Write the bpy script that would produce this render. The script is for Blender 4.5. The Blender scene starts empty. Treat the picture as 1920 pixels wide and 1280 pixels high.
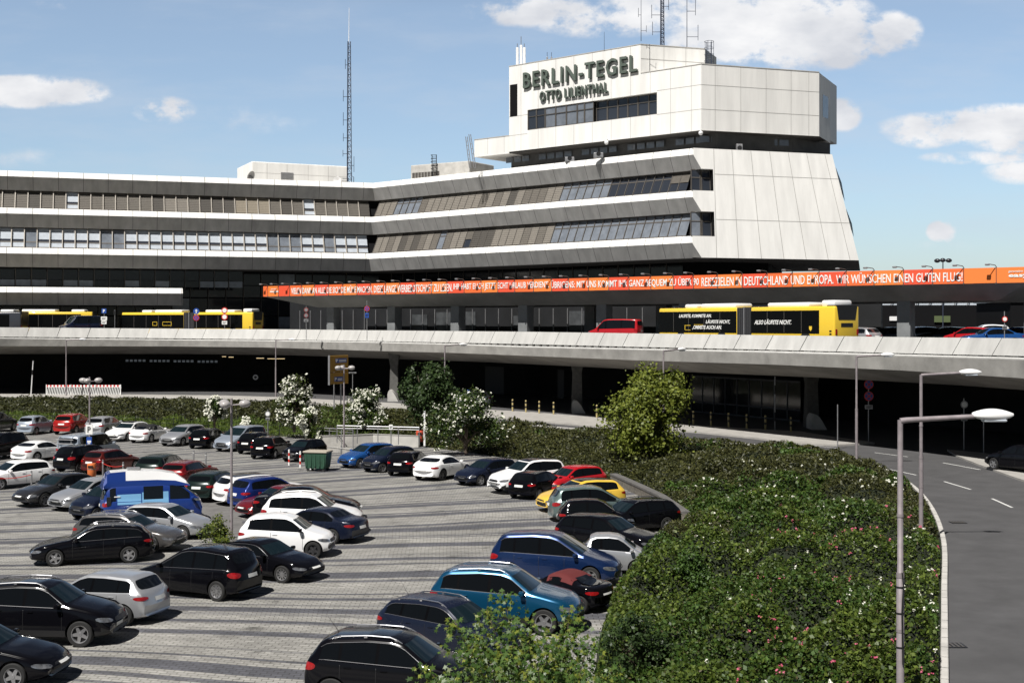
import bpy, bmesh, math, random
import numpy as np
from mathutils import Vector, Matrix
from mathutils.bvhtree import BVHTree
R = math.radians
random.seed(7)
rng = np.random.default_rng(7)
SC = bpy.context.scene
COL = SC.collection

# ------------------------------------------------------------------ camera
F, HZ, CZ = 2400.0, 606.0, 9.0            # focal length in photo pixels, horizon row, eye height over the car park
cam = bpy.data.cameras.new('camera')
cam.sensor_width = 36.0
cam.lens = 36.0 * F / 1920.0
cam.shift_y = -(640.0 - HZ) / 1920.0
cam.clip_start = 0.2
cam.clip_end = 6000
camo = bpy.data.objects.new('camera', cam)
camo.location = (0, 0, CZ)
camo.rotation_euler = (R(90), 0, 0)
COL.objects.link(camo)
SC.camera = camo

# ------------------------------------------------------------------ sun and sky
SUN_DIR = Vector((-0.50, -0.85, 1.40)).normalized()      # towards the sun
SUN_EL = math.asin(SUN_DIR.z)
SUN_AZ = math.atan2(SUN_DIR.x, SUN_DIR.y)                # clockwise from +Y
sun = bpy.data.lights.new('sun', 'SUN')
sun.energy = 5.0
sun.angle = R(0.5)
sun.color = (1.0, 0.965, 0.915)
suno = bpy.data.objects.new('sun', sun)
suno.rotation_euler = SUN_DIR.to_track_quat('Z', 'Y').to_euler()
suno.location = (-40, -60, 120)
COL.objects.link(suno)

world = bpy.data.worlds.new('World')
SC.world = world
world.use_nodes = True

def px_dir(x, y):
    return ((x - 960) / F, (HZ - y) / F)

def build_sky():
    nt = world.node_tree
    nt.nodes.clear()
    N, L = nt.nodes, nt.links
    out = N.new('ShaderNodeOutputWorld')
    bg = N.new('ShaderNodeBackground')
    bg.inputs['Strength'].default_value = 0.083
    L.new(bg.outputs[0], out.inputs[0])
    sky = N.new('ShaderNodeTexSky')
    sky.sky_type = 'NISHITA'
    sky.sun_disc = False
    sky.sun_elevation = SUN_EL
    sky.sun_rotation = SUN_AZ
    sky.air_density = 1.0
    sky.dust_density = 0.6
    sky.ozone_density = 1.6
    def math_(op, a, b=None, c=None, clamp=False):
        n = N.new('ShaderNodeMath'); n.operation = op; n.use_clamp = clamp
        for i, v in enumerate((a, b, c)):
            if v is None: continue
            if isinstance(v, (int, float)): n.inputs[i].default_value = v
            else: L.new(v, n.inputs[i])
        return n.outputs[0]
    tc = N.new('ShaderNodeTexCoord')
    sep = N.new('ShaderNodeSeparateXYZ')
    L.new(tc.outputs['Generated'], sep.inputs[0])
    ysafe = math_('MAXIMUM', sep.outputs[1], 0.05)
    a = math_('DIVIDE', sep.outputs[0], ysafe)
    b = math_('DIVIDE', sep.outputs[2], ysafe)
    cmb = N.new('ShaderNodeCombineXYZ')
    L.new(a, cmb.inputs[0]); L.new(b, cmb.inputs[1])
    # warp for ragged edges
    def noise(scale, detail, rough, vec, sx=1, sy=1):
        mp = N.new('ShaderNodeMapping'); mp.inputs['Scale'].default_value = (sx, sy, 1)
        L.new(vec, mp.inputs[0])
        n = N.new('ShaderNodeTexNoise'); n.inputs['Scale'].default_value = scale
        n.inputs['Detail'].default_value = detail; n.inputs['Roughness'].default_value = rough
        L.new(mp.outputs[0], n.inputs['Vector'])
        return n
    n1 = noise(22, 8, 0.62, cmb.outputs[0], 1, 1.5)
    nb = noise(70, 5, 0.6, cmb.outputs[0], 1, 1.3)
    clouds = [  # centre px, half size px, strength
        (60, 172, 115, 26, .95), (118, 168, 70, 20, .9), (20, 162, 60, 18, .8), (308, 207, 50, 22, .8), (150, 178, 60, 14, .8),
        (1010, 22, 120, 26, .7), (1130, 40, 110, 28, .9), (1215, 10, 90, 30, .8), (1400, 20, 150, 55, 1.0), (1470, 70, 150, 55, 1.05), (1380, 80, 110, 40, .9),
        (1560, 50, 80, 50, 1.0), (1675, 62, 46, 34, 1.0), (1580, 112, 40, 16, .7), (1630, 95, 40, 20, .7), (1580, 215, 32, 26, .95), (1545, 205, 30, 18, .8),
        (1800, 240, 125, 28, .95), (1880, 235, 90, 34, 1.05), (1930, 262, 90, 26, 1.0), (1730, 250, 55, 24, .8), (1850, 296, 110, 12, .6), (1915, 322, 60, 20, .75), (1766, 434, 24, 18, .95),
        (480, 222, 110, 30, .22), (60, 298, 130, 20, .2), (100, 5, 40, 14, .3), (1770, 462, 70, 12, .2),
    ]
    field = None
    for (cx, cy, rx, ry, s) in clouds:
        ca, cb = px_dir(cx, cy)
        da = math_('MULTIPLY', math_('SUBTRACT', a, ca), F / rx)
        db = math_('MULTIPLY', math_('SUBTRACT', b, cb), F / ry)
        d2 = math_('ADD', math_('MULTIPLY', da, da), math_('MULTIPLY', db, db))
        f = math_('MULTIPLY_ADD', d2, -0.5 * s, s)
        f = math_('MAXIMUM', f, 0.0)
        field = f if field is None else math_('MAXIMUM', field, f)
    nf = math_('MULTIPLY_ADD', n1.outputs['Fac'], 3.3, -1.65)
    nf2 = math_('MULTIPLY_ADD', nb.outputs['Fac'], 0.9, -0.45)
    tot = math_('ADD', field, math_('MULTIPLY', math_('ADD', nf, nf2), math_('MINIMUM', math_('MULTIPLY', field, 1.6), 1.0)))
    mr = N.new('ShaderNodeMapRange'); mr.interpolation_type = 'SMOOTHSTEP'
    mr.inputs['From Min'].default_value = 0.10; mr.inputs['From Max'].default_value = 0.74
    L.new(tot, mr.inputs['Value'])
    mask = mr.outputs[0]
    # thin high cirrus, stretched sideways
    n2 = noise(5.0, 7, 0.6, cmb.outputs[0], 1, 4.2)
    mr2 = N.new('ShaderNodeMapRange'); mr2.interpolation_type = 'SMOOTHSTEP'
    mr2.inputs['From Min'].default_value = 0.42; mr2.inputs['From Max'].default_value = 0.80
    mr2.inputs['To Max'].default_value = 0.38
    L.new(n2.outputs['Fac'], mr2.inputs['Value'])
    front = math_('GREATER_THAN', sep.outputs[1], 0.2)
    mask = math_('MULTIPLY', mask, front)
    # sky tint
    tint = N.new('ShaderNodeMix'); tint.data_type = 'RGBA'; tint.blend_type = 'MULTIPLY'
    tint.inputs[0].default_value = 1.0
    L.new(sky.outputs[0], tint.inputs[6])
    # brighter haze towards the horizon, deeper blue overhead
    ramp = N.new('ShaderNodeValToRGB'); cr_ = ramp.color_ramp
    cr_.elements[0].position = 0.0; cr_.elements[0].color = (0.80, 0.90, 1.08, 1)
    cr_.elements[1].position = 1.0; cr_.elements[1].color = (0.10, 0.10, 0.13, 1)
    e_ = cr_.elements.new(0.10); e_.color = (1.10, 1.12, 1.18, 1)
    e_ = cr_.elements.new(0.24); e_.color = (1.42, 1.30, 1.22, 1)
    e_ = cr_.elements.new(0.36); e_.color = (0.20, 0.20, 0.24, 1)
    L.new(math_('MAXIMUM', sep.outputs[2], 0.0), ramp.inputs[0])
    # the sky behind and beside the viewer is duller than the bright part over the terminal
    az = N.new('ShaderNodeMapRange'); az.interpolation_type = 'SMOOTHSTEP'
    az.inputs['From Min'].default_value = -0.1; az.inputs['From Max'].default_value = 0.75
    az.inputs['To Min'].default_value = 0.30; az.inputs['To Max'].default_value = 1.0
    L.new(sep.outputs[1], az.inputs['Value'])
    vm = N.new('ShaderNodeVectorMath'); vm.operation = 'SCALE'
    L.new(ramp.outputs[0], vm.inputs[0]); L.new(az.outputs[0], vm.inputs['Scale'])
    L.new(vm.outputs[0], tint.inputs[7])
    # underside shading of the clouds from a coarse noise
    n3 = noise(9, 5, 0.55, cmb.outputs[0], 1, 2)
    cr = N.new('ShaderNodeMapRange')
    cr.inputs['From Min'].default_value = 0.35; cr.inputs['From Max'].default_value = 0.62
    cr.inputs['To Min'].default_value = 0.0; cr.inputs['To Max'].default_value = 1.0
    L.new(n3.outputs['Fac'], cr.inputs['Value'])
    ccol = N.new('ShaderNodeMix'); ccol.data_type = 'RGBA'
    L.new(cr.outputs[0], ccol.inputs[0])
    ccol.inputs[6].default_value = (5.9, 6.15, 6.7, 1); ccol.inputs[7].default_value = (9.0, 9.0, 9.1, 1)
    m1 = N.new('ShaderNodeMix'); m1.data_type = 'RGBA'
    L.new(math_('MULTIPLY', mr2.outputs[0], front), m1.inputs[0]); L.new(tint.outputs[2], m1.inputs[6]); m1.inputs[7].default_value = (5.6, 6.2, 7.1, 1)
    m2 = N.new('ShaderNodeMix'); m2.data_type = 'RGBA'
    L.new(mask, m2.inputs[0]); L.new(m1.outputs[2], m2.inputs[6]); L.new(ccol.outputs[2], m2.inputs[7])
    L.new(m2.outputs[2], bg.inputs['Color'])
build_sky()

SC.view_settings.view_transform = 'Standard'
SC.view_settings.look = 'None'
SC.view_settings.exposure = 0.37
SC.view_settings.gamma = 1.0
SC.render.engine = 'CYCLES'
SC.cycles.max_bounces = 6
SC.cycles.diffuse_bounces = 2
SC.cycles.glossy_bounces = 3

# ------------------------------------------------------------------ picture <-> place
def P(px, py, Y):                         # the point at depth Y seen at photo pixel px,py
    return Vector(((px - 960) / F * Y, Y, CZ - (py - HZ) / F * Y))
def G(px, py, z=0.0):                     # the point at height z seen there
    Y = F * (CZ - z) / (py - HZ)
    return Vector(((px - 960) / F * Y, Y, z))
def XZ(px, Y, z):
    return Vector(((px - 960) / F * Y, Y, z))

# ------------------------------------------------------------------ materials
MATS = {}
def mat(name, col, rough=0.6, metal=0.0, var=0.0, vscale=3.0, coat=0.0, bump=0.0, bscale=20.0, spec=0.5, streak=False, stain=None, emit=None):
    if name in MATS: return MATS[name]
    m = bpy.data.materials.new(name); m.use_nodes = True
    nt = m.node_tree; N, L = nt.nodes, nt.links
    b = N['Principled BSDF']
    b.inputs['Base Color'].default_value = (*col, 1)
    b.inputs['Roughness'].default_value = rough
    b.inputs['Metallic'].default_value = metal
    b.inputs['Specular IOR Level'].default_value = spec
    if coat:
        b.inputs['Coat Weight'].default_value = coat
        b.inputs['Coat Roughness'].default_value = 0.04
    if emit:
        b.inputs['Emission Color'].default_value = (*emit[:3], 1); b.inputs['Emission Strength'].default_value = emit[3]
    tc = N.new('ShaderNodeTexCoord')
    if var or stain:
        mp = N.new('ShaderNodeMapping'); L.new(tc.outputs['Object'], mp.inputs[0])
        if streak: mp.inputs['Scale'].default_value = (1, 1, 0.12)
        n = N.new('ShaderNodeTexNoise'); n.inputs['Scale'].default_value = vscale
        n.inputs['Detail'].default_value = 6; n.inputs['Roughness'].default_value = 0.6
        L.new(mp.outputs[0], n.inputs['Vector'])
        mr = N.new('ShaderNodeMapRange')
        mr.inputs['From Min'].default_value = 0.3; mr.inputs['From Max'].default_value = 0.7
        L.new(n.outputs['Fac'], mr.inputs['Value'])
        mx = N.new('ShaderNodeMix'); mx.data_type = 'RGBA'
        L.new(mr.outputs[0], mx.inputs[0])
        c2 = stain if stain else tuple(c * (1 - var) for c in col)
        c1 = tuple(min(1, c * (1 + var * 0.5)) for c in col) if not stain else col
        mx.inputs[6].default_value = (*c2, 1); mx.inputs[7].default_value = (*c1, 1)
        L.new(mx.outputs[2], b.inputs['Base Color'])
    if bump:
        n = N.new('ShaderNodeTexNoise'); n.inputs['Scale'].default_value = bscale; n.inputs['Detail'].default_value = 5
        L.new(tc.outputs['Object'], n.inputs['Vector'])
        bp = N.new('ShaderNodeBump'); bp.inputs['Strength'].default_value = bump; bp.inputs['Distance'].default_value = 0.05
        L.new(n.outputs['Fac'], bp.inputs['Height']); L.new(bp.outputs[0], b.inputs['Normal'])
    MATS[name] = m
    return m

def leafmat(name, c1, c2, trans=0.25, rough=0.5):
    m = bpy.data.materials.new(name); m.use_nodes = True
    nt = m.node_tree; N, L = nt.nodes, nt.links
    b = N['Principled BSDF']; b.inputs['Roughness'].default_value = rough
    b.inputs['Specular IOR Level'].default_value = 0.35
    g = N.new('ShaderNodeNewGeometry')
    mx = N.new('ShaderNodeMix'); mx.data_type = 'RGBA'
    L.new(g.outputs['Random Per Island'], mx.inputs[0])
    mx.inputs[6].default_value = (*c1, 1); mx.inputs[7].default_value = (*c2, 1)
    L.new(mx.outputs[2], b.inputs['Base Color'])
    t = N.new('ShaderNodeBsdfTranslucent'); L.new(mx.outputs[2], t.inputs['Color'])
    ms = N.new('ShaderNodeMixShader'); ms.inputs[0].default_value = trans
    L.new(b.outputs[0], ms.inputs[1]); L.new(t.outputs[0], ms.inputs[2])
    L.new(ms.outputs[0], N['Material Output'].inputs[0])
    MATS[name] = m
    return m

# ------------------------------------------------------------------ objects
def tag(o, label=None, cat=None, group=None, kind=None):
    if label: o['label'] = label
    if cat: o['category'] = cat
    if group: o['group'] = group
    if kind: o['kind'] = kind
    return o
def thing(name, label, cat, loc=(0, 0, 0), rotz=0.0, group=None):
    o = bpy.data.objects.new(name, None); COL.objects.link(o)
    o.location = loc; o.rotation_euler = (0, 0, rotz); o.empty_display_size = 0.3
    return tag(o, label, cat, group)
def link(name, me, parent=None, mats=None):
    o = bpy.data.objects.new(name, me); COL.objects.link(o)
    if parent is not None: o.parent = parent
    if mats:
        for m in (mats if isinstance(mats, (list, tuple)) else [mats]): me.materials.append(m)
    return o
def copy_tree(o, parent=None):
    c = o.copy(); COL.objects.link(c); c.parent = parent
    for ch in o.children: copy_tree(ch, c)
    return c

class MB:
    def __init__(s): s.v = []; s.f = []; s.m = []
    def add(s, verts, faces, mi=0, M=None):
        o = len(s.v)
        for p in verts:
            p = Vector(p)
            if M is not None: p = M @ p
            s.v.append(tuple(p))
        for f in faces: s.f.append(tuple(i + o for i in f)); s.m.append(mi)
        return s
    def box(s, x0, y0, z0, x1, y1, z1, mi=0, M=None):
        v = [(x0, y0, z0), (x1, y0, z0), (x1, y1, z0), (x0, y1, z0), (x0, y0, z1), (x1, y0, z1), (x1, y1, z1), (x0, y1, z1)]
        return s.add(v, [(0, 3, 2, 1), (4, 5, 6, 7), (0, 1, 5, 4), (1, 2, 6, 5), (2, 3, 7, 6), (3, 0, 4, 7)], mi, M)
    def rbox(s, x0, y0, z0, x1, y1, z1, r=0.05, seg=2, mi=0, M=None):
        bm = bmesh.new()
        bmesh.ops.create_cube(bm, size=1)
        for v in bm.verts:
            v.co = Vector(((x0 + x1) / 2 + v.co.x * (x1 - x0), (y0 + y1) / 2 + v.co.y * (y1 - y0), (z0 + z1) / 2 + v.co.z * (z1 - z0)))
        bmesh.ops.bevel(bm, geom=list(bm.edges), offset=r, segments=seg, profile=0.5, affect='EDGES')
        bm.verts.index_update()
        s.add([v.co for v in bm.verts], [[v.index for v in f.verts] for f in bm.faces], mi, M)
        bm.free(); return s
    def tube(s, pts, r, n=8, mi=0, cap=True, M=None):
        pts = [Vector(p) for p in pts]
        rr = r if isinstance(r, (list, tuple)) else [r] * len(pts)
        vs = []; fs = []
        up = Vector((0, 0, 1))
        for i, p in enumerate(pts):
            a = pts[max(i - 1, 0)]; b = pts[min(i + 1, len(pts) - 1)]
            d = (b - a).normalized()
            ref = up if abs(d.z) < 0.9 else Vector((1, 0, 0))
            u = d.cross(ref).normalized(); w = d.cross(u).normalized()
            for k in range(n):
                t = 2 * math.pi * k / n
                vs.append(p + (u * math.cos(t) + w * math.sin(t)) * rr[i])
        for i in range(len(pts) - 1):
            for k in range(n):
                a = i * n + k; b = i * n + (k + 1) % n
                fs.append((a, b, b + n, a + n))
        if cap:
            fs.append(tuple(range(n))[::-1]); o = (len(pts) - 1) * n
            fs.append(tuple(range(o, o + n)))
        return s.add(vs, fs, mi, M)
    def lathe(s, prof, n=16, mi=0, M=None, axis='z'):
        vs = []; fs = []
        for (r, z) in prof:
            for k in range(n):
                t = 2 * math.pi * k / n
                if axis == 'z': vs.append((r * math.cos(t), r * math.sin(t), z))
                else: vs.append((r * math.cos(t), z, r * math.sin(t)))
        for i in range(len(prof) - 1):
            for k in range(n):
                a = i * n + k; b = i * n + (k + 1) % n
                fs.append((a, b, b + n, a + n) if axis == 'z' else (a, a + n, b + n, b))
        return s.add(vs, fs, mi, M)
    def sphere(s, c, r, n=12, mi=0, sc=(1, 1, 1)):
        prof = [(max(1e-4, math.sin(math.pi * i / n)) * r, -math.cos(math.pi * i / n) * r) for i in range(n + 1)]
        M = Matrix.Translation(c) @ Matrix.Diagonal((*sc, 1))
        return s.lathe(prof, n + 4, mi, M)
    def mesh(s, name):
        me = bpy.data.meshes.new(name)
        me.from_pydata(s.v, [], s.f)
        return me
    def build(s, name, mats, parent=None, smooth=None, fix=True):
        me = s.mesh(name)
        if not isinstance(mats, (list, tuple)): mats = [mats]
        for m in mats: me.materials.append(m)
        if len(mats) > 1: me.polygons.foreach_set('material_index', s.m)
        if fix:
            bm = bmesh.new(); bm.from_mesh(me)
            bmesh.ops.recalc_face_normals(bm, faces=bm.faces)
            bm.to_mesh(me); bm.free()
        if smooth is not None:
            me.polygons.foreach_set('use_smooth', [True] * len(me.polygons))
            me.set_sharp_from_angle(angle=R(smooth))
        me.update()
        o = bpy.data.objects.new(name, me); COL.objects.link(o)
        if parent is not None: o.parent = parent
        return o

def offset_path(path, d):
    """path of 2-D points, outward (to the right of travel) by d (number or list), mitred"""
    n = len(path); out = []
    for i in range(n):
        dd = d[i] if isinstance(d, (list, tuple)) else d
        p = Vector(path[i][:2])
        ns = []
        if i > 0: t = (p - Vector(path[i - 1][:2])).normalized(); ns.append(Vector((t.y, -t.x)))
        if i < n - 1: t = (Vector(path[i + 1][:2]) - p).normalized(); ns.append(Vector((t.y, -t.x)))
        if len(ns) == 1: out.append(p + ns[0] * dd)
        else:
            m = (ns[0] + ns[1]); k = m.length_squared / 2
            out.append(p + m * (dd / k))
    return out
def sweep(mb, path, prof, mi=0, closed=False):
    """prof: list of (outward offset, z); skinned along the path"""
    rows = [[(q.x, q.y, z) for q in offset_path(path, d)] for (d, z) in prof]
    n = len(path); vs = []; fs = []
    for r in rows: vs += r
    m = len(rows)
    for j in range(m if closed else m - 1):
        j2 = (j + 1) % m
        for i in range(n - 1):
            fs.append((j * n + i, j * n + i + 1, j2 * n + i + 1, j2 * n + i))
    if closed:
        fs.append(tuple(j * n for j in range(m))); fs.append(tuple(j * n + n - 1 for j in range(m))[::-1])
    mb.add(vs, fs, mi)
def along(path, step, start=0.0):
    """walk a polyline: yields (s, point, tangent)"""
    out = []; acc = 0.0; nxt = start
    for i in range(len(path) - 1):
        a = Vector(path[i]); b = Vector(path[i + 1]); l = (b - a).length
        while nxt <= acc + l + 1e-6:
            t = (nxt - acc) / l
            out.append((nxt, a.lerp(b, t), (b - a).normalized())); nxt += step
        acc += l
    return out
def smooth_path(pts, step=1.0):
    pts = [Vector(p) for p in pts]
    out = []
    for i in range(len(pts) - 1):
        p0 = pts[max(i - 1, 0)]; p1 = pts[i]; p2 = pts[i + 1]; p3 = pts[min(i + 2, len(pts) - 1)]
        k = max(2, int((p2 - p1).length / step))
        for j in range(k):
            t = j / k
            out.append(0.5 * ((2 * p1) + (p2 - p0) * t + (2 * p0 - 5 * p1 + 4 * p2 - p3) * t * t + (3 * p1 - p0 - 3 * p2 + p3) * t ** 3))
    out.append(pts[-1]); return out
def text_mesh(body, width, height, depth, bold=0.0, shear=0.0, space=1.0):
    """solid lettering as a mesh, scaled to width x height, standing in the XZ plane, facing -Y"""
    cu = bpy.data.curves.new('lettering', 'FONT'); cu.body = body; cu.extrude = 0.5; cu.offset = bold; cu.shear = shear; cu.space_character = space
    cu.resolution_u = 2
    o = bpy.data.objects.new('lettering', cu); COL.objects.link(o)
    dg = bpy.context.evaluated_depsgraph_get(); dg.update()
    me = bpy.data.meshes.new_from_object(o.evaluated_get(dg))
    bpy.data.objects.remove(o); bpy.data.curves.remove(cu)
    n = len(me.vertices); co = np.empty(n * 3, dtype=np.float32); me.vertices.foreach_get('co', co); co = co.reshape(-1, 3)
    mn, mx = co.min(0), co.max(0)
    x = (co[:, 0] - mn[0]) / (mx[0] - mn[0]) * width
    z = (co[:, 1] - mn[1]) / (mx[1] - mn[1]) * height
    y = -(co[:, 2] - mn[2]) / (mx[2] - mn[2]) * depth
    me.vertices.foreach_set('co', np.stack([x, y, z], 1).astype(np.float32).ravel()); me.update()
    return me
# ------------------------------------------------------------------ shared materials
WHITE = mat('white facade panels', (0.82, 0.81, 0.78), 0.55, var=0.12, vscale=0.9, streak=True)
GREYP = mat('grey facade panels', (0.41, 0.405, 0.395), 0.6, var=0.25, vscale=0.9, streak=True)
JOINTW = mat('faint panel joint', (0.36, 0.35, 0.33), 0.8)
JOINT = mat('panel joint', (0.10, 0.10, 0.10), 0.8)
DARK = mat('near black for shade and openings', (0.008, 0.008, 0.009), 0.8, spec=0.1)  # near-black colour standing in for the shade inside recesses and openings
FRAME = mat('bronze window frame', (0.11, 0.10, 0.09), 0.45, metal=0.3)
FIN = mat('tan window fin', (0.36, 0.33, 0.29), 0.5, metal=0.2)
GLASS = mat('dark window glass', (0.03, 0.035, 0.045), 0.06, spec=0.9)
GLASSL = mat('pale curtain glass', (0.46, 0.50, 0.55), 0.25, spec=0.7, var=0.12, vscale=2)
GLASSM = mat('grey reflecting glass', (0.17, 0.19, 0.22), 0.12, spec=0.9, var=0.25, vscale=1.2)
CONC = mat('weathered concrete', (0.34, 0.33, 0.31), 0.8, var=0.3, vscale=0.7, bump=0.15, bscale=9)
CONCL = mat('pale concrete', (0.50, 0.485, 0.455), 0.8, var=0.22, vscale=1.1, bump=0.1)
CONCW = mat('off white parapet concrete', (0.51, 0.505, 0.485), 0.7, var=0.16, vscale=1.3, streak=True)
ORANGE = mat('orange banner cloth', (0.80, 0.145, 0.035), 0.6, var=0.0)
LETTER = mat('white lettering', (0.82, 0.82, 0.80), 0.6)
SIGNGREEN = mat('grey green sign letters', (0.10, 0.125, 0.105), 0.5, var=0.15)
SIGNDARK = mat('painted letter shadow', (0.05, 0.062, 0.053), 0.5)
STEEL = mat('galvanised steel', (0.36, 0.36, 0.37), 0.4, metal=0.6, var=0.15)
LILAC = mat('weathered lilac grey pole', (0.30, 0.265, 0.275), 0.5, metal=0.25, var=0.25, vscale=4)
MASTBLUE = mat('dark mast steel', (0.045, 0.055, 0.085), 0.5, metal=0.3)
LAMPW = mat('white lamp housing', (0.80, 0.80, 0.80), 0.3)
GLOBE = mat('frosted lamp globe', (0.40, 0.38, 0.37), 0.25, var=0.2, vscale=6, coat=0.4)
ASPH = mat('asphalt', (0.074, 0.073, 0.075), 0.85, var=0.22, vscale=0.8, bump=0.2, bscale=60)
BLACKP = mat('black plastic', (0.012, 0.012, 0.013), 0.45)
RUBBER = mat('tyre rubber', (0.014, 0.014, 0.014), 0.8)
RED = mat('red paint', (0.55, 0.03, 0.02), 0.4)
REDL = mat('tail lamp red', (0.30, 0.008, 0.010), 0.12, coat=0.4, var=.4, vscale=12)
HEADL = mat('head lamp glass', (0.30, 0.31, 0.33), 0.10, metal=0.6, coat=.8, var=0.7, vscale=9)
RIM = mat('silver alloy rim', (0.42, 0.42, 0.43), 0.28, metal=0.75)
RIMD = mat('dark alloy rim', (0.07, 0.07, 0.075), 0.3, metal=0.6)
CHROME = mat('bright chrome trim', (0.72, 0.72, 0.74), 0.16, metal=0.9)
CARGLASS = mat('tinted car glass', (0.004, 0.005, 0.006), 0.03, spec=0.55)
PLATE = mat('number plate', (0.68, 0.68, 0.66), 0.5)
BARK = mat('bark', (0.10, 0.075, 0.055), 0.9, var=0.3, bump=0.4)
BLUE = mat('sign blue', (0.02, 0.075, 0.33), 0.4)
YEL = mat('sign yellow', (0.36, 0.20, 0.02), 0.5)
BUSY = mat('bus yellow', (0.83, 0.56, 0.045), 0.3, coat=0.5)
# ------------------------------------------------------------------ facade geometry (plan lines)
def dirv(deg): return Vector((math.cos(R(deg)), math.sin(R(deg))))
K = Vector((-19.07, 176.0)); E = Vector((19.97, 141.0))
dL = dirv(17.7); dF = dirv(18.0); dS = dirv(74.5)
L0 = K - dL * 84
dR = (E - K).normalized()
FR = E + dF * 17.5
SR = FR + dS * 30
def lean(z): return 0.15 * (28.3 - z)               # the storeys step outwards going down
ZN = [27.55, 22.8, 17.75]                            # nose heights
ZT = 28.3; ZB = 16.15
zrel = lambda v: CZ + v

def window_row(building, path, k, kinds, module, first, fin_mat):
    """one storey of windows between the sill of band k+1 and the head under band k"""
    zs = ZN[k + 1] + 0.80; zh = ZN[k] - 1.60
    ob = lean(ZN[k + 1]) - 0.85; ot = lean(ZN[k]) - 1.35
    # dark wall behind
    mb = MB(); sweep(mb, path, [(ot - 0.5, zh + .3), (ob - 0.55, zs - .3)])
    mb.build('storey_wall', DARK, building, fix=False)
    mb = MB(); sweep(mb, path, [(ot - .1, zh + .05), (ot + .12, zh + .05), (ot + .12, zh - .07), (ot - .1, zh - .07)])
    mb.build('blind_rail', FRAME, building, fix=False)
    segs = along(path, module, first)
    for i in range(len(segs) - 1):
        s, p, t = segs[i]; n = Vector((t.y, -t.x))
        p2 = segs[i + 1][1]
        if (p2 - p).length < module * 0.8 or (segs[i + 1][2] - t).length > 0.05: continue
        kind = kinds(i, s)
        if kind is None: continue
        def q(u, v, d=0.0):
            b = p + n * (ob + d); tt = p + n * (ot + d)
            pb = b + t * (u * module); pt = tt + t * (u * module)
            return (pb.x + (pt.x - pb.x) * v, pb.y + (pt.y - pb.y) * v, zs + (zh - zs) * v)
        mb = MB()
        fw = 0.055 if fin_mat is FIN else 0.04
        fd = 0.30 if fin_mat is FIN else 0.14
        w = fw / module
        if kind != 'blindwide':
            vs = [q(-w, 0, -.05), q(w, 0, -.05), q(w, 1, -.05), q(-w, 1, -.05), q(-w, 0, fd), q(w, 0, fd), q(w, 1, fd), q(-w, 1, fd)]
            mb.add(vs, [(4, 5, 6, 7), (0, 4, 7, 3), (1, 2, 6, 5), (0, 1, 5, 4), (3, 7, 6, 2)], 0)
        # bottom and top rail, transom
        def rail(v0, v1, d=.04):
            vs = [q(0, v0, -.05), q(1, v0, -.05), q(1, v1, -.05), q(0, v1, -.05), q(0, v0, d), q(1, v0, d), q(1, v1, d), q(0, v1, d)]
            mb.add(vs, [(4, 5, 6, 7), (0, 1, 5, 4), (3, 7, 6, 2)], 1)
        rail(0, .045); rail(.95, 1)
        if kind in ('pale', 'glass', 'mid'): rail(.26, .31) if fin_mat is FIN else rail(.66, .71)
        win = mb.build('window', [fin_mat, FRAME], building, fix=False)
        pm = MB()
        if kind.startswith('blind') or kind == 'half':
            v0 = 0.05 if kind != 'half' else 0.45
            # slatted blind: real slats
            ns = 9
            for j in range(ns):
                a = v0 + (.95 - v0) * j / ns; b = v0 + (.95 - v0) * (j + 1) / ns
                pm.add([q(.03, a, .10), q(.97, a, .10), q(.97, b, .06), q(.03, b, .06)], [(0, 1, 2, 3)])
            pm.build('blind', BLINDS[kind.split('_')[1] if '_' in kind else 'b'], win, fix=False)
            if kind == 'half':
                pm = MB(); pm.add([q(.03, .05, 0), q(.97, .05, 0), q(.97, v0, 0), q(.03, v0, 0)], [(0, 1, 2, 3)])
                pm.build('pane', GLASS, win, fix=False)
        else:
            m = {'pale': GLASSL, 'glass': GLASS, 'mid': GLASSM}[kind]
            pm.add([q(.03, .045, 0), q(.97, .045, 0), q(.97, .955, 0), q(.03, .955, 0)], [(0, 1, 2, 3)], 0)
            if kind == 'pale':
                pm.add([q(.03, .31, .012), q(.97, .31, .012), q(.97, .42, .012), q(.03, .42, .012)], [(0, 1, 2, 3)], 1)
            pm.build('pane', [m, GLASS], win, fix=False)

BLINDS = {'a': mat('dark brown blind', (0.06, 0.054, 0.046), 0.7), 'b': mat('brown blind', (0.115, 0.103, 0.087), 0.7, var=.1),
          'c': mat('light brown blind', (0.175, 0.158, 0.135), 0.7, var=.1), 'd': mat('sand blind', (0.22, 0.19, 0.145), 0.7)}

wing = thing('terminal_wing', 'long three-storey terminal wing with brown blinds and white bands, left of the sign tower', 'terminal building', (K.x, K.y, 7.2))
tower = thing('terminal_main_building', 'white terminal block with slanting window bands and upper storeys carrying the green airport name', 'terminal building', (E.x, E.y, 7.2))
def rebase(o):                                      # parts are written in world coordinates
    return o
wing.location = (0, 0, 0); tower.location = (0, 0, 0)
leftp = [L0, K]; rightp = [K, E]
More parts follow.
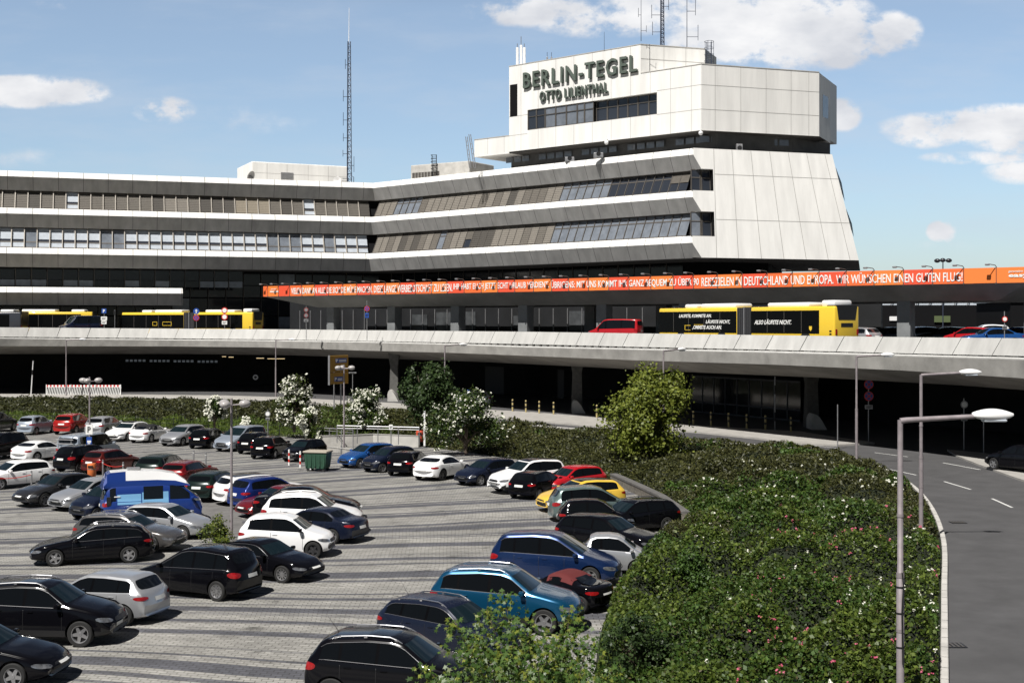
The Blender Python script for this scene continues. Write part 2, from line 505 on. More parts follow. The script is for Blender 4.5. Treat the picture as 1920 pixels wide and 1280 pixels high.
# shared mitre at K: build each wing on its own path but with the mitre of the whole
def split_sweep(prof, which, mtl, name, parent):
    full = [L0, K, E, FR]
    mb = MB(); rows = []
    for (d, z) in prof:
        o = offset_path(full, d)
        o = o[:2] if which == 'l' else o[1:3]
        rows.append([(q.x, q.y, z) for q in o])
    for a, b in zip(rows[:-1], rows[1:]):
        mb.add([a[0], a[1], b[1], b[0]], [(0, 1, 2, 3)])
    return mb.build(name, mtl, parent, fix=False)
MODL, MODR = 1.52, 1.22
for which, par, path, mod in (('l', wing, leftp, MODL * 2), ('r', tower, rightp, MODR * 2)):
    for k, zn in enumerate(ZN):
        on = lean(zn)
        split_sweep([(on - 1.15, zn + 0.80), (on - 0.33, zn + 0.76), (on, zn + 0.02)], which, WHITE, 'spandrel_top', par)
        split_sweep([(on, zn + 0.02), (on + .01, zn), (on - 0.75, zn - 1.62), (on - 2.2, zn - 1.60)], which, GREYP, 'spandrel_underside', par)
        mb = MB()
        lim = (path[1] - path[0]).length
        for (s, p, t) in along(path, mod, .6):
            n = Vector((t.y, -t.x))
            for (o0, z0, o1, z1) in ((on - 0.33, zn + .76, on, zn + .02), (on, zn, on - 0.75, zn - 1.62)):
                if which == 'r' and s < 1: continue
                a = p + n * (o0 + .012); b = p + n * (o1 + .012); w = t * 0.028
                mb.add([(a.x - w.x, a.y - w.y, z0), (a.x + w.x, a.y + w.y, z0), (b.x + w.x, b.y + w.y, z1), (b.x - w.x, b.y - w.y, z1)], [(0, 1, 2, 3)])
        mb.build('panel_joint', JOINT, par, fix=False)
rr = random.Random(3)
def kl_top(i, s):
    px = s
    if i in (18,): pass
    return None
def left_kind_top(i, s):
    p = L0 + dL * (s + .7); x = 960 + p.x / p.y * F
    if 122 < x < 145 or 572 < x < 592: return 'pale'
    if 297 < x < 342: return 'blind_c'
    if 446 < x < 512: return 'blindwide_d'
    return 'blind_' + rr.choice('bbbab')
def left_kind_mid(i, s):
    p = L0 + dL * (s + .7); x = 960 + p.x / p.y * F
    if 188 < x < 232 or 550 < x < 572: return 'mid'
    return rr.choice(['pale'] * 8 + ['pale', 'mid'])
def right_kind(row):
    def f(i, s):
        p = K + dR * (s + .6); x = 960 + p.x / p.y * F
        if row == 0:
            if 738 < x < 782: return 'mid'
            if x > 1256: return 'half'
            if x > 1128: return 'glass'
            if x > 1048: return 'mid'
            return 'blind_' + rr.choice('ccbcca')
        if 815 < x < 832: return 'mid'
        if 866 < x < 880: return 'half'
        if x > 1033: return 'mid'
        return 'blind_' + rr.choice('ccccba')
    return f
window_row(wing, [L0, K + dL * 1.1], 0, left_kind_top, MODL, 85.1 % MODL, FIN)
window_row(wing, [L0, K + dL * .7], 1, left_kind_mid, MODL, 84.7 % MODL, FIN)
window_row(tower, [K + dR * .25, E], 0, right_kind(0), MODR, 0, FRAME)
window_row(tower, [K + dR * .7, E], 1, right_kind(1), MODR, 0, FRAME)

# flat roofs and solid body so that the blocks are closed from any side
def prism(mb, poly, z0, z1, mi=0, top=True):
    n = len(poly)
    vs = [(p[0], p[1], z0) for p in poly] + [(p[0], p[1], z1) for p in poly]
    fs = [(i, (i + 1) % n, (i + 1) % n + n, i + n) for i in range(n)] + [tuple(range(n))[::-1]]
    if top: fs.append(tuple(range(n, 2 * n)))
    mb.add(vs, fs, mi)
back = Vector((-dL.y, dL.x))
mb = MB(); sweep(mb, [L0, K, E], [(-.9, 28.36), (-3, 28.36)]); mb.build('roof_edge', CONCL, tower, fix=False)
nb_ = Vector((dF.y * -1, dF.x))
mb = MB(); _m = offset_path([L0, K, E, FR], -2.9)
prism(mb, [_m[0], _m[1], K + back * 22, L0 + back * 22], 16.3, 28.33)
mb.build('roof_slab', CONCL, wing)
mb = MB(); _k = _m[1:]
prism(mb, [_k[0], _k[1], FR + dF * -1.2 + nb_ * 1.2, SR + dS * -1 - dF * 1.5, SR - dF * 30, K + back * 30], 16.3, 28.27)
mb.build('roof_slab', CONCL, tower)

# white front wall and right side wall of the main block (battered)
pathW = [E, E + dF * 2.75, FR, SR]
def wpt(i, z, u=None):
    q = offset_path([K, E, FR, SR], 0.0)
    return q
def wall_rows(zs, p_from):
    rows = []
    for z in zs:
        o = offset_path([K, E, FR, SR], lean(z))
        n1 = Vector((dF.y, -dF.x)); n2 = Vector((dS.y, -dS.x)); d1 = lean(z); d2 = lean(z) * 1.62
        det = n1.x * n2.y - n1.y * n2.x
        q = Vector(((d1 * n2.y - d2 * n1.y) / det, (n1.x * d2 - n2.x * d1) / det))
        rows.append((z, o[1], FR + q, SR + n2 * d2))
    return rows
mb = MB()
zs_ = [ZT, ZB]
rows = wall_rows(zs_, 0)
(zt, e1, f1, s1), (zb, e0, f0, s0) = rows
inset = 2.75
def lerp2(a, b, t): return a + (b - a) * t
def front_pt(t, z, d=0.0):
    k = (ZT - z) / (ZT - ZB)
    a = e1.lerp(e0, k); b = f1.lerp(f0, k)
    p = a.lerp(b, t); t_ = (b - a).normalized(); n = Vector((t_.y, -t_.x))
    return (p.x + n.x * d, p.y + n.y * d, z)
def side_pt(t, z, d=0.0):
    k = (ZT - z) / (ZT - ZB)
    a = f1.lerp(f0, k); b = s1.lerp(s0, k)
    p = a.lerp(b, t); t_ = (b - a).normalized(); n = Vector((t_.y, -t_.x))
    return (p.x + n.x * d, p.y + n.y * d, z)
TI = 2.35 / 17.5
mb.add([front_pt(TI, ZB), front_pt(1, ZB), front_pt(1, ZT), front_pt(TI, ZT)], [(0, 1, 2, 3)])
mb.add([front_pt(1, ZB), side_pt(1, ZB), side_pt(1, ZT), front_pt(1, ZT)], [(0, 1, 2, 3)])
tri = MB()
# white spandrels that wrap the corner
for k, zn in enumerate(ZN):
    z1 = zn + .76; z0 = zn - 1.55 if k < 2 else ZB
    t0 = 0.0
    mb.add([front_pt(0, zn), front_pt(TI, zn), front_pt(TI, z1), front_pt(0, z1)], [(0, 1, 2, 3)])
    mb.add([front_pt(0.0, zn), front_pt(.055, z0), front_pt(TI, z0), front_pt(TI, zn)], [(0, 1, 2, 3)])
    if True:
        q0 = offset_path([K, E, FR], lean(zn))[1]; q1 = offset_path([K, E, FR], lean(zn) - .75)[1]
        tri.add([(q0.x, q0.y, zn), front_pt(.055, z0), (q1.x, q1.y, zn - 1.62)], [(0, 1, 2)])
    # sill surface and cheek
    a = front_pt(0.055, z0); b = front_pt(TI, z0); c = front_pt(TI, z0, -1.6); d = front_pt(.055, z0, -1.6)
    mb.add([a, b, c, d], [(0, 1, 2, 3)])
    a = front_pt(0, z1); b = front_pt(TI, z1); c = front_pt(TI, z1 + .03, -1.4); d = front_pt(0, z1 + .03, -1.4)
    mb.add([a, b, c, d], [(0, 1, 2, 3)])
wall = mb.build('white_wall', WHITE, tower, fix=False)
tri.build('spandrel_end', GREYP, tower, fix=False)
# coping of front wall, soffit, cheek next to the corner windows
mb = MB()
mb.add([front_pt(0, ZT + .01), front_pt(1, ZT + .01), front_pt(1, ZT + .01, -.6), front_pt(0, ZT + .01, -.6)], [(0, 1, 2, 3)])
mb.build('coping', WHITE, tower, fix=False)
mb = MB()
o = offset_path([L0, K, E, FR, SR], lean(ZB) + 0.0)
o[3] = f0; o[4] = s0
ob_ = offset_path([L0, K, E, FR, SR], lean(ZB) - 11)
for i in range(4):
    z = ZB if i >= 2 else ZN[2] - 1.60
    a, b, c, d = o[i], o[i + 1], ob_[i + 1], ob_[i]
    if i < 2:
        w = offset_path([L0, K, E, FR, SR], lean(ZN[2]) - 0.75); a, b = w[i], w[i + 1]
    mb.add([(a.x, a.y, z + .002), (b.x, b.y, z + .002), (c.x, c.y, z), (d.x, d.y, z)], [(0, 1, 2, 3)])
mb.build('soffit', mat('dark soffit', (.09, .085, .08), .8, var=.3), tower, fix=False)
# joints on the white walls
mb = MB()
def fjoint(fn, t, z0, z1, w=.0016):
    mb.add([fn(t - w, z0, .012), fn(t + w, z0, .012), fn(t + w, z1, .012), fn(t - w, z1, .012)], [(0, 1, 2, 3)])
for t in (TI + .008, .27, .405, .54, .675, .81, .945):
    fjoint(front_pt, t, ZB, ZT - .02)
for z in (25.45, 20.4):
    mb.add([front_pt(TI + .008, z - .028, .012), front_pt(1, z - .028, .012), front_pt(1, z + .028, .012), front_pt(TI + .008, z + .028, .012)], [(0, 1, 2, 3)])
    mb.add([side_pt(0, z - .028, .012), side_pt(1, z - .028, .012), side_pt(1, z + .028, .012), side_pt(0, z + .028, .012)], [(0, 1, 2, 3)])
mb.build('panel_joint', JOINTW, tower, fix=False)
# corner windows beyond the corner, on the front face
for k in (0, 1):
    zs0 = ZN[k + 1] + .80; zh = ZN[k] - 1.58
    for j, (ta, tb) in enumerate(((0.0, .068), (.068, TI))):
        m_ = MB()
        a = front_pt(ta + .01, zs0, -.75); b = front_pt(tb, zs0, -.75); c = front_pt(tb, zh, -.8); d = front_pt(ta + .01, zh, -.8)
        def bar(p, q_, r=.07):
            m_.tube([p, q_], r, 4)
        bar(a, d); bar(b, c); bar(a, b); bar(d, c)
        pa = Vector(a).lerp(Vector(d), .62); pb_ = Vector(b).lerp(Vector(c), .62); bar(pa, pb_)
        w_ = m_.build('corner_window', FRAME, tower)
        m_ = MB(); m_.add([a, b, c, d], [(0, 1, 2, 3)])
        m_.build('pane', GLASSM if (k == 1 and j == 0) else GLASS, w_, fix=False)
    m_ = MB()   # cheek where the recess ends at the white wall
    m_.add([front_pt(TI, zs0), front_pt(TI, zh), front_pt(TI, zh, -1.6), front_pt(TI, zs0, -1.6)], [(0, 1, 2, 3)])
    m_.build('recess_cheek', DARK, tower, fix=False)
# side face windows (seen edge on)
for k, (z0, z1) in enumerate(((24.9, 27.2), (20.1, 22.3), (16.9, 17.9))):
    m_ = MB()
    for j in range(8):
        ta = .12 + j * .1
        m_.add([side_pt(ta, z0, .02), side_pt(ta + .085, z0, .02), side_pt(ta + .085, z1, .02), side_pt(ta, z1, .02)], [(0, 1, 2, 3)])
        if k == 2: continue
        a, b, c, d = side_pt(ta, z1 + .1, .05), side_pt(ta + .09, z1 + .1, .05), side_pt(ta + .09, z0 + .5, .28), side_pt(ta, z0 + .5, .28)
        m_.add([a, b, c, d], [(0, 1, 2, 3)], 1)
    m_.build('side_window', [GLASS, mat('blue grey awning', (.22, .27, .33), .6)], tower, fix=False)

# ------------------------------------------------------------------ upper storeys with the sign
dU = dirv(-40.0)                                     # towards the right along the sign face
UK = 1.025                                            # size of the upper block
hz = lambda z: CZ + (z - CZ) * UK
C1 = Vector((355 / F * 142.5, 142.5))                  # bottom right corner of the sign face
def upt(t, z, d=0.0):                                # t metres to the LEFT of C1 along the sign face
    n = Vector((dU.y, -dU.x))
    p = C1 - dU * t + n * d
    return (p.x, p.y, z)
C2 = C1 + dF * (14.6 * UK)                                  # right end of the front face
def fpt(t, z, d=0.0):
    n = Vector((dF.y, -dF.x)); p = C1 + dF * t + n * d
    return (p.x, p.y, z)
ZU0, ZU1, ZU2 = hz(29.95), hz(37.1), hz(40.35)
ZSH = hz(31.9)
dS2 = dirv(66)
def poly3(pts): return [(p[0], p[1]) for p in pts]
mb = MB()
# left shelf and main sign face with an opening for the windows
T0, T1, T2, T3 = 33.0 * UK, 27.3 * UK, 7.9 * UK, 0.0
def quad(fn, t0, t1, z0, z1, d=0.0, mi=0): mb.add([fn(t0, z0, d), fn(t1, z0, d), fn(t1, z1, d), fn(t0, z1, d)], [(0, 1, 2, 3)], mi)
WT0, WT1, WZ0, WZ1 = 24.4 * UK, 5.75 * UK, hz(32.3), hz(34.75)
quad(upt, T0, T1, ZU0 - .2, ZSH)
quad(upt, T1, T3, ZU0, WZ0)
quad(upt, T1, WT0, WZ0, WZ1); quad(upt, WT1, T3, WZ0, WZ1)
quad(upt, T1, T3, WZ1, ZU1)
quad(upt, T1, T2, ZU1, ZU2)
quad(fpt, 0, 14.6 * UK, ZU0, ZU1)
# reveals of the window opening
for (a, b) in (((WT0, WZ1), (WT1, WZ1)), ((WT0, WZ0), (WT1, WZ0)), ((WT1, WZ0), (WT1, WZ1)), ((WT0, WZ0), (WT0, WZ1))):
    mb.add([upt(a[0], a[1]), upt(b[0], b[1]), upt(b[0], b[1], -.7), upt(a[0], a[1], -.7)], [(0, 1, 2, 3)])
# shelf sides and top
A = Vector(upt(T1, 0)[:2]); Bq = Vector(upt(T2, 0)[:2]); Lq = Vector(upt(T0, 0)[:2])
bd = Vector((-dU.y, dU.x))
mb.build('upper_wall', WHITE, tower, fix=False)
mb = MB()
prism(mb, [Lq + bd * .02, A + bd * .02, A + bd * 9, Lq + bd * 9], ZU0 - .19, ZSH - .02)
# sign block: front return face goes in the dF direction
prism(mb, [A + bd * .02, Bq + bd * .02, Bq + dF * 8.2, Bq + dF * 8.2 + dS2 * 5, A + bd * 9], ZU1 - .5, ZU2 - .01)
prism(mb, [A + bd * .75, C1 + bd * .75 + dF * .3, C2 + nb_ * .03, C2 + dS2 * 9 + dF * .5, A + bd * 14], ZU0 + .25, ZU1 - .02)
mb.build('upper_body', WHITE, tower)
mb = MB()   # right face
a = C2; b = C2 + dirv(58) * 4.0
mb.add([(a.x, a.y, ZU0), (b.x, b.y, ZU0 - .3), (b.x, b.y, ZU1 - .5), (a.x, a.y, ZU1)], [(0, 1, 2, 3)])
mb.build('upper_side_wall', WHITE, tower, fix=False)
mb = MB(); q1 = a.lerp(b, .3); q2 = a.lerp(b, .8); nn = Vector(((b - a).y, -(b - a).x)).normalized() * .02
mb.add([(q1.x + nn.x, q1.y + nn.y, hz(32.3)), (q2.x + nn.x, q2.y + nn.y, hz(32.3)), (q2.x + nn.x, q2.y + nn.y, hz(34.8)), (q1.x + nn.x, q1.y + nn.y, hz(34.8))], [(0, 1, 2, 3)])
mb.build('side_window', GLASSM, tower, fix=False)
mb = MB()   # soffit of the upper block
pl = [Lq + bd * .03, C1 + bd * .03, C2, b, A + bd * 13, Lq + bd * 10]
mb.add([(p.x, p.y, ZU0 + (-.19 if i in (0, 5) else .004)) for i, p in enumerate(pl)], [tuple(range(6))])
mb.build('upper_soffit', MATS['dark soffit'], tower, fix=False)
# recessed neck
mb = MB()
prism(mb, [Lq + bd * 2.6 + dU * 4, C1 + bd * 2.6 + dF * .5, C2 - dF * 2.2 + nb_ * 2.2, C2 + dS2 * 7, A + bd * 12], 28.2, ZU0 + .1)
mb.build('neck_wall', mat('grey neck wall', (.10, .10, .10), .7, var=.3, vscale=.8), tower)
def neck_pane(pts): m_ = MB(); m_.add(pts, [(0, 1, 2, 3)]); m_.build('neck_window', GLASSM, tower, fix=False)
for i in range(22):
    t = 1.2 + i * 1.35
    if i % 5 == 3: continue
    p = lambda tt, z: upt(tt, z, -2.55)
    neck_pane([p(t, 29.5), p(t + 1.1, 29.5), p(t + 1.1, 30.2), p(t, 30.2)])
for i in range(8):
    t = .8 + i * 1.45
    neck_pane([fpt(t, 29.5, -2.0), fpt(t + 1.2, 29.5, -2.0), fpt(t + 1.2, 30.2, -2.0), fpt(t, 30.2, -2.0)])
# joints on the upper walls
mb = MB()
def vj(fn, t, z0, z1, w=.02): mb.add([fn(t - w, z0, .014), fn(t + w, z0, .014), fn(t + w, z1, .014), fn(t - w, z1, .014)], [(0, 1, 2, 3)])
def hj(fn, t0, t1, z, w=.02): mb.add([fn(t0, z - w, .014), fn(t1, z - w, .014), fn(t1, z + w, .014), fn(t0, z + w, .014)], [(0, 1, 2, 3)])
t = 1.3
while t < T0:
    top = ZU2 if T2 < t < T1 else (ZSH if t > T1 else ZU1)
    if WT1 < t < WT0:
        vj(upt, t, ZU0, WZ0); vj(upt, t, WZ1, top)
    else: vj(upt, t, ZU0, top)
    t += 2.75
for z in (hz(34.9), hz(32.25)): hj(upt, 0, WT1, z); hj(fpt, 0, 14.6 * UK, z)
hj(upt, WT0, T1, ZSH); hj(upt, WT0, T1, hz(34.2)); hj(upt, 0, T2, ZU1 - .02)
for t in (1.7, 4.9, 8.1, 11.3, 13.6): vj(fpt, t, ZU0, ZU1)
mb.build('panel_joint', JOINTW, tower, fix=False)
mb = MB()
Bv = Vector((Bq.x, Bq.y)); 
def bpt(t, z, d=0.0):
    n = Vector((dF.y, -dF.x)); p = Bv + dF * t + n * d; return (p.x, p.y, z)
for t in (2.9, 5.7): mb.add([bpt(t - .02, ZU1 - .2, .014), bpt(t + .02, ZU1 - .2, .014), bpt(t + .02, ZU2, .014), bpt(t - .02, ZU2, .014)], [(0, 1, 2, 3)])
mb.add([bpt(0, hz(38.75) + .05, .014), bpt(8.2, hz(38.75) + .05, .014), bpt(8.2, hz(38.75), .014), bpt(0, hz(38.75), .014)], [(0, 1, 2, 3)])
mb.build('panel_joint', JOINTW, tower, fix=False)
# copings
mb = MB()
for (fn, t0, t1, z) in ((upt, T1, T2, ZU2), (upt, T2, 0, ZU1), (fpt, 0, 14.6 * UK, ZU1), (bpt, 0, 8.2, ZU2), (upt, T0, T1, ZSH)):
    a, b, c, d = fn(t0, z, .04), fn(t1, z, .04), fn(t1, z, -.3), fn(t0, z, -.3)
    up = lambda p: (p[0], p[1], p[2] + .09)
    mb.add([a, b, c, d, up(a), up(b), up(c), up(d)], [(0, 1, 5, 4), (4, 5, 6, 7), (2, 3, 7, 6), (1, 2, 6, 5), (3, 0, 4, 7), (3, 2, 1, 0)])
mb.build('coping', CONCL, tower, fix=True)
# windows of the sign storey
nw = 14
edges_t = [WT0 + (WT1 - WT0) * i / nw for i in range(nw + 1)]
widths = [0, 1, 2, 3.2, 4.4, 5.6, 6.4, 7.4, 8.6, 9.7, 10.75, 11.8, 12.9, 14]
edges_t = [WT0 + (WT1 - WT0) * w / 14 for w in widths]
for i in range(len(edges_t) - 1):
    ta, tb = edges_t[i], edges_t[i + 1]
    right = i >= 7
    d = -.62 if right else -.12
    m_ = MB()
    def bb(t0, t1, z0, z1, mi=0):
        vs = [upt(t0, z0, d - .05), upt(t1, z0, d - .05), upt(t1, z1, d - .05), upt(t0, z1, d - .05), upt(t0, z0, d + .08), upt(t1, z0, d + .08), upt(t1, z1, d + .08), upt(t0, z1, d + .08)]
        m_.add(vs, [(4, 5, 6, 7), (0, 1, 5, 4), (3, 7, 6, 2), (0, 4, 7, 3), (1, 2, 6, 5)], mi)
    bb(ta, ta - .1, WZ0, WZ1); bb(tb + .08, tb, WZ0, WZ1)
    bb(ta, tb, WZ0, WZ0 + .16 if right else WZ0 + .1); bb(ta, tb, WZ1 - .1, WZ1); bb(ta, tb, WZ0 + 1.6, WZ0 + 1.68)
    w_ = m_.build('sign_storey_window', FRAME, tower, fix=False)
    m_ = MB(); m_.add([upt(ta, WZ0, d), upt(tb, WZ0, d), upt(tb, WZ1, d), upt(ta, WZ1, d)], [(0, 1, 2, 3)], 0)
    m_.build('pane', GLASS if right or i in (0, 1) else GLASSM, w_, fix=False)
mb = MB(); mb.add([upt(WT0, WZ0, -.72), upt(WT1, WZ0, -.72), upt(WT1, WZ1, -.72), upt(WT0, WZ1, -.72)], [(0, 1, 2, 3)])
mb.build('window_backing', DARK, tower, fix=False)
mb = MB(); mb.add([upt(T1 - .15, hz(34.2), .02), upt(T1 - 1.35, hz(34.2), .02), upt(T1 - 1.35, hz(38.1), .02), upt(T1 - .15, hz(38.1), .02)], [(0, 1, 2, 3)])
mb.build('louvre_opening', DARK, tower, fix=False)

# name of the airport in standing letters
def place_face(me, name, t_left, z, d, mats, parent=None):
    o = bpy.data.objects.new(name, me); COL.objects.link(o)
    for m in mats: me.materials.append(m)
    p = upt(t_left, z, d)
    o.location = p; o.rotation_euler = (0, 0, R(-40)); 
    if parent: o.parent = parent
    return o
def tpx(px):                                         # metres along the sign face under photo column px
    a = (px - 960) / F
    return (C1.x - a * C1.y) / (dU.x - a * dU.y)
def sign_text(txt, x0, x1, z, h, label):
    t0, t1 = tpx(x0), tpx(x1)
    me = text_mesh(txt, t0 - t1, h, .10, bold=.012, space=1.16)
    back_ = me.copy()
    o = place_face(me, 'roof_sign', t0, z, .20, [SIGNGREEN])
    tag(o, label, 'sign')
    b_ = place_face(back_, 'letter_shadow_copy', t0, z, .2, [SIGNDARK])  # dark offset copy of the letters, painted in as their shadow
    b_.parent = o; b_.location = (.12, .09, -.11); b_.rotation_euler = (0, 0, 0)
    return o
sign_text('BERLIN-TEGEL', 983, 1196, hz(37.35), 1.98, 'large grey-green raised letters reading BERLIN-TEGEL on the white upper wall')
sign_text('OTTO LILIENTHAL', 1014, 1141, hz(35.5), 1.22, 'smaller grey-green raised letters reading OTTO LILIENTHAL below the big airport name')

# ------------------------------------------------------------------ ground storey behind glass, lower balcony
mb = MB(); base = offset_path([L0, K, E, FR, SR], -7.5)
zb_, zt_ = 7.2, 16.6
for i in range(4):
    a, b = base[i], base[i + 1]
    mb.add([(a.x, a.y, zb_), (b.x, b.y, zb_), (b.x, b.y, zt_), (a.x, a.y, zt_)], [(0, 1, 2, 3)])
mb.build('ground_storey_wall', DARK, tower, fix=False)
mb = MB(); pn = MB()
for i in range(2):
    a, b = base[i], base[i + 1]; l = (b - a).length; t = (b - a).normalized(); n = Vector((t.y, -t.x))
    k = int(l / 2.4)
    for j in range(k):
        p = a + t * (j * 2.4); q_ = a + t * ((j + 1) * 2.4 - .12)
        mb.tube([(p.x + n.x * .15, p.y + n.y * .15, 7.2), (p.x + n.x * .15, p.y + n.y * .15, 16.1)], .06, 4)
        for z0, z1 in ((7.6, 9.9), (10.1, 12.4), (12.6, 14.2), (14.3, 15.9)):
            pn.add([(p.x + n.x * .1, p.y + n.y * .1, z0), (q_.x + n.x * .1, q_.y + n.y * .1, z0), (q_.x + n.x * .1, q_.y + n.y * .1, z1), (p.x + n.x * .1, p.y + n.y * .1, z1)], [(0, 1, 2, 3)], 1 if (rr.random() < .05) else 0)  # the few paler panes stand in for reflections
mb.build('mullion', FRAME, tower, fix=False)
pn.build('glazing', [mat('glass darkened for shade', (.012, .014, .018), .08, spec=.6), GLASSM], tower, fix=False)  # darker copy of the window glass, shade put into its colour

# lower balcony of the wing
mb = MB(); path = [L0 + dL * 0, L0 + dL * 58.5]
pb = [Vector(p) for p in path]
sweep(mb, pb, [(.2, 13.6), (.9, 13.55), (1.45, 12.9)], 0)
mb.build('balcony_top', WHITE, wing, fix=False)
mb = MB(); sweep(mb, pb, [(1.45, 12.9), (1.46, 12.88), (.5, 11.35), (-3, 11.35)], 0)
e = offset_path(pb, 0)[1]; t = dL; n = Vector((t.y, -t.x))
ee = lambda o_, z, s=0: ((e + n * o_ + t * s).x, (e + n * o_ + t * s).y, z)
mb.add([ee(.2, 13.6), ee(.9, 13.55), ee(1.45, 12.9), ee(.5, 11.35, -.9), ee(-3, 11.35), ee(-3, 13.6)], [(0, 1, 2, 3, 4, 5)])
mb.build('balcony_underside', GREYP, wing, fix=False)
mb = MB()
for (s, p, tt) in along(pb, 3.04, .6):
    for (o0, z0, o1, z1) in ((.9, 13.55, 1.45, 12.9), (1.45, 12.88, .5, 11.35)):
        a = p + n * (o0 + .012); b = p + n * (o1 + .012); w = tt * .028
        mb.add([(a.x - w.x, a.y - w.y, z0), (a.x + w.x, a.y + w.y, z0), (b.x + w.x, b.y + w.y, z1), (b.x - w.x, b.y - w.y, z1)], [(0, 1, 2, 3)])
mb.build('panel_joint', JOINT, wing, fix=False)
# band of gallery windows above the balcony, some panes painted paler as reflections
mb = MB(); pn = MB()
for (s, p, tt) in along([L0, L0 + dL * 66], 1.9, 0):
    for z0, z1 in ((13.75, 14.55), (14.62, 15.9)):
        a = p + n * -.75; b = a + tt * 1.78
        pn.add([(a.x, a.y, z0), (b.x, b.y, z0), (b.x, b.y, z1), (a.x, a.y, z1)], [(0, 1, 2, 3)], 1 if (z0 < 14 and rr.random() < .45) else 0)
    mb.tube([(p.x - n.x * .7, p.y - n.y * .7, 13.5), (p.x - n.x * .7, p.y - n.y * .7, 16.1)], .05, 4)
mb.build('gallery_mullion', FRAME, wing, fix=False)
pn.build('gallery_glazing', [MATS['glass darkened for shade'], GLASSM], wing, fix=False)

# floodlights on the left wing
for i, px in enumerate((184, 405)):
    Y = 166 if i == 0 else 170
    p = P(px, 474, Y - 1.2)
    fl = thing('floodlight', ['white floodlight box on the lowest white band, the one farther left', 'white floodlight box on the lowest white band, nearer the block'][i], 'floodlight', p, group='floodlights on the white band')
    mb = MB(); mb.rbox(-.45, -.35, -.1, .45, .3, .22, .05); mb.build('housing', LAMPW, fl)
    mb = MB(); mb.box(-.4, -.5, -.45, .4, .1, -.1, 0); mb.build('reflector', BLACKP, fl)

# ------------------------------------------------------------------ roof structures
def facbox(name, label, cat, a, b, depth, z0, z1, mtl):
    t = (b - a).normalized(); n = Vector((-t.y, t.x))
    th = thing(name, label, cat, (a.x, a.y, z0), math.atan2(t.y, t.x))
    l = (b - a).length
    mb = MB(); mb.rbox(0, 0, 0, l, depth, z1 - z0, .12, 2); mb.build('wall', mtl, th)
    return th, l
a = Vector(P(472, 0, 181)[:2]); b = Vector(P(652, 0, 187)[:2])
th, l = facbox('plant_room', 'low white plant room with a grey louvre on the wing roof beside the tall mast', 'roof structure', a, b, 9, 28.3, 31.9, WHITE)
mb = MB()
for x in (2.2, 5.1, 8.2, 11.2): mb.box(x - .02, -.012, 0.05, x + .02, 0, 3.45)
mb.box(.1, -.012, 2.0, l - .1, 0, 2.03)
mb.build('panel_joint', JOINTW, th, fix=False)
mb = MB()
for i in range(8): mb.box(4.2, -.06, 1.1 + i * .15, 6.0, .02, 1.19 + i * .15)
mb.build('louvre', STEEL, th)
mb = MB()
for x, w in ((3.4, .9), (5.4, .2), (5.9, .2), (6.6, .9), (9.0, 2)): mb.box(x, -.03, .35, x + w, 0, .52)
mb.build('vent_slot', DARK, th)
mb = MB(); mb.box(l, .3, 0, l + .05, 8, 3.4); mb.build('side_cladding', mat('grey end sheet', (.18, .185, .19), .6), th)  # thin grey sheet over the right end
a = Vector(P(770, 0, 172)[:2]); b = Vector(P(880, 0, 167)[:2])
th, l = facbox('stair_house', 'flat white roof house with a caged ladder between the mast and the sign block', 'roof structure', a, b, 6, 28.3, 30.2, CONCL)
mb = MB()
for i in range(9): mb.box(.3 + i * .5, -.05, .15, .7 + i * .5, .02, .85)
mb.build('louvre', FRAME, th)
mb = MB()
for x in (3.7, 4.4): mb.tube([(x, -.25, .2), (x, -.25, 3.0)], .05, 6)
for i in range(9): mb.tube([(3.7, -.25, .4 + i * .3), (4.4, -.25, .4 + i * .3)], .03, 5)
for i in range(6):
    z = .7 + i * .45
    mb.tube([(3.7 + .35 - .42 * math.cos(u), -.25 - .5 * math.sin(u), z) for u in np.linspace(0, math.pi, 7)], .03, 4)
mb.build('ladder', BLACKP, th)

def lattice(mb, h, w0, w1, step, r):
    k = int(h / step)
    for c in range(3):
        a0 = 2 * math.pi * c / 3; a1 = 2 * math.pi * (c + 1) / 3
        mb.tube([(w0 * math.cos(a0), w0 * math.sin(a0), 0), (w1 * math.cos(a0), w1 * math.sin(a0), h)], r, 5)
        for i in range(k):
            f0 = i / k; f1 = (i + 1) / k
            ww0 = w0 + (w1 - w0) * f0; ww1 = w0 + (w1 - w0) * f1
            mb.tube([(ww0 * math.cos(a0), ww0 * math.sin(a0), h * f0), (ww1 * math.cos(a1), ww1 * math.sin(a1), h * f1)], r * .6, 4)
            mb.tube([(ww0 * math.cos(a0), ww0 * math.sin(a0), h * f0), (ww0 * math.cos(a1), ww0 * math.sin(a1), h * f0)], r * .6, 4)
p = P(654, 310, 186)
mast = thing('radio_mast', 'tall thin dark lattice radio mast with a small white dish on the wing roof', 'mast', (p.x, p.y, 28.3))
mb = MB(); lattice(mb, 21.6, .42, .24, .8, .06); mb.build('lattice', MASTBLUE, mast)
mb = MB(); mb.tube([(0, 0, 21.6), (.05, 0, 26.5)], [.06, .03], 6); mb.build('tip', LAMPW, mast)
for z, sx, L_ in ((18.2, -1, 1.2), (13.6, -1.6, 1.4), (10.2, -1.6, 1.6), (7.6, -1.6, 1.0), (5.3, -1.7, .8), (3.6, 1.5, 1.9)):
    mb = MB(); mb.tube([(0, 0, z), (sx * .5, 0, z)], .04, 4); mb.tube([(sx * .5, 0, z - L_ * .5), (sx * .5, 0, z + L_ * .7)], .035, 4); mb.build('antenna', MASTBLUE, mast)
mb = MB(); mb.lathe([(.02, 0), (.35, -.1), (.62, -.32), (.6, -.34), (.02, -.06)], 18, 0, Matrix.Translation((-1.5, -.3, 1.3)) @ Matrix.Rotation(R(-15), 4, 'Z'), 'y')
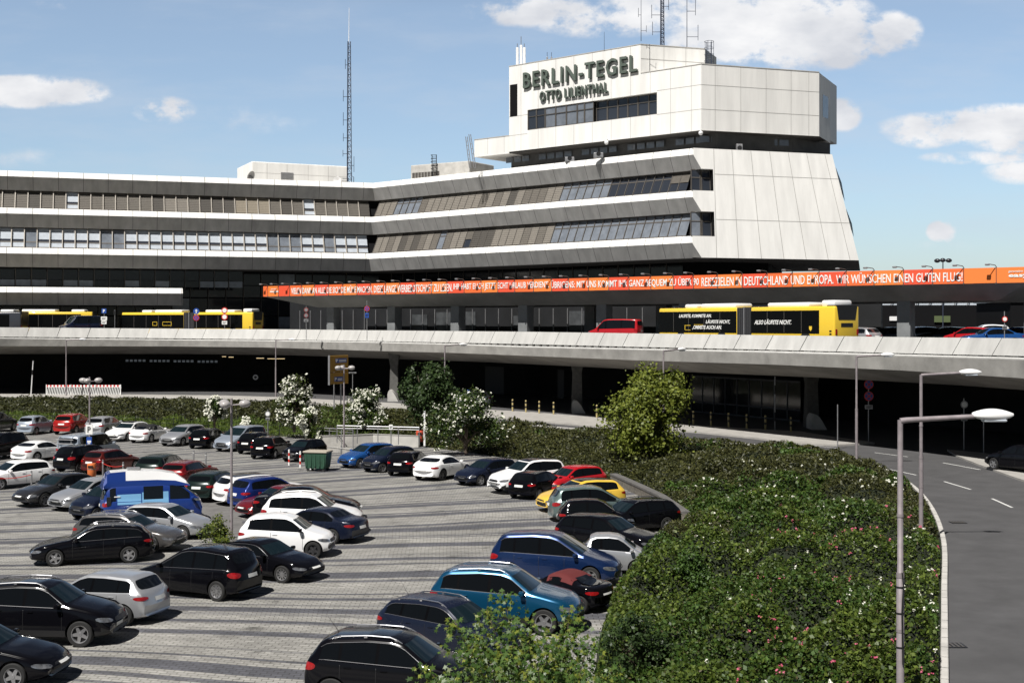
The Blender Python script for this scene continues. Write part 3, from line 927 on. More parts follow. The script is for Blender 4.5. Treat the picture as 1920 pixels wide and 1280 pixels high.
d_ = mb.build('dish', LAMPW, mast, smooth=40); mb = MB(); mb.tube([(-1.4, -.25, 1.3), (0, 0, 1.3)], .05, 5); mb.tube([(-.9, -.1, 1.7), (0, 0, 1.7)], .04, 5); mb.build('dish_arm', MASTBLUE, mast)
mb = MB(); mb.tube([(.75, -.3, -.5), (.75, -.3, 1.9), (.2, 0, 2.2)], .05, 5); mb.build('cable_hoop', MASTBLUE, mast)

def whip(name, label, px, Y, z, h, items=(), r=.05, group='antennas on the upper roof'):
    q_ = XZ(px, Y, z)
    th = thing(name, label, 'antenna', q_, group=group)
    mb = MB(); mb.tube([(0, 0, 0), (0, 0, h)], [r, r * .6], 6); mb.build('pole', MASTBLUE, th)
    for (zz, dx, up) in items:
        mb = MB(); mb.tube([(0, 0, zz), (dx, 0, zz)], r * .6, 4); mb.tube([(dx, 0, zz - up * .3), (dx, 0, zz + up)], r * .6, 4); mb.build('side_element', MASTBLUE, th)
    return th
whip('whip_antenna', 'thin whip antenna left of the lattice mast on the sign block', 1202, 146,  ZU2, 5.5, ((1.2, .6, .6), (3, -.3, .8)), .04)
whip('whip_antenna', 'bent whip antenna with side arms right of the lattice mast', 1288, 150,  ZU2, 7.5, ((1.4, 1.3, 1.4), (4.4, 1.0, 1.6), (6.2, .5, .6)), .05)
whip('whip_antenna', 'short thin whip antenna above the name letters', 1133, 151,  ZU2, 2.2, (), .03)
for i, px in enumerate((970, 977, 983)):
    q_ = XZ(px, 161, ZU2 - .1)
    th = thing('panel_antenna', ['leftmost white panel antenna on the corner above the name', 'tallest middle white panel antenna on the corner above the name', 'rightmost white panel antenna on the corner above the name'][i], 'antenna', q_, group='panel antennas on the upper roof corner')
    mb = MB(); mb.tube([(0, 0, 0), (0, 0, 3.1 + (i == 1) * .9)], .05, 6); mb.build('pole', STEEL, th)
    mb = MB(); mb.rbox(-.17, -.2, .2, .17, .0, 2.6 + (i == 1) * .3, .06); mb.build('panel', LAMPW, th)
for i, px in enumerate((1026, 1034)):
    th = thing('panel_antenna', ['small left one of two short antennas above the letter N', 'small right one of two short antennas above the letter N'][i], 'antenna', XZ(px, 159, ZU2), group='short antennas behind the parapet')
    mb = MB(); mb.tube([(0, 0, 0), (0, 0, 1.5)], .03, 5); mb.build('pole', MASTBLUE, th)
    mb = MB(); mb.rbox(-.1, -.12, .1, .1, .0, .9, .03); mb.build('panel', STEEL, th)
q_ = XZ(1241, 151, ZU2)
th = thing('lattice_antenna', 'dark lattice antenna mast rising out of frame above the sign block', 'mast', q_)
mb = MB(); lattice(mb, 8.5, .27, .2, .5, .06); mb.build('lattice', MASTBLUE, th)
for zz, dx in ((2.2, -1.1), (4.2, -1.2), (5.2, .8), (6.5, -1.0)):
    mb = MB(); mb.tube([(0, 0, zz), (dx, 0, zz)], .03, 4); mb.tube([(dx, 0, zz - .4), (dx, 0, zz + 1.2)], .03, 4); mb.build('side_element', MASTBLUE, th)
# caged ladder at the right of the sign block
q_ = Bv + dF * 8.3; th = thing('cage_ladder', 'caged steel access ladder on the right end of the sign block', 'ladder', (q_.x, q_.y, ZU1), R(0))
mb = MB()
for x in (.1, .6): mb.tube([(x, 0, 0), (x, 0, 4.2)], .04, 5)
for i in range(11): mb.tube([(.1, 0, .3 + i * .35), (.6, 0, .3 + i * .35)], .025, 4)
mb.build('ladder', MASTBLUE, th)
mb = MB()
for i in range(5): mb.tube([(.35 + .55 * math.cos(u), -.1 - .7 * math.sin(u), 1.2 + i * .75) for u in np.linspace(0, 2 * math.pi, 11)], .025, 4)
for u in (0.5, 1.2, 2.0, 2.7): mb.tube([(.35 + .55 * math.cos(u), -.1 - .7 * math.sin(u), 1.2), (.35 + .55 * math.cos(u), -.1 - .7 * math.sin(u), 4.2)], .025, 4)
mb.build('cage', MASTBLUE, th)
mb = MB(); q2 = Bq + dF * 8.22; q3 = q2 + dS2 * 5
mb.add([(q2.x, q2.y, ZU1 - .4), (q3.x, q3.y, ZU1 - .4), (q3.x, q3.y, ZU2), (q2.x, q2.y, ZU2)], [(0, 1, 2, 3)])
mb.build('end_cladding', MATS['grey end sheet'], tower, fix=False)  # grey sheet over the right end of the sign block
# satellite dish on the left roof
th = thing('satellite_dish', 'grey satellite dish at the left end of the white plant room', 'satellite dish', XZ(466, 178, 28.3))
mb = MB(); mb.lathe([(.02, 0), (.4, -.12), (.78, -.42), (.76, -.46), (.02, -.1)], 20, 0, Matrix.Translation((0, 0, 1.25)) @ Matrix.Rotation(R(65), 4, 'Z') @ Matrix.Rotation(R(20), 4, 'X'), 'y'); mb.build('dish', GREYP, th, smooth=40)
mb = MB(); mb.tube([(.5, 0, 0), (.5, 0, 1.1), (0, 0, 1.2)], .06, 5); mb.tube([(-1.1, 0, .5), (-.2, -.3, 0), (.5, 0, .1)], .04, 5); mb.build('stand', MASTBLUE, th)
# crane arms near the sign block
for i, (x0, x1, h) in enumerate(((880, 873, 3.9), (889, 879, 4.2))):
    a_ = XZ(x0, 160, 28.4); b_ = XZ(x1, 160, 28.4 + h)
    th = thing('davit_arm', ['left leaning steel davit arm beside the sign block', 'right leaning steel davit arm beside the sign block'][i], 'davit', a_, group='davit arms on the roof')
    mb = MB()
    for dx in (0, .22): mb.tube([(dx, 0, 0), (b_.x - a_.x + dx, 0, h)], .05, 5)
    for j in range(7): f = j / 7; mb.tube([((b_.x - a_.x) * f, 0, h * f), ((b_.x - a_.x) * f + .22, 0, h * f)], .03, 4)
    mb.build('arm', STEEL, th)
# small cameras/lights hanging under the upper block
for i, (px, py, Y) in enumerate(((1137, 266, 150.5), (1314, 248, 142.0))):
    q_ = P(px, py, Y); th = thing('dome_camera', ['white dome camera hanging under the sign face soffit', 'white dome camera hanging at the corner of the upper block'][i], 'camera', q_, group='dome cameras under the upper block')
    mb = MB(); mb.tube([(0, 0, 0), (0, 0, .7)], .04, 5); mb.build('stem', LAMPW, th)
    mb = MB(); mb.sphere((0, 0, -.1), .26, 8); mb.build('dome', LAMPW, th, smooth=60)
for i, (px, Y) in enumerate(((1122, 148.0), (1386, 143), (1068, 152))):
    q_ = XZ(px, Y + 1.2, 28.3); th = thing('roof_unit', ['small white air conditioning unit on the ledge below the name', 'small white cabinet on the ledge under the front overhang', 'low grey air conditioning unit on the ledge, farthest left'][i], 'air conditioner', q_, group='units on the roof ledge')
    mb = MB(); mb.rbox(-.55 + (i == 1) * .2, -.3, 0, .55 - (i == 1) * .2, .3, .55 + (i == 1) * .3, .05); mb.build('casing', STEEL, th)
    mb = MB(); mb.lathe([(.01, -.32), (.26, -.32), (.27, -.3)], 12, 0, Matrix.Translation((0, 0, .4)), 'y'); mb.build('fan_grille', BLACKP, th)
# ------------------------------------------------------------------ ring of the elevated drive
DK = 7.25
ctrl = [(-260, 134), (0, 144), (200, 148), (350, 149), (500, 146), (690, 136), (850, 124), (1000, 114), (1200, 101), (1455, 88), (1700, 78), (1920, 69), (2120, 61)]
EDGE = [Vector(p) for p in smooth_path([((px - 960) / F * Y, Y) for px, Y in ctrl], 1.2)]
def colpx(p): return 960 + p[0] / p[1] * F
def itp(px, tab):
    xs = [t[0] for t in tab]; return [float(np.interp(px, xs, [t[i] for t in tab])) for i in range(1, len(tab[0]))]
# heights read off the photograph along the edge: parapet top, parapet foot, ledge top, ledge foot
TAB = [(0, 613.5, 631, 633, 648.5), (320, 616, 634, 636, 649), (500, 617, 636, 637.5, 651), (690, 619, 639, 640, 657), (850, 620.5, 642, 644, 661), (1000, 622, 645, 649, 667), (1200, 625, 650, 653, 675), (1455, 628.5, 655.5, 658, 683), (1700, 632, 662, 664, 694), (1920, 634, 667, 670, 708), (2120, 638, 673, 678, 724)]
def edge_z(p):
    px = colpx(p); t = itp(px, TAB); Y = p[1]
    return [CZ - (v - HZ) / F * Y for v in t]
drive = thing('elevated_driveway', 'curved elevated concrete driveway with a white panelled parapet above the lower road', 'elevated road', (0, 0, 0))
def edge_rows(mb, spec, mi=0, pts=EDGE):
    """spec: list of (outward offset, index of height or number, dz)"""
    rows = []
    n = len(pts)
    offs = [offset_path(pts, s[0]) for s in spec]
    vs = []; fs = []
    for j, s in enumerate(spec):
        for i, p in enumerate(pts):
            z = edge_z(p)[s[1]] + s[2] if s[1] is not None else s[2]
            q_ = offs[j][i]; vs.append((q_.x, q_.y, z))
    for j in range(len(spec) - 1):
        for i in range(n - 1): fs.append((j * n + i, j * n + i + 1, (j + 1) * n + i + 1, (j + 1) * n + i))
    mb.add(vs, fs, mi)
mb = MB(); edge_rows(mb, [(-.9, 2, .02), (.42, 2, 0), (.5, 2, -.06), (.5, 2, -.12)]); mb.build('ledge', CONCW, drive, smooth=30, fix=False)
mb = MB(); edge_rows(mb, [(.5, 2, -.12), (.42, 3, 0), (.3, 3, -.02)]); mb.build('edge_beam', CONC, drive, smooth=30, fix=False)
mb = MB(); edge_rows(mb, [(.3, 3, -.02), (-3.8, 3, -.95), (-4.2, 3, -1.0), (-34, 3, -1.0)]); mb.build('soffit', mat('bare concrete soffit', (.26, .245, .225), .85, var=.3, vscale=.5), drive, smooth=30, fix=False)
mb = MB(); edge_rows(mb, [(-.2, 1, .02), (-.2, 1, -.25)]); mb.build('gutter', BLACKP, drive, fix=False)  # black strip behind the slit under the parapet
# kerb gap posts under the parapet
mb = MB()
for (s, p, t) in along(EDGE, 1.1, .3):
    z = edge_z(p); n = Vector((t.y, -t.x)); q_ = p + n * .05
    M_ = Matrix.Translation((q_.x, q_.y, z[2])) @ Matrix.Rotation(math.atan2(t.y, t.x), 4, 'Z')
    mb.box(-.32, -.1, 0, .32, .1, z[1] - z[2] + .02, 0, M_)
mb.build('gap_block', CONCW, drive)
# parapet panels, one part each
samples = along(EDGE, 3.3, .8)
n_panels = 0
for i in range(len(samples) - 1):
    s, p, t = samples[i]; s2, p2, t2 = samples[i + 1]
    if colpx(p2) < -60 or colpx(p) > 1990: continue
    t = (p2 - p).normalized(); n = Vector((t.y, -t.x)); g = .03
    a = p + t * g; b = p2 - t * g
    za = edge_z(p); zb2 = edge_z(p2)
    mb = MB()
    lean_ = .35
    def pp(q_, off, z): return (q_.x + n.x * off, q_.y + n.y * off, z)
    sh = t * .38                       # the joints slant
    v = [pp(a, .25, za[1]), pp(b, .25, zb2[1]), pp(b + sh, .25 - lean_, zb2[0]), pp(a + sh, .25 - lean_, za[0]),
         pp(a, .05, za[1]), pp(b, .05, zb2[1]), pp(b + sh, .05 - lean_, zb2[0]), pp(a + sh, .05 - lean_, za[0])]
    mb.add(v, [(0, 1, 2, 3), (5, 4, 7, 6), (3, 2, 6, 7), (0, 4, 5, 1), (1, 5, 6, 2), (0, 3, 7, 4)])
    mb.build('parapet_panel', CONCW, drive); n_panels += 1
# roadway on top
mb = MB()
inner = offset_path(EDGE, -.2)
vs = [(p.x, p.y, edge_z(EDGE[i])[1] - .06) for i, p in enumerate(inner)]
far = [(p.x * 1.0, p.y) for p in offset_path(EDGE, -9)]
vs += [(p[0], p[1], DK) for p in far]
n = len(EDGE)
mb.add(vs, [(i, i + 1, n + i + 1, n + i) for i in range(n - 1)])
fp = [(p[0], p[1], DK) for p in far] + [(160, 60, DK), (420, 420, DK), (-420, 420, DK), (-160, 120, DK)]
mb.add(fp, [tuple(range(len(fp)))[::-1]])
deckroad = mb.build('roadway', ASPH, drive, fix=False)

# piers with a curved foot
soff = lambda p: edge_z(p)[3] - .98
def pier(px, py, w, label, foot=True):
    b = G(px, py, .9)
    th = thing('bridge_pier', label, 'pier', (b.x, b.y, .9), 0, 'piers under the elevated driveway')
    mb = MB()
    h = 4.4 if b.y > 100 else 4.2
    w0, w1 = w * .5, w * .62
    mb.add([(-w0, -.5, 0), (w0, -.5, 0), (w0, .8, 0), (-w0, .8, 0), (-w0 * .8, -.35, h * .8), (w0 * .8, -.35, h * .8), (w0 * .8, .7, h * .8), (-w0 * .8, .7, h * .8),
            (-w1, -.6, h + .6), (w1, -.6, h + .6), (w1, .9, h + .6), (-w1, .9, h + .6)],
           [(0, 1, 5, 4), (1, 2, 6, 5), (2, 3, 7, 6), (3, 0, 4, 7), (4, 5, 9, 8), (5, 6, 10, 9), (6, 7, 11, 10), (7, 4, 8, 11)])
    mb.build('shaft', mat('pier concrete darkened for shade', (.11, .107, .10), .85, var=.3), th, smooth=25)  # shaft colour darkened to stand in for the deck's shadow
    if foot:
        mb = MB(); prof = []
        k = 12
        for i in range(k + 1):
            u = i / k; prof.append((w * (-.55 + 1.15 * u) + .1, 1.25 * math.cos(u * math.pi / 2) ** .8 if u < .999 else 0.0))
        prof = [(-.52 * w, 0), (-.52 * w, .75), (-.42 * w, 1.05)] + [(w * (-.3 + .95 * (i / 8)), 1.18 * math.cos(i / 8 * math.pi / 2)) for i in range(9)]
        vs = [(x, -2.2, z) for x, z in prof] + [(x, -.45, z) for x, z in prof]
        m_ = len(prof)
        mb.add(vs, [tuple(range(m_)), tuple(range(2 * m_ - 1, m_ - 1, -1))] + [(i, i + m_, i + m_ + 1, i + 1) for i in range(m_ - 1)])
        mb.build('foot', CONCL, th, smooth=40)
pier(1522, 801, 1.0, 'concrete pier with curved foot near the right-hand street lamp')
pier(1082, 772, 1.0, 'concrete pier with curved foot between the bollards and the round green tree')
pier(739, 750, .95, 'concrete pier with curved foot left of the dark green tree')

# lower storey deep under the driveway: back wall, doors
bw = offset_path(EDGE, -20)
lower = thing('lower_terminal_front', 'shadowed lower terminal front with doors under the elevated driveway', 'terminal building', (0, 0, 0))
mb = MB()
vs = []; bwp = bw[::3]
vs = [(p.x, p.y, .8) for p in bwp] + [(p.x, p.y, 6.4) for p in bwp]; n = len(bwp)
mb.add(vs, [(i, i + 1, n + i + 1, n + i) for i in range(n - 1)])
mb.build('wall', mat('lower wall darkened for shade', (.014, .014, .015), .8, var=.4, vscale=.4), lower, fix=False)  # wall and door colours kept dark, standing in for the shade
bd_ = offset_path(EDGE, -14)
segd = [(p, colpx(p)) for p in bd_]
mb = MB(); k = 0
dpts = [p for p, x in segd if 1285 < x < 1500]
for (s, p, t) in along(dpts, 1.55, 0):
    M_ = Matrix.Translation((p.x, p.y, .9)) @ Matrix.Rotation(math.atan2(t.y, t.x), 4, 'Z')
    dm = MB()
    dm.box(0, -.05, 0, .1, .05, 3.3, 0, M_); dm.box(0, -.05, 3.2, 1.55, .05, 3.35, 0, M_); dm.box(0, -.05, .9, 1.55, .05, 1.0, 0, M_); dm.box(0, -.05, 0, 1.55, .05, .12, 0, M_)
    d_ = dm.build('glass_door', mat('grey door frame', (.07, .072, .08), .5), lower)
    dm = MB(); dm.add([(.1, 0, .1), (1.55, 0, .1), (1.55, 0, 3.2), (.1, 0, 3.2)], [(0, 1, 2, 3)], 0, M_); dm.build('pane', MATS['glass darkened for shade'], d_, fix=False); k += 1
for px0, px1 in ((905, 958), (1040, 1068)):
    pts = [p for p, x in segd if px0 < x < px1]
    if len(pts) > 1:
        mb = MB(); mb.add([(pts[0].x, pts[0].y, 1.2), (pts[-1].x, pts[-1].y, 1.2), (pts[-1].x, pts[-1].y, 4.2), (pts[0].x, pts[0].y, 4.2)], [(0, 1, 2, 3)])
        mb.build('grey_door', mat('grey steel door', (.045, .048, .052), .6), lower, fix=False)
# strips of light and small lamps under the left part
def ceil_lamp(px0, px1, py, Y, label):
    a_ = P(px0, py, Y); th = thing('ceiling_lamp', label, 'ceiling lamp', a_, group='ceiling lamps under the driveway')
    w = (px1 - px0) / F * Y
    mb = MB(); mb.box(0, 0, 0, w, .15, .06); mb.build('housing', STEEL, th)
    mb = MB(); mb.box(.03, .02, -.05, w - .03, .13, -.004); mb.build('tube_light', mat('lit tube', (.8, .7, .5), .5, emit=(1, .72, .35, .9)), th)
ceil_lamp(480, 495, 671, 150, 'short lit ceiling lamp left of the two longer ones behind the lamp post')
ceil_lamp(501, 534, 672, 150, 'long lit ceiling lamp just behind the grey lamp post')
ceil_lamp(416, 424, 668, 152, 'dim first ceiling lamp of the left group')
ceil_lamp(428, 438, 669, 152, 'dim last ceiling lamp of the left group')
for g_ in range(4):
    for j in range(5):
        q_ = P(238 + g_ * 45 + j * 8, 676 + g_ * .6, 157); mb = MB(); mb.box(q_.x - .16, q_.y, q_.z - .12, q_.x + .16, q_.y + .1, q_.z + .14)
        mb.build('wall_vent', mat('faintly glowing vents', (.22, .23, .25), .5, emit=(.6, .7, .8, .04)), lower)  # vents given a faint glow so they show in the dark
q_ = P(479, 707, 150); th = thing('round_sign', 'dim round wall sign in the dark below the driveway', 'sign', q_)
mb = MB(); mb.lathe([(.02, 0), (.34, 0), (.34, .06), (.02, .06)], 18, 0, None, 'y'); mb.lathe([(.18, -.02), (.3, -.02), (.3, -.01)], 18, 1, None, 'y'); mb.build('disc', [BLACKP, STEEL], th)

# ------------------------------------------------------------------ entrance canopy with the long banner
ca = Vector(((495 - 960) / F * 144, 144.0)); cb = Vector(((1925 - 960) / F * 94.2, 94.2))
dC = (cb - ca).normalized(); LC = (cb - ca).length; angC = math.atan2(dC.y, dC.x)
canopy = thing('entrance_canopy', 'long concrete entrance canopy on square pillars carrying the orange banner', 'canopy', (ca.x, ca.y, DK), angC)
ZC0, ZC1 = 10.75, 13.05
def uC(px):                                          # metres along the canopy under photo column px
    a = (px - 960) / F
    return (a * ca.y - ca.x) / (dC.x - a * dC.y)
lo = lambda z: z - DK
mb = MB()
u0 = uC(560); 
mb.add([(0, 0, lo(12.0)), (LC, 0, lo(12.0)), (LC - 2.6, 1.9, lo(ZC0)), (uC(572), 1.9, lo(ZC0)), (LC, 0, lo(12.95)), (0, 0, lo(12.95)), (LC, 14, lo(12.95)), (0, 14, lo(12.95)), (LC - 2.6, 14, lo(ZC0)), (uC(572), 14, lo(ZC0)), (LC, 14, lo(12.0))],
       [(0, 1, 2, 3), (0, 5, 4, 1), (5, 7, 6, 4), (3, 2, 8, 9), (1, 4, 6, 10), (1, 10, 8, 2), (0, 3, 9)])
mb.build('canopy_beam', mat('grey canopy concrete', (.22, .22, .21), .65, var=.3, vscale=.35), canopy)
for i, (px, py, row) in enumerate([(575, 0, 0), (688, 0, 0), (806, 0, 0), (932, 0, 0), (1078, 0, 0), (1232, 0, 0), (1420, 0, 0), (1640, 0, 0), (1878, 0, 0)]):
    u = uC(px) + 1.6
    mb = MB(); mb.rbox(u - .55, 1.95, lo(DK), u + .55, 3.1, lo(ZC0 + .02), .04, 1)
    mb.build('pillar', mat('grey pillar paint', (.20, .21, .215), .6, var=.2, vscale=1), canopy)
for px in (1178, 1322, 1503, 1035, 1290):
    u = uC(px) - 2.5
    mb = MB(); mb.rbox(u - .6, 10, lo(DK), u + .6, 11.2, lo(ZC0 + .02), .04, 1)
    mb.build('pillar', MATS['grey pillar paint'], canopy)
# back wall of the hall under the canopy
mb = MB(); mb.box(-14, 17, lo(DK), uC(1640) - 6, 17.3, lo(12.9)); mb.build('hall_wall', mat('hall wall darkened for shade', (.012, .013, .015), .6, var=.5, vscale=.3), canopy)  # near-black wall colour stands in for the canopy's deep shade
mb = MB()
for i in range(46):
    u = -12 + i * 1.9
    if u > uC(1640) - 8: break
    mb.box(u, 16.8, 0, u + .08, 16.98, 3.4)
mb.build('hall_mullion', STEEL, canopy)
for i in range(26):
    u = -12 + i * 3.8 + .2
    if rr.random() < .5 or u > uC(1600) - 8: continue
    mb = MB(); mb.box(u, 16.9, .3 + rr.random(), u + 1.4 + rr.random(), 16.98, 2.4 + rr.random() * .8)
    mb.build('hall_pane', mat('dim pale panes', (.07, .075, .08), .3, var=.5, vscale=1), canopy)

banner = thing('advertising_banner', 'long orange banner along the canopy with one white line of German text', 'banner', (ca.x, ca.y, 12.0), angC)
BH = 1.15
def bz(u): return 0
np_ = 24
bedges = [uC(px) for px in (495, 504, 524, 545, 568, 592, 618, 645, 671, 697, 725, 752, 781, 811, 840, 872, 904, 935, 967, 1002, 1036, 1068, 1105, 1143, 1181, 1222, 1264, 1302, 1347, 1393, 1440, 1487, 1537, 1588, 1640, 1695, 1750, 1808, 1869)] + [LC]
om = [mat('orange banner cloth', (.80, .145, .035), .6), mat('deep orange banner cloth', (.74, .085, .035), .6), mat('light orange banner cloth', (.84, .21, .04), .6)]
for i in range(len(bedges) - 1):
    u0, u1 = bedges[i], bedges[i + 1]
    mb = MB(); mb.box(u0 + .012, -.12, 0, u1 - .012, -.02, BH)
    # a slanting colour change inside some panels
    if i % 3 == 1:
        f0, f1 = u0 + (u1 - u0) * .3, u0 + (u1 - u0) * .75
        mb.add([(f0, -.126, .012), (u1 - .02, -.126, .012), (u1 - .02, -.126, BH - .012), (f1, -.126, BH - .012)], [(0, 1, 2, 3)], 1)
    mb.build('banner_panel', [om[2] if i >= 37 else om[(i * 2) % 3], om[2] if i >= 36 else om[(i + 1) % 3]], banner, fix=False)
def banner_text(body, x0, x1, z, h, name, bold=.012):
    u0, u1 = uC(x0), uC(x1)
    me = text_mesh(body, u1 - u0, h, .02, bold=bold)
    o = link(name, me, banner, [LETTER]); o.location = (u0, -.14, z)
segs_txt = [
    ('VIELEN DANK AN ALLE, DIE SICH DIE MÜHE MACHEN,', 548, 700), ('DIESE LANGE WERBEBOTSCHAFT ZU LESEN.', 703, 850), ('IHR HABT EUCH JETZT ECHT URLAUB VERDIENT.', 852, 1031),
    ('ÜBRIGENS: MIT UNS KOMMT IHR GANZ BEQUEM ZU ÜBER 90', 1035, 1312), ('REISEZIELEN IN DEUTSCHLAND UND EUROPA.', 1317, 1564), ('WIR WÜNSCHEN EINEN GUTEN FLUG!', 1569, 1806)]
for (s_, a_, b_) in segs_txt: 
    umlaut_h = .86 if 'Ü' in s_ else .76
    banner_text(s_, a_, b_, .17 - (.07 if ',' in s_ else 0), umlaut_h + (.07 if ',' in s_ else 0), 'banner_lettering', .010)
banner_text('generation', 1892, 1919, .72, .2, 'banner_logo', .005); banner_text('easyJet', 1892, 1952, .32, .38, 'banner_logo', .03)
banner_text('generation', 510, 521, .72, .16, 'banner_logo', .005); banner_text('easyJet', 508, 524, .38, .3, 'banner_logo', .03)
# spot lamps along the top
for i, u in enumerate(bedges[1:-1]):
    th = thing('banner_spotlight', 'small steel arm spotlight above the orange banner', 'spotlight', (ca.x + dC.x * u, ca.y + dC.y * u, 12.0), angC, 'spotlights above the banner')
    mb = MB(); mb.tube([(0, -.05, BH + .02), (-.05, -.25, BH + .18), (-.42, -.75, BH + .26)], .032, 5); mb.tube([(0, -.16, -.02), (0, -.16, BH + .04)], .025, 4); mb.box(-.05, -.2, -.06, .05, -.12, .04); mb.build('arm', FRAME, th)
    mb = MB(); mb.rbox(-.62, -.9, BH + .14, -.3, -.66, BH + .28, .04, 1); mb.build('head', STEEL, th)

# ------------------------------------------------------------------ far side, seen under the canopy on the right
far_t = thing('far_terminal', 'distant dark terminal wing with a pale roof seen beneath the canopy on the right', 'terminal building', (0, 0, 0))
mb = MB(); a_ = XZ(1630, 215, DK); b_ = XZ(1885, 215, DK)
mb.box(a_.x, 215, DK, b_.x, 240, P(1650, 572, 215).z); mb.build('dark_block', DARK, far_t)
mb = MB(); mb.box(a_.x - 6, 246, DK + 3, XZ(2080, 246, 0).x, 270, P(1650, 561, 246).z); mb.build('pale_roof', mat('pale blue roof sheets', (.55, .6, .66), .5, var=.15, vscale=.3), far_t)
mb = MB()
for px in range(1650, 1900, 24):
    q_ = P(px, 566, 244); mb.tube([(q_.x, 245.5, q_.z - .8), (q_.x + .5, 245.5, q_.z + 1.0)], .12, 4)
mb.build('roof_rib', STEEL, far_t)
mb = MB(); q0 = P(1668, 601, 214.8); q1 = P(1697, 593, 214.8); mb.box(q0.x, 214.8, q0.z, q1.x, 214.9, q1.z); mb.build('lit_window', LAMPW, far_t)
mb = MB()
for x0, x1 in ((1752, 1782), (1835, 1862)):
    q0 = P(x0, 604, 214.7); q1 = P(x1, 592, 214.7); mb.box(q0.x, 214.7, q0.z, q1.x, 214.85, q1.z)
mb.build('green_opening', mat('greenish opening', (.09, .12, .05), .7), far_t)
th = thing('far_gate_building', 'distant dark building with blue strip at the right edge behind the last pillar', 'building', XZ(1895, 190, DK))
mb = MB(); mb.box(0, 0, 0, 26, 14, 4.9); mb.build('wall', DARK, th)
mb = MB(); mb.box(-.5, -.3, 4.9, 26, 14, 5.7); mb.build('roof', mat('blue grey roof edge', (.30, .36, .42), .5), th)
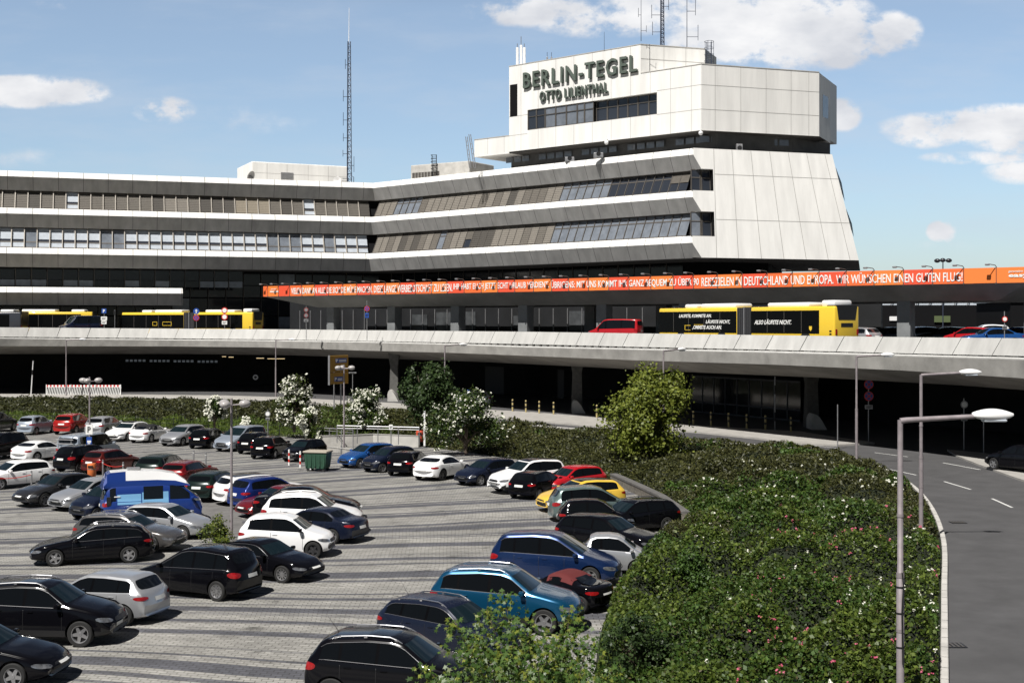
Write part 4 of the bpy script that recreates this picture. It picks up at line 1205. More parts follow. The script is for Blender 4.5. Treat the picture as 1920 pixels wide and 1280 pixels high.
# ------------------------------------------------------------------ ground, car park, road
def sheet(name, pts, mtl, kind='structure', z=None):
    me = bpy.data.meshes.new(name); me.from_pydata([tuple(p) if z is None else (p[0], p[1], z) for p in pts], [], [tuple(range(len(pts)))])
    me.materials.append(mtl)
    bm = bmesh.new(); bm.from_mesh(me); bmesh.ops.triangulate(bm, faces=bm.faces); 
    bm.normal_update()
    for f in bm.faces:
        if f.normal.z < 0: f.normal_flip()
    bm.to_mesh(me); bm.free()
    o = bpy.data.objects.new(name, me); COL.objects.link(o)
    if kind: o['kind'] = kind
    return o
def paving_mat():
    m = bpy.data.materials.new('striped cobbles'); m.use_nodes = True
    nt = m.node_tree; N, L = nt.nodes, nt.links; b = N['Principled BSDF']; b.inputs['Roughness'].default_value = .8
    def mt(op, a, c=None, d=None):
        n = N.new('ShaderNodeMath'); n.operation = op
        for i, v in enumerate((a, c, d)):
            if v is None: continue
            if isinstance(v, (int, float)): n.inputs[i].default_value = v
            else: L.new(v, n.inputs[i])
        return n.outputs[0]
    tc = N.new('ShaderNodeTexCoord'); sep = N.new('ShaderNodeSeparateXYZ'); L.new(tc.outputs['Object'], sep.inputs[0])
    X, Y = sep.outputs[0], sep.outputs[1]
    # rows of stones: bands of two tones that bend with the ring, of uneven width
    wob = N.new('ShaderNodeTexNoise'); wob.inputs['Scale'].default_value = .12; wob.inputs['Detail'].default_value = 1
    L.new(tc.outputs['Object'], wob.inputs['Vector'])
    ex = mt('POWER', 2.71828, mt('MULTIPLY', X, -0.020))
    C = mt('MULTIPLY', mt('SUBTRACT', Y, 44.0), ex)
    C = mt('ADD', C, mt('MULTIPLY', wob.outputs['Fac'], 1.2))
    # snap to courses 0.22 m wide
    Cs = mt('MULTIPLY', mt('FLOOR', mt('DIVIDE', C, .2)), .2)
    cm = N.new('ShaderNodeCombineXYZ'); L.new(Cs, cm.inputs[0])
    n1 = N.new('ShaderNodeTexNoise'); n1.noise_dimensions = '3D'; n1.inputs['Scale'].default_value = .62; n1.inputs['Detail'].default_value = 2.5; n1.inputs['Roughness'].default_value = .6
    L.new(cm.outputs[0], n1.inputs['Vector'])
    st = N.new('ShaderNodeMapRange'); st.interpolation_type = 'SMOOTHSTEP'; st.inputs['From Min'].default_value = .490; st.inputs['From Max'].default_value = .535
    L.new(n1.outputs['Fac'], st.inputs['Value'])
    # stones
    br = N.new('ShaderNodeTexBrick'); br.inputs['Scale'].default_value = 1.0
    br.inputs['Brick Width'].default_value = .30; br.inputs['Row Height'].default_value = .2; br.inputs['Mortar Size'].default_value = .016
    br.inputs['Mortar Smooth'].default_value = .4; br.inputs['Bias'].default_value = 0
    br.inputs['Color1'].default_value = (0.88, 0.88, 0.88, 1); br.inputs['Color2'].default_value = (1.1, 1.1, 1.1, 1); br.inputs['Mortar'].default_value = (.42, .41, .38, 1)
    cb_ = N.new('ShaderNodeCombineXYZ'); L.new(mt('ADD', X, mt('MULTIPLY', wob.outputs['Fac'], 1.0)), cb_.inputs[0]); L.new(C, cb_.inputs[1]); L.new(cb_.outputs[0], br.inputs['Vector'])
    base = N.new('ShaderNodeMix'); base.data_type = 'RGBA'; L.new(st.outputs[0], base.inputs[0])
    base.inputs[6].default_value = (.305, .297, .275, 1); base.inputs[7].default_value = (.098, .099, .112, 1)
    n2 = N.new('ShaderNodeTexNoise'); n2.inputs['Scale'].default_value = .35; n2.inputs['Detail'].default_value = 8; n2.inputs['Roughness'].default_value = .7
    L.new(tc.outputs['Object'], n2.inputs['Vector'])
    mr = N.new('ShaderNodeMapRange'); mr.inputs['From Min'].default_value = .3; mr.inputs['From Max'].default_value = .7; mr.inputs['To Min'].default_value = .72; mr.inputs['To Max'].default_value = 1.16
    L.new(n2.outputs['Fac'], mr.inputs['Value'])
    mu = N.new('ShaderNodeMix'); mu.data_type = 'RGBA'; mu.blend_type = 'MULTIPLY'; mu.inputs[0].default_value = 1
    L.new(base.outputs[2], mu.inputs[6]); L.new(br.outputs['Color'], mu.inputs[7])
    n5 = N.new('ShaderNodeTexNoise'); n5.inputs['Scale'].default_value = 3.1; n5.inputs['Detail'].default_value = 4; n5.inputs['Roughness'].default_value = .8
    cm5 = N.new('ShaderNodeCombineXYZ'); L.new(Cs, cm5.inputs[0]); L.new(mt('MULTIPLY', mt('FLOOR', mt('DIVIDE', X, .6)), .13), cm5.inputs[1]); L.new(cm5.outputs[0], n5.inputs['Vector'])
    m5 = N.new('ShaderNodeMapRange'); m5.inputs['From Min'].default_value = .3; m5.inputs['From Max'].default_value = .7; m5.inputs['To Min'].default_value = .72; m5.inputs['To Max'].default_value = 1.22; L.new(n5.outputs['Fac'], m5.inputs['Value'])
    mu5 = N.new('ShaderNodeMix'); mu5.data_type = 'RGBA'; mu5.blend_type = 'MULTIPLY'; mu5.inputs[0].default_value = 1
    L.new(mu.outputs[2], mu5.inputs[6]); L.new(m5.outputs[0], mu5.inputs[7]); mu = mu5
    mu2 = N.new('ShaderNodeMix'); mu2.data_type = 'RGBA'; mu2.blend_type = 'MULTIPLY'; mu2.inputs[0].default_value = 1
    L.new(mu.outputs[2], mu2.inputs[6]); L.new(mr.outputs[0], mu2.inputs[7])
    # oil drips and sunken dirty spots
    n4 = N.new('ShaderNodeTexNoise'); n4.inputs['Scale'].default_value = 1.1; n4.inputs['Detail'].default_value = 3; L.new(tc.outputs['Object'], n4.inputs['Vector'])
    m4 = N.new('ShaderNodeMapRange'); m4.inputs['From Min'].default_value = .62; m4.inputs['From Max'].default_value = .74; m4.inputs['To Min'].default_value = 1; m4.inputs['To Max'].default_value = .45; L.new(n4.outputs['Fac'], m4.inputs['Value'])
    mu3 = N.new('ShaderNodeMix'); mu3.data_type = 'RGBA'; mu3.blend_type = 'MULTIPLY'; mu3.inputs[0].default_value = 1
    L.new(mu2.outputs[2], mu3.inputs[6]); L.new(m4.outputs[0], mu3.inputs[7])
    L.new(mu3.outputs[2], b.inputs['Base Color'])
    bp = N.new('ShaderNodeBump'); bp.inputs['Strength'].default_value = .5; bp.inputs['Distance'].default_value = .03
    L.new(br.outputs['Fac'], bp.inputs['Height']); bp.invert = True; L.new(bp.outputs[0], b.inputs['Normal'])
    return m
PAVE = paving_mat()
SOIL = mat('dark soil', (.011, .017, .005), .95, var=.5, vscale=2.5, bump=.5, bscale=14)
ground = sheet('ground', [(-900, -300, -.06), (900, -300, -.06), (900, 1500, -.06), (-900, 1500, -.06)], mat('ground gravel', (.20, .19, .17), .9, var=.3, vscale=.2))

# inner edge of the planting (towards the car park) and outer edge (towards the road)
A_px = [(1040, 1900), (1080, 1480), (1112, 1290), (1128, 1180), (1165, 1100), (1215, 1045), (1262, 1000), (1280, 978), (1240, 948), (1172, 915), (1105, 890), (1010, 868), (890, 850), (800, 838), (740, 832)]
B_px = [(1765, 1900), (1765, 1500), (1765, 1280), (1766, 1120), (1765, 1015), (1740, 950), (1700, 908), (1640, 876), (1560, 852), (1490, 842), (1300, 828), (1140, 812), (950, 795), (820, 780), (720, 768)]
Apts = smooth_path([G(x, y, 0).xy for x, y in A_px], 1.0)
Bpts = smooth_path([G(x, y, .9).xy for x, y in B_px], 1.0)
def resample(pts, n):
    L_ = [0]
    for i in range(len(pts) - 1): L_.append(L_[-1] + (Vector(pts[i + 1]) - Vector(pts[i])).length)
    out = []
    for k in range(n):
        s = L_[-1] * k / (n - 1)
        out.append((float(np.interp(s, L_, [p[0] for p in pts])), float(np.interp(s, L_, [p[1] for p in pts]))))
    return out
# match the two borders by control point so that they stay paired
def paired(px, z, n=12):
    pts = [G(x, y, z).xy for x, y in px]; out = []
    for i in range(len(pts) - 1):
        p0 = pts[max(i - 1, 0)]; p1 = pts[i]; p2 = pts[i + 1]; p3 = pts[min(i + 2, len(pts) - 1)]
        for j in range(n):
            t = j / n; out.append(0.5 * ((2 * p1) + (p2 - p0) * t + (2 * p0 - 5 * p1 + 4 * p2 - p3) * t * t + (3 * p1 - p0 - 3 * p2 + p3) * t ** 3))
    out.append(pts[-1]); return np.array([(p.x, p.y) for p in out])
PA, PB = paired(A_px, 0), paired(B_px, .9)
A2_px = [(-180, 796), (0, 797), (120, 799), (250, 801), (360, 806), (480, 815), (600, 822)]
B2_px = [(-180, 745), (0, 745), (120, 745), (250, 746), (360, 748), (480, 751), (600, 757)]
PA2, PB2 = paired(A2_px, 0), paired(B2_px, .9)
lot = sheet('car_park_paving', [(-75, -30), (14, -30)] + [tuple(p) for p in PA[::-1]][::-1] + [tuple(p) for p in PA2[::-1]] + [(-75, 100)], PAVE, z=0.0)
sheet('paving_island', [G(x, y, .006) for x, y in [(372, 930), (436, 922), (452, 960), (458, 1010), (452, 1050), (418, 1042), (396, 1012), (380, 975)]], mat('worn grey asphalt island', (.15, .145, .14), .9, var=.35, vscale=1.5), z=.006)
# kerb strip, road, pavement follow the outer border
def ring_band(name, px_list, z0, o0, o1, z1, mtl, nseg=10, thick=0.0):
    base_ = [tuple(p) for p in paired(px_list, .9)]
    a_ = offset_path(base_, o0); b_ = offset_path(base_, o1)
    n = len(base_)
    mb = MB(); vs = [(p.x, p.y, z0) for p in a_] + [(p.x, p.y, z1) for p in b_]
    fs = [(i, i + 1, n + i + 1, n + i) for i in range(n - 1)]
    mb.add(vs, fs)
    if thick:
        mb.add([(p.x, p.y, z0) for p in a_] + [(p.x, p.y, z0 - thick) for p in a_], fs)
        mb.add([(p.x, p.y, z1) for p in b_] + [(p.x, p.y, z1 - thick) for p in b_], fs)
    o = mb.build(name, mtl, fix=False); o['kind'] = 'structure'; return o
ROADZ = .9
RB = B_px[:1] + B_px[1:] + [(600, 757), (480, 751), (250, 746), (0, 745), (-180, 745)]
rb = [tuple(p) for p in paired(RB, .9)]
road_in = offset_path(rb, 0.35); road_out = offset_path(rb, 7.6)
rp = offset_path(rb, .12)
road = sheet('road', [tuple(p) for p in rp] + [(-140, 210), (180, 210), (180, 8)], ASPH, z=ROADZ)
mb = MB(); sweep(mb, rb, [(-.02, ROADZ - .6), (-.02, ROADZ + .13), (.0, ROADZ + .15), (.14, ROADZ + .15), (.16, ROADZ + .13), (.16, ROADZ - .1)])
for (s_, p_, t_) in along(rb, 1.0, .4):
    if p_.y > 110: break
    n_ = Vector((t_.y, -t_.x)); a_ = p_ - n_ * .005; b_ = p_ + n_ * .165; w_ = t_ * .012
    mb.add([(a_.x - w_.x, a_.y - w_.y, ROADZ + .153), (a_.x + w_.x, a_.y + w_.y, ROADZ + .153), (b_.x + w_.x, b_.y + w_.y, ROADZ + .153), (b_.x - w_.x, b_.y - w_.y, ROADZ + .153)], [(0, 1, 2, 3)], 1)
kerb = mb.build('kerb', [CONCL, JOINT], fix=False); kerb['kind'] = 'structure'
# pale pavement strips
PAVEMENT = mat('pale pavement slabs', (.36, .345, .32), .85, var=.2, vscale=1.2, bump=.15)
def raised(name, px, z=1.02, label=None):
    pts = [G(x, y, z) for x, y in px]
    mb = MB(); n = len(pts)
    mb.add([(p.x, p.y, z) for p in pts] + [(p.x, p.y, z - .13) for p in pts], [tuple(range(n))] + [(i, (i + 1) % n, (i + 1) % n + n, i + n) for i in range(n)])
    o = mb.build(name, PAVEMENT); o['kind'] = 'structure'; return o
raised('pavement', [(560, 756), (640, 762), (740, 768), (850, 776), (950, 784), (1100, 797), (1200, 804), (1300, 808), (1400, 818), (1500, 830), (1570, 833), (1640, 829), (1620, 826), (1560, 818), (1500, 808), (1400, 803), (1300, 796), (1140, 784), (1000, 772), (850, 764), (740, 755), (640, 750), (560, 746)])
raised('pavement', [(1776, 842), (1790, 852), (1830, 868), (1900, 893), (1990, 922), (2300, 1010), (2300, 900), (1990, 868), (1900, 856), (1840, 848)], 1.0)
raised('pavement', [(-200, 744), (0, 743), (250, 744.5), (420, 747), (560, 752), (560, 745), (420, 741), (250, 739), (0, 738), (-200, 738)])
# lane dashes
PAINT = mat('road paint', (.62, .62, .60), .7, var=.2, vscale=3)
DZ = ROADZ + .004
dash_mb = MB()
for i, (x0, y0, x1, y1, w) in enumerate([(1506, 833, 1573, 840, 1.3), (1640, 848, 1702, 856, 1.4), (1768, 867, 1838, 880, 2.2), (1668, 879.5, 1718, 890, 1.4), (1770, 902, 1820, 917, 1.6), (1860, 934, 1898, 951, 2.2), (1930, 968, 1975, 992, 2.6)]):
    a_ = G(x0, y0, DZ); b_ = G(x1, y1, DZ); t = (b_ - a_).normalized(); n_ = Vector((t.y, -t.x, 0)) * .06
    dash_mb.add([a_ - n_, b_ - n_, b_ + n_, a_ + n_], [(0, 1, 2, 3)])
o = dash_mb.build('road_marking', PAINT, fix=False); o['kind'] = 'structure'
# drain covers
for i, (px, py) in enumerate([(1796, 979), (1786, 1209)]):
    q_ = G(px, py, DZ + .004); th = thing('drain_cover', ['dark iron drain cover by the kerb near the second lamp', 'dark iron drain cover in the foreground roadway by the kerb'][i], 'drain cover', q_, group='drain covers in the road')
    mb = MB(); mb.box(-.3, -.25, 0, .3, .25, .01); mb.build('frame', BLACKP, th)
    mb = MB()
    for j in range(5): mb.box(-.26 + j * .11, -.2, .012, -.2 + j * .11, .2, .02)
    mb.build('grate', FRAME, th)

# ------------------------------------------------------------------ planting
from mathutils import noise as mnoise
VC = {}
def bush_cell(x, y):
    d, p = mnoise.voronoi(Vector((x * .43, y * .43, 0)))
    d2, p2 = mnoise.voronoi(Vector((x * 1.35, y * 1.35, 4)))
    return d[0], p[0], d2[0]
def hgt(x, y, u, amp=1.0):
    edge = min(1.0, u / .10, (1 - u) / .07)
    e = max(0.0, edge) ** .6
    d, c, d2 = bush_cell(x, y)
    dome = max(0.0, 1 - (d / .72) ** 2); dome2 = max(0.0, 1 - (d2 / .7) ** 2)
    tall = .55 + .9 * (math.sin(c.x * 12.9 + c.y * 7.3) * .5 + .5)
    n = mnoise.noise(Vector((x * .18, y * .18, 0))) * .45 + dome * 1.05 * tall + dome2 * .26 - .52
    return .9 * u ** .7 + e * (amp * .78 + n) * (1.0 if y < 42 else max(.42, 1.0 - (y - 42) / 62))
def bed(PA_, PB_, nu, name, amp):
    n = len(PA_); vs = []; 
    for i in range(n):
        for j in range(nu + 1):
            u = j / nu; x = PA_[i][0] * (1 - u) + PB_[i][0] * u; y = PA_[i][1] * (1 - u) + PB_[i][1] * u
            z = -.02 if j == 0 else (.95 if j == nu else hgt(x, y, u, amp) - .42)
            vs.append((x, y, z))
    fs = [(i * (nu + 1) + j, i * (nu + 1) + j + 1, (i + 1) * (nu + 1) + j + 1, (i + 1) * (nu + 1) + j) for i in range(n - 1) for j in range(nu)]
    mb = MB(); mb.v = vs; mb.f = fs; mb.m = [0] * len(fs)
    o = mb.build(name, SOIL, smooth=60); o['kind'] = 'structure'
    return o
bed(PA, PB, 40, 'planted_bank', .95)
bed(PA2, PB2, 14, 'planted_bank', .5)

def leaves_mesh(name, P_, N_, size, aspect, mtl, fold=.25, parent=None, lobed=False):
    """many small leaf shaped faces: P_ (n,3) centres, N_ (n,3) facing, size (n,)"""
    n = len(P_)
    r = rng.normal(size=(n, 3)); N_ = N_ / np.linalg.norm(N_, axis=1, keepdims=True)
    U = np.cross(N_, r); U /= np.linalg.norm(U, axis=1, keepdims=True); V = np.cross(N_, U)
    s = size[:, None]
    if lobed:
        ang = np.array([0, 28, 55, 85, 118, 150, 180, 210, 242, 275, 305, 332]) ; rad = np.array([1.15, .45, 1.0, .42, .8, .35, .28, .35, .8, .42, 1.0, .45])
        k = len(ang); pts = []
        for a_, q_ in zip(ang, rad):
            ca_, sa_ = math.cos(R(a_)), math.sin(R(a_))
            pts.append(P_ + U * s * ca_ * q_ * .5 + V * s * sa_ * q_ * .5 - N_ * s * (abs(sa_) * q_ * fold))
        co = np.stack(pts, 1).reshape(-1, 3)
        idx = np.arange(n * k).reshape(n, k)
        tot = k
    else:
        a_ = P_ - U * s * .5; b_ = P_ + V * s * .5 * aspect - N_ * s * fold * .3; c_ = P_ + U * s * .55; d_ = P_ - V * s * .5 * aspect - N_ * s * fold * .3
        co = np.stack([a_, b_, c_, d_], 1).reshape(-1, 3); tot = 4
    me = bpy.data.meshes.new(name)
    me.vertices.add(n * tot); me.vertices.foreach_set('co', co.astype(np.float32).ravel())
    me.loops.add(n * tot); me.loops.foreach_set('vertex_index', np.arange(n * tot, dtype=np.int32))
    me.polygons.add(n); me.polygons.foreach_set('loop_start', np.arange(0, n * tot, tot, dtype=np.int32))
    try: me.polygons.foreach_set('loop_total', np.full(n, tot, dtype=np.int32))
    except Exception: pass
    me.update(calc_edges=True); me.validate()
    if not isinstance(mtl, (list, tuple)): mtl = [mtl]
    for m in mtl: me.materials.append(m)
    if len(mtl) > 1: me.polygons.foreach_set('material_index', rng.integers(0, len(mtl), n).astype(np.int32))
    o = bpy.data.objects.new(name, me); COL.objects.link(o)
    if parent: o.parent = parent
    return o
LF_D = leafmat('juniper green', (.022, .026, .008), (.062, .066, .018), .12)
LF_D2 = leafmat('olive juniper', (.035, .040, .010), (.085, .085, .022), .12)
LF_YG = leafmat('fresh yellow green leaves', (.055, .095, .012), (.145, .19, .032), .3)
LF_M = leafmat('mid green leaves', (.024, .046, .007), (.080, .115, .018), .25)
LF_G = leafmat('rose leaves', (.022, .052, .009), (.075, .135, .024), .22)
LF_B = leafmat('brownish twigs', (.055, .042, .022), (.085, .065, .03), .1)
LF_Y = leafmat('yellow green leaves', (.075, .105, .012), (.22, .25, .04), .3)
LF_T = leafmat('dark tree leaves', (.018, .038, .010), (.045, .075, .02), .2)
LF_GR = leafmat('grass blades', (.06, .10, .02), (.14, .19, .05), .25)
FL_W = leafmat('white blossom', (.62, .62, .50), (.78, .78, .70), .2, .7)
FL_P = leafmat('pink rose petals', (.45, .05, .12), (.62, .16, .24), .25, .6)
def bed_points(PA_, PB_, n, nearbias=True, umin=.01, umax=.99):
    i = rng.uniform(0, len(PA_) - 1.001, n * 4); u = rng.uniform(umin, umax, n * 4)
    k = i.astype(int); f = (i - k)[:, None]
    a_ = PA_[k] * (1 - f) + PA_[k + 1] * f; b_ = PB_[k] * (1 - f) + PB_[k + 1] * f
    wid = np.linalg.norm(PA_[k + 1] - PA_[k], axis=1) + np.linalg.norm(PB_[k + 1] - PB_[k], axis=1)
    wid = wid * np.linalg.norm(PB_[k] - PA_[k], axis=1)
    xy = a_ * (1 - u[:, None]) + b_ * u[:, None]
    w = wid / (xy[:, 1] ** 1.8 if nearbias else 1); w = np.where((xy[:, 1] > 17) & (np.abs(xy[:, 0]) < xy[:, 1] * .5 + 3), w, 0)
    sel = rng.choice(n * 4, n, replace=False, p=w / w.sum()) if n * 4 > n else np.arange(n)
    return xy[sel], u[sel]
def noise2(xy, sc, off): return np.array([mnoise.noise(Vector((x * sc, y * sc, off))) for x, y in xy])
def plant_bed(PA_, PB_, total, amp, label, name, mats_by_zone, flowers=0, size0=.00165):
    xy, u = bed_points(PA_, PB_, total)
    z = np.array([hgt(x, y, uu, amp) for (x, y), uu in zip(xy, u)])
    P_ = np.column_stack([xy, z - rng.random(len(z)) ** 1.5 * .35 + .05])
    D = np.linalg.norm(P_ - np.array([0, 0, CZ]), axis=1)
    N_ = rng.normal(size=(len(P_), 3)) * .75 + np.array([0, 0, .8])
    size = np.clip(D * size0, .070, .20) * rng.uniform(.6, 1.4, len(P_)) * 1.42
    cell = np.array([math.sin(bush_cell(x, y)[1].x * 31.7 + bush_cell(x, y)[1].y * 17.1) for x, y in xy])
    zone = noise2(xy, .14, 11) + cell * .22 + rng.normal(size=len(xy)) * .07
    global CELL
    CELL = cell
    # thin the leaves out in the hollows between neighbouring bushes
    dd = np.array([bush_cell(x, y)[0] for x, y in xy]); hollow = (dd > .55) & (rng.random(len(xy)) < .3)
    size = np.where(hollow, size * .55, size)
    return P_, N_, size, zone, xy, u
P_, N_, size, zone, xy, u = plant_bed(PA, PB, 290000, .95, '', '', None)
dist = xy[:, 1]
isj = (zone + np.clip((dist - 52) / 30, -.45, .55) > .12)
isb = (~isj) & (rng.random(len(zone)) < .05)
rest = ~(isj | isb)
c_ = CELL + rng.normal(size=len(CELL)) * .12
for sel, nm, mt_, lab, asp in ((isj, 'juniper_cover', [LF_D, LF_D, LF_D2], 'dark green low juniper cover across the upper bank', .5), (isb, 'dry_twigs', LF_B, 'brown dry twigs scattered through the rose bank', .35), (rest & (c_ > .25), 'rose_foliage', [LF_M, LF_YG], 'yellow-green mounded bushes among the rose foliage of the bank', .75), (rest & (c_ <= .25), 'rose_foliage', [LF_G, LF_M], 'bright green rose foliage covering the bank beside the road', .75)):
    o = leaves_mesh(nm, P_[sel], N_[sel], size[sel] * (1.0 if nm != 'juniper_cover' else .95), asp, mt_); tag(o, lab, 'ground cover', kind='stuff')
def flower_set(n, cond, mt_, nm, lab, sz, PA_=PA, PB_=PB, amp=.95):
    xy, u = bed_points(PA_, PB_, n)
    cl = noise2(xy, .35, 31) + rng.normal(size=n) * .15
    ok = cond(xy, cl, u); xy = xy[ok]; u = u[ok]
    z = np.array([hgt(x, y, uu, amp) for (x, y), uu in zip(xy, u)]) + .08
    Pf = np.column_stack([xy, z]); reps = 4
    Pf = np.repeat(Pf, reps, 0) + rng.normal(size=(len(Pf) * reps, 3)) * .025
    D = np.linalg.norm(Pf - np.array([0, 0, CZ]), axis=1)
    o = leaves_mesh(nm, Pf, rng.normal(size=Pf.shape) * .4 + np.array([-.2, -.5, .8]), np.clip(D * .0016, .06, .12) * sz * rng.uniform(.7, 1.3, len(Pf)), .9, mt_); tag(o, lab, 'flowers', kind='stuff')
flower_set(2600, lambda xy, c, u: (c > .26) & (xy[:, 1] < 74) & (xy[:, 0] > 3.5) & (u > .12), FL_W, 'white_roses', 'small white wild roses dotted over the bank', .85)
flower_set(2000, lambda xy, c, u: (c < -.12) & (xy[:, 1] < 48) & (u > .45), FL_P, 'pink_roses', 'pink wild roses dotted over the near part of the bank', .85)
P_, N_, size, zone, xy, u = plant_bed(PA2, PB2, 42000, .5, '', '', None)
low = u < .28 + noise2(xy, .2, 5) * .2
o = leaves_mesh('juniper_hedge', P_[~low], N_[~low], size[~low], .5, LF_D); tag(o, 'dark low juniper hedge below the driveway on the left', 'hedge', kind='stuff')
Ng = rng.normal(size=(int(low.sum()), 3)); Ng[:, 2] *= .2
o = leaves_mesh('tall_grass', P_[low] + [0, 0, -.15], Ng, size[low] * 1.5, .25, [LF_GR, LF_YG]); tag(o, 'light green rough grass in front of the juniper hedge', 'grass', kind='stuff')
# planting between the two beds behind the railing
A3 = [(600, 822), (660, 818), (740, 832), (800, 838)]; B3 = [(600, 757), (660, 762), (720, 768), (820, 780)]
PA3, PB3 = paired(A3, 0), paired(B3, .9)
bed(PA3, PB3, 10, 'planted_bank', .35)
P_, N_, size, zone, xy, u = plant_bed(PA3, PB3, 9000, .35, '', '', None)
Ng = rng.normal(size=P_.shape); Ng[:, 2] *= .3
o = leaves_mesh('tall_grass', P_, Ng, size * 1.5, .3, [LF_GR, LF_M, LF_D]); tag(o, 'yellowish wild grass behind the grey railing', 'grass', kind='stuff')

# ------------------------------------------------------------------ shrubs and trees
def shrub(name, label, cat, base, rx, ry, h, n, mt_, leaf=.2, trunk=.5, flowers=0, fmt=None, fsize=.2, group=None, lobed=False, density_pow=.45, lumps=9, droop=0.0, asp=.7, seed=1, low=.12, trunk_h=None, gapt=-.22):
    th = thing(name, label, cat, base, group=group)
    rg = random.Random(seed)
    nrg = np.random.default_rng(seed)
    # lumps: crown made of several overlapping leafy masses
    L_ = []
    for k in range(lumps):
        a_ = rg.uniform(0, 2 * math.pi); rr_ = rg.uniform(.15, .72); zz = rg.uniform(low + .12, .84)
        wmax = math.sin(math.pi * min(1, max(.12, zz * .95 + .08))) ** .6
        L_.append((math.cos(a_) * rr_ * rx * wmax, math.sin(a_) * rr_ * ry * wmax, zz * h, rg.uniform(.30, .5) * min(rx, h * .6)))
    L_.append((0, 0, h * .5, min(rx, h * .5) * .62))
    cen = np.array([l[:3] for l in L_]); rad = np.array([l[3] for l in L_])
    w = rad ** 2.2; idx = nrg.choice(len(L_), n, p=w / w.sum())
    d = nrg.normal(size=(n, 3)); d /= np.linalg.norm(d, axis=1, keepdims=True)
    r_ = nrg.random(n) ** density_pow
    # ragged radius by direction
    rag = np.array([mnoise.noise(Vector((x * 2.3, y * 2.3, z * 2.3 + seed * 3.1))) for x, y, z in d + idx[:, None] * 1.7])
    P_ = cen[idx] + d * (rad[idx] * r_ * (1 + .55 * rag))[:, None]
    P_[:, 2] -= droop * np.linalg.norm(P_[:, :2], axis=1)
    keep = P_[:, 2] > h * low * .5 * nrg.random(n)
    # gaps
    gap = np.array([mnoise.noise(Vector((x * 1.25, y * 1.25, z * 1.25 + seed * 7))) for x, y, z in P_ / max(.6, rx * .45)])
    keep &= gap > gapt + .12 * nrg.normal(size=n)
    P_ = P_[keep]; d = d[keep]
    # branches
    mb = MB(); tb = trunk
    ends = [c for c in cen]
    th_ = trunk_h if trunk_h else h * .25
    for e in ends:
        mid = Vector((e[0] * .35, e[1] * .35, th_ + (e[2] - th_) * .45))
        mb.tube([(0, 0, -.1), (e[0] * .05, e[1] * .05, th_ * .6), mid, Vector(e)], [tb * .12, tb * .09, tb * .05, tb * .02], 6)
        for q in range(2):
            k = rg.randrange(len(P_)); mb.tube([mid, Vector(P_[k])], [tb * .03, tb * .01], 4)
    mb.build('trunk', BARK, th)
    P2 = P_ + 0
    o = leaves_mesh('foliage', P2, d * .6 + nrg.normal(size=P2.shape) * .6 + np.array([-.1, -.1, .35]), leaf * nrg.uniform(.6, 1.4, len(P2)), asp, mt_, parent=th, lobed=lobed)
    if flowers:
        rr2 = np.linalg.norm((P_ - cen[0]) * 0 + d, axis=1)
        k = np.argsort(-(r_[keep] + .2 * nrg.random(len(P_))))[: int(len(P_) * .5)]
        nz = np.array([mnoise.noise(Vector((p[0] * 1.4, p[1] * 1.4, p[2] * 1.4 + 50))) for p in P_[k]])
        k = k[nz > -.02]
        if len(k) > flowers: k = nrg.choice(k, flowers, replace=False)
        Pf = P_[k] + d[k] * .06
        Pf = np.repeat(Pf, 3, 0) + nrg.normal(size=(len(Pf) * 3, 3)) * fsize * .3
        leaves_mesh('blossom', Pf, nrg.normal(size=Pf.shape) * .4 + np.array([-.2, -.5, .6]), fsize * nrg.uniform(.6, 1.3, len(Pf)), .9, fmt or FL_W, parent=th)
    return th
def at(px, py, z): return G(px, py, z)
b = XZ(797, 96, .7); shrub('deciduous_tree', 'dense dark green tree beside the road in front of the concrete pier', 'tree', b, 2.9, 2.4, 5.2, 17000, LF_T, .19, 1.6, lumps=14, seed=4, asp=.8)
b = XZ(1216, 79, .5); shrub('deciduous_tree', 'large yellow-green maple tree rising above the rose bank', 'tree', b, 3.4, 3.0, 6.2, 21000, LF_Y, .18, 1.8, lumps=26, seed=9, asp=.85, low=.02, gapt=-.16)
b = XZ(873, 87, .3); shrub('flowering_shrub', 'wide round white-flowering bush to the right of the red bin', 'shrub', b, 3.5, 2.6, 4.1, 14000, [LF_T, LF_M], .16, 1.0, flowers=420, fsize=.13, lumps=12, seed=13)
b = XZ(552, 100, .6); shrub('hawthorn', 'tall white-blossomed hawthorn behind the black cars', 'shrub', b, 2.2, 1.8, 4.2, 8000, [LF_M, LF_D], .16, 1.0, flowers=720, fsize=.16, lumps=10, seed=21)
b = XZ(580, 93, .0); shrub('hawthorn', 'drooping white-blossomed hawthorn branch mass beside the grey railing', 'shrub', b, 1.0, .9, 3.1, 2400, [LF_M], .15, .7, flowers=480, fsize=.16, lumps=6, seed=22)
b = XZ(685, 103, .6); shrub('hawthorn', 'white-blossomed hawthorn between the globe lamp and the dark tree', 'shrub', b, 2.0, 1.6, 3.3, 6500, [LF_M, LF_T], .16, .9, flowers=520, fsize=.16, lumps=9, seed=25)
b = XZ(402, 104, .5); shrub('hawthorn', 'narrow white-blossomed hawthorn behind the tall globe lamp', 'shrub', b, 1.0, .9, 2.6, 2600, [LF_M, LF_T], .15, .8, flowers=480, fsize=.16, lumps=7, seed=27)
b = XZ(466, 100, .2); shrub('hawthorn', 'small low white-blossomed bush above the silver car roof', 'shrub', b, .7, .6, 1.6, 1300, [LF_M], .14, .5, flowers=420, fsize=.16, lumps=5, seed=29)
b = G(405, 1022, 0); shrub('wild_shrub', 'small wild yellow-green shrub growing at the foot of the near globe lamp', 'shrub', b, 1.0, .9, 1.35, 3200, [LF_M, LF_Y], .08, .3, flowers=0, lumps=12, seed=31, low=-.1, trunk_h=.2)
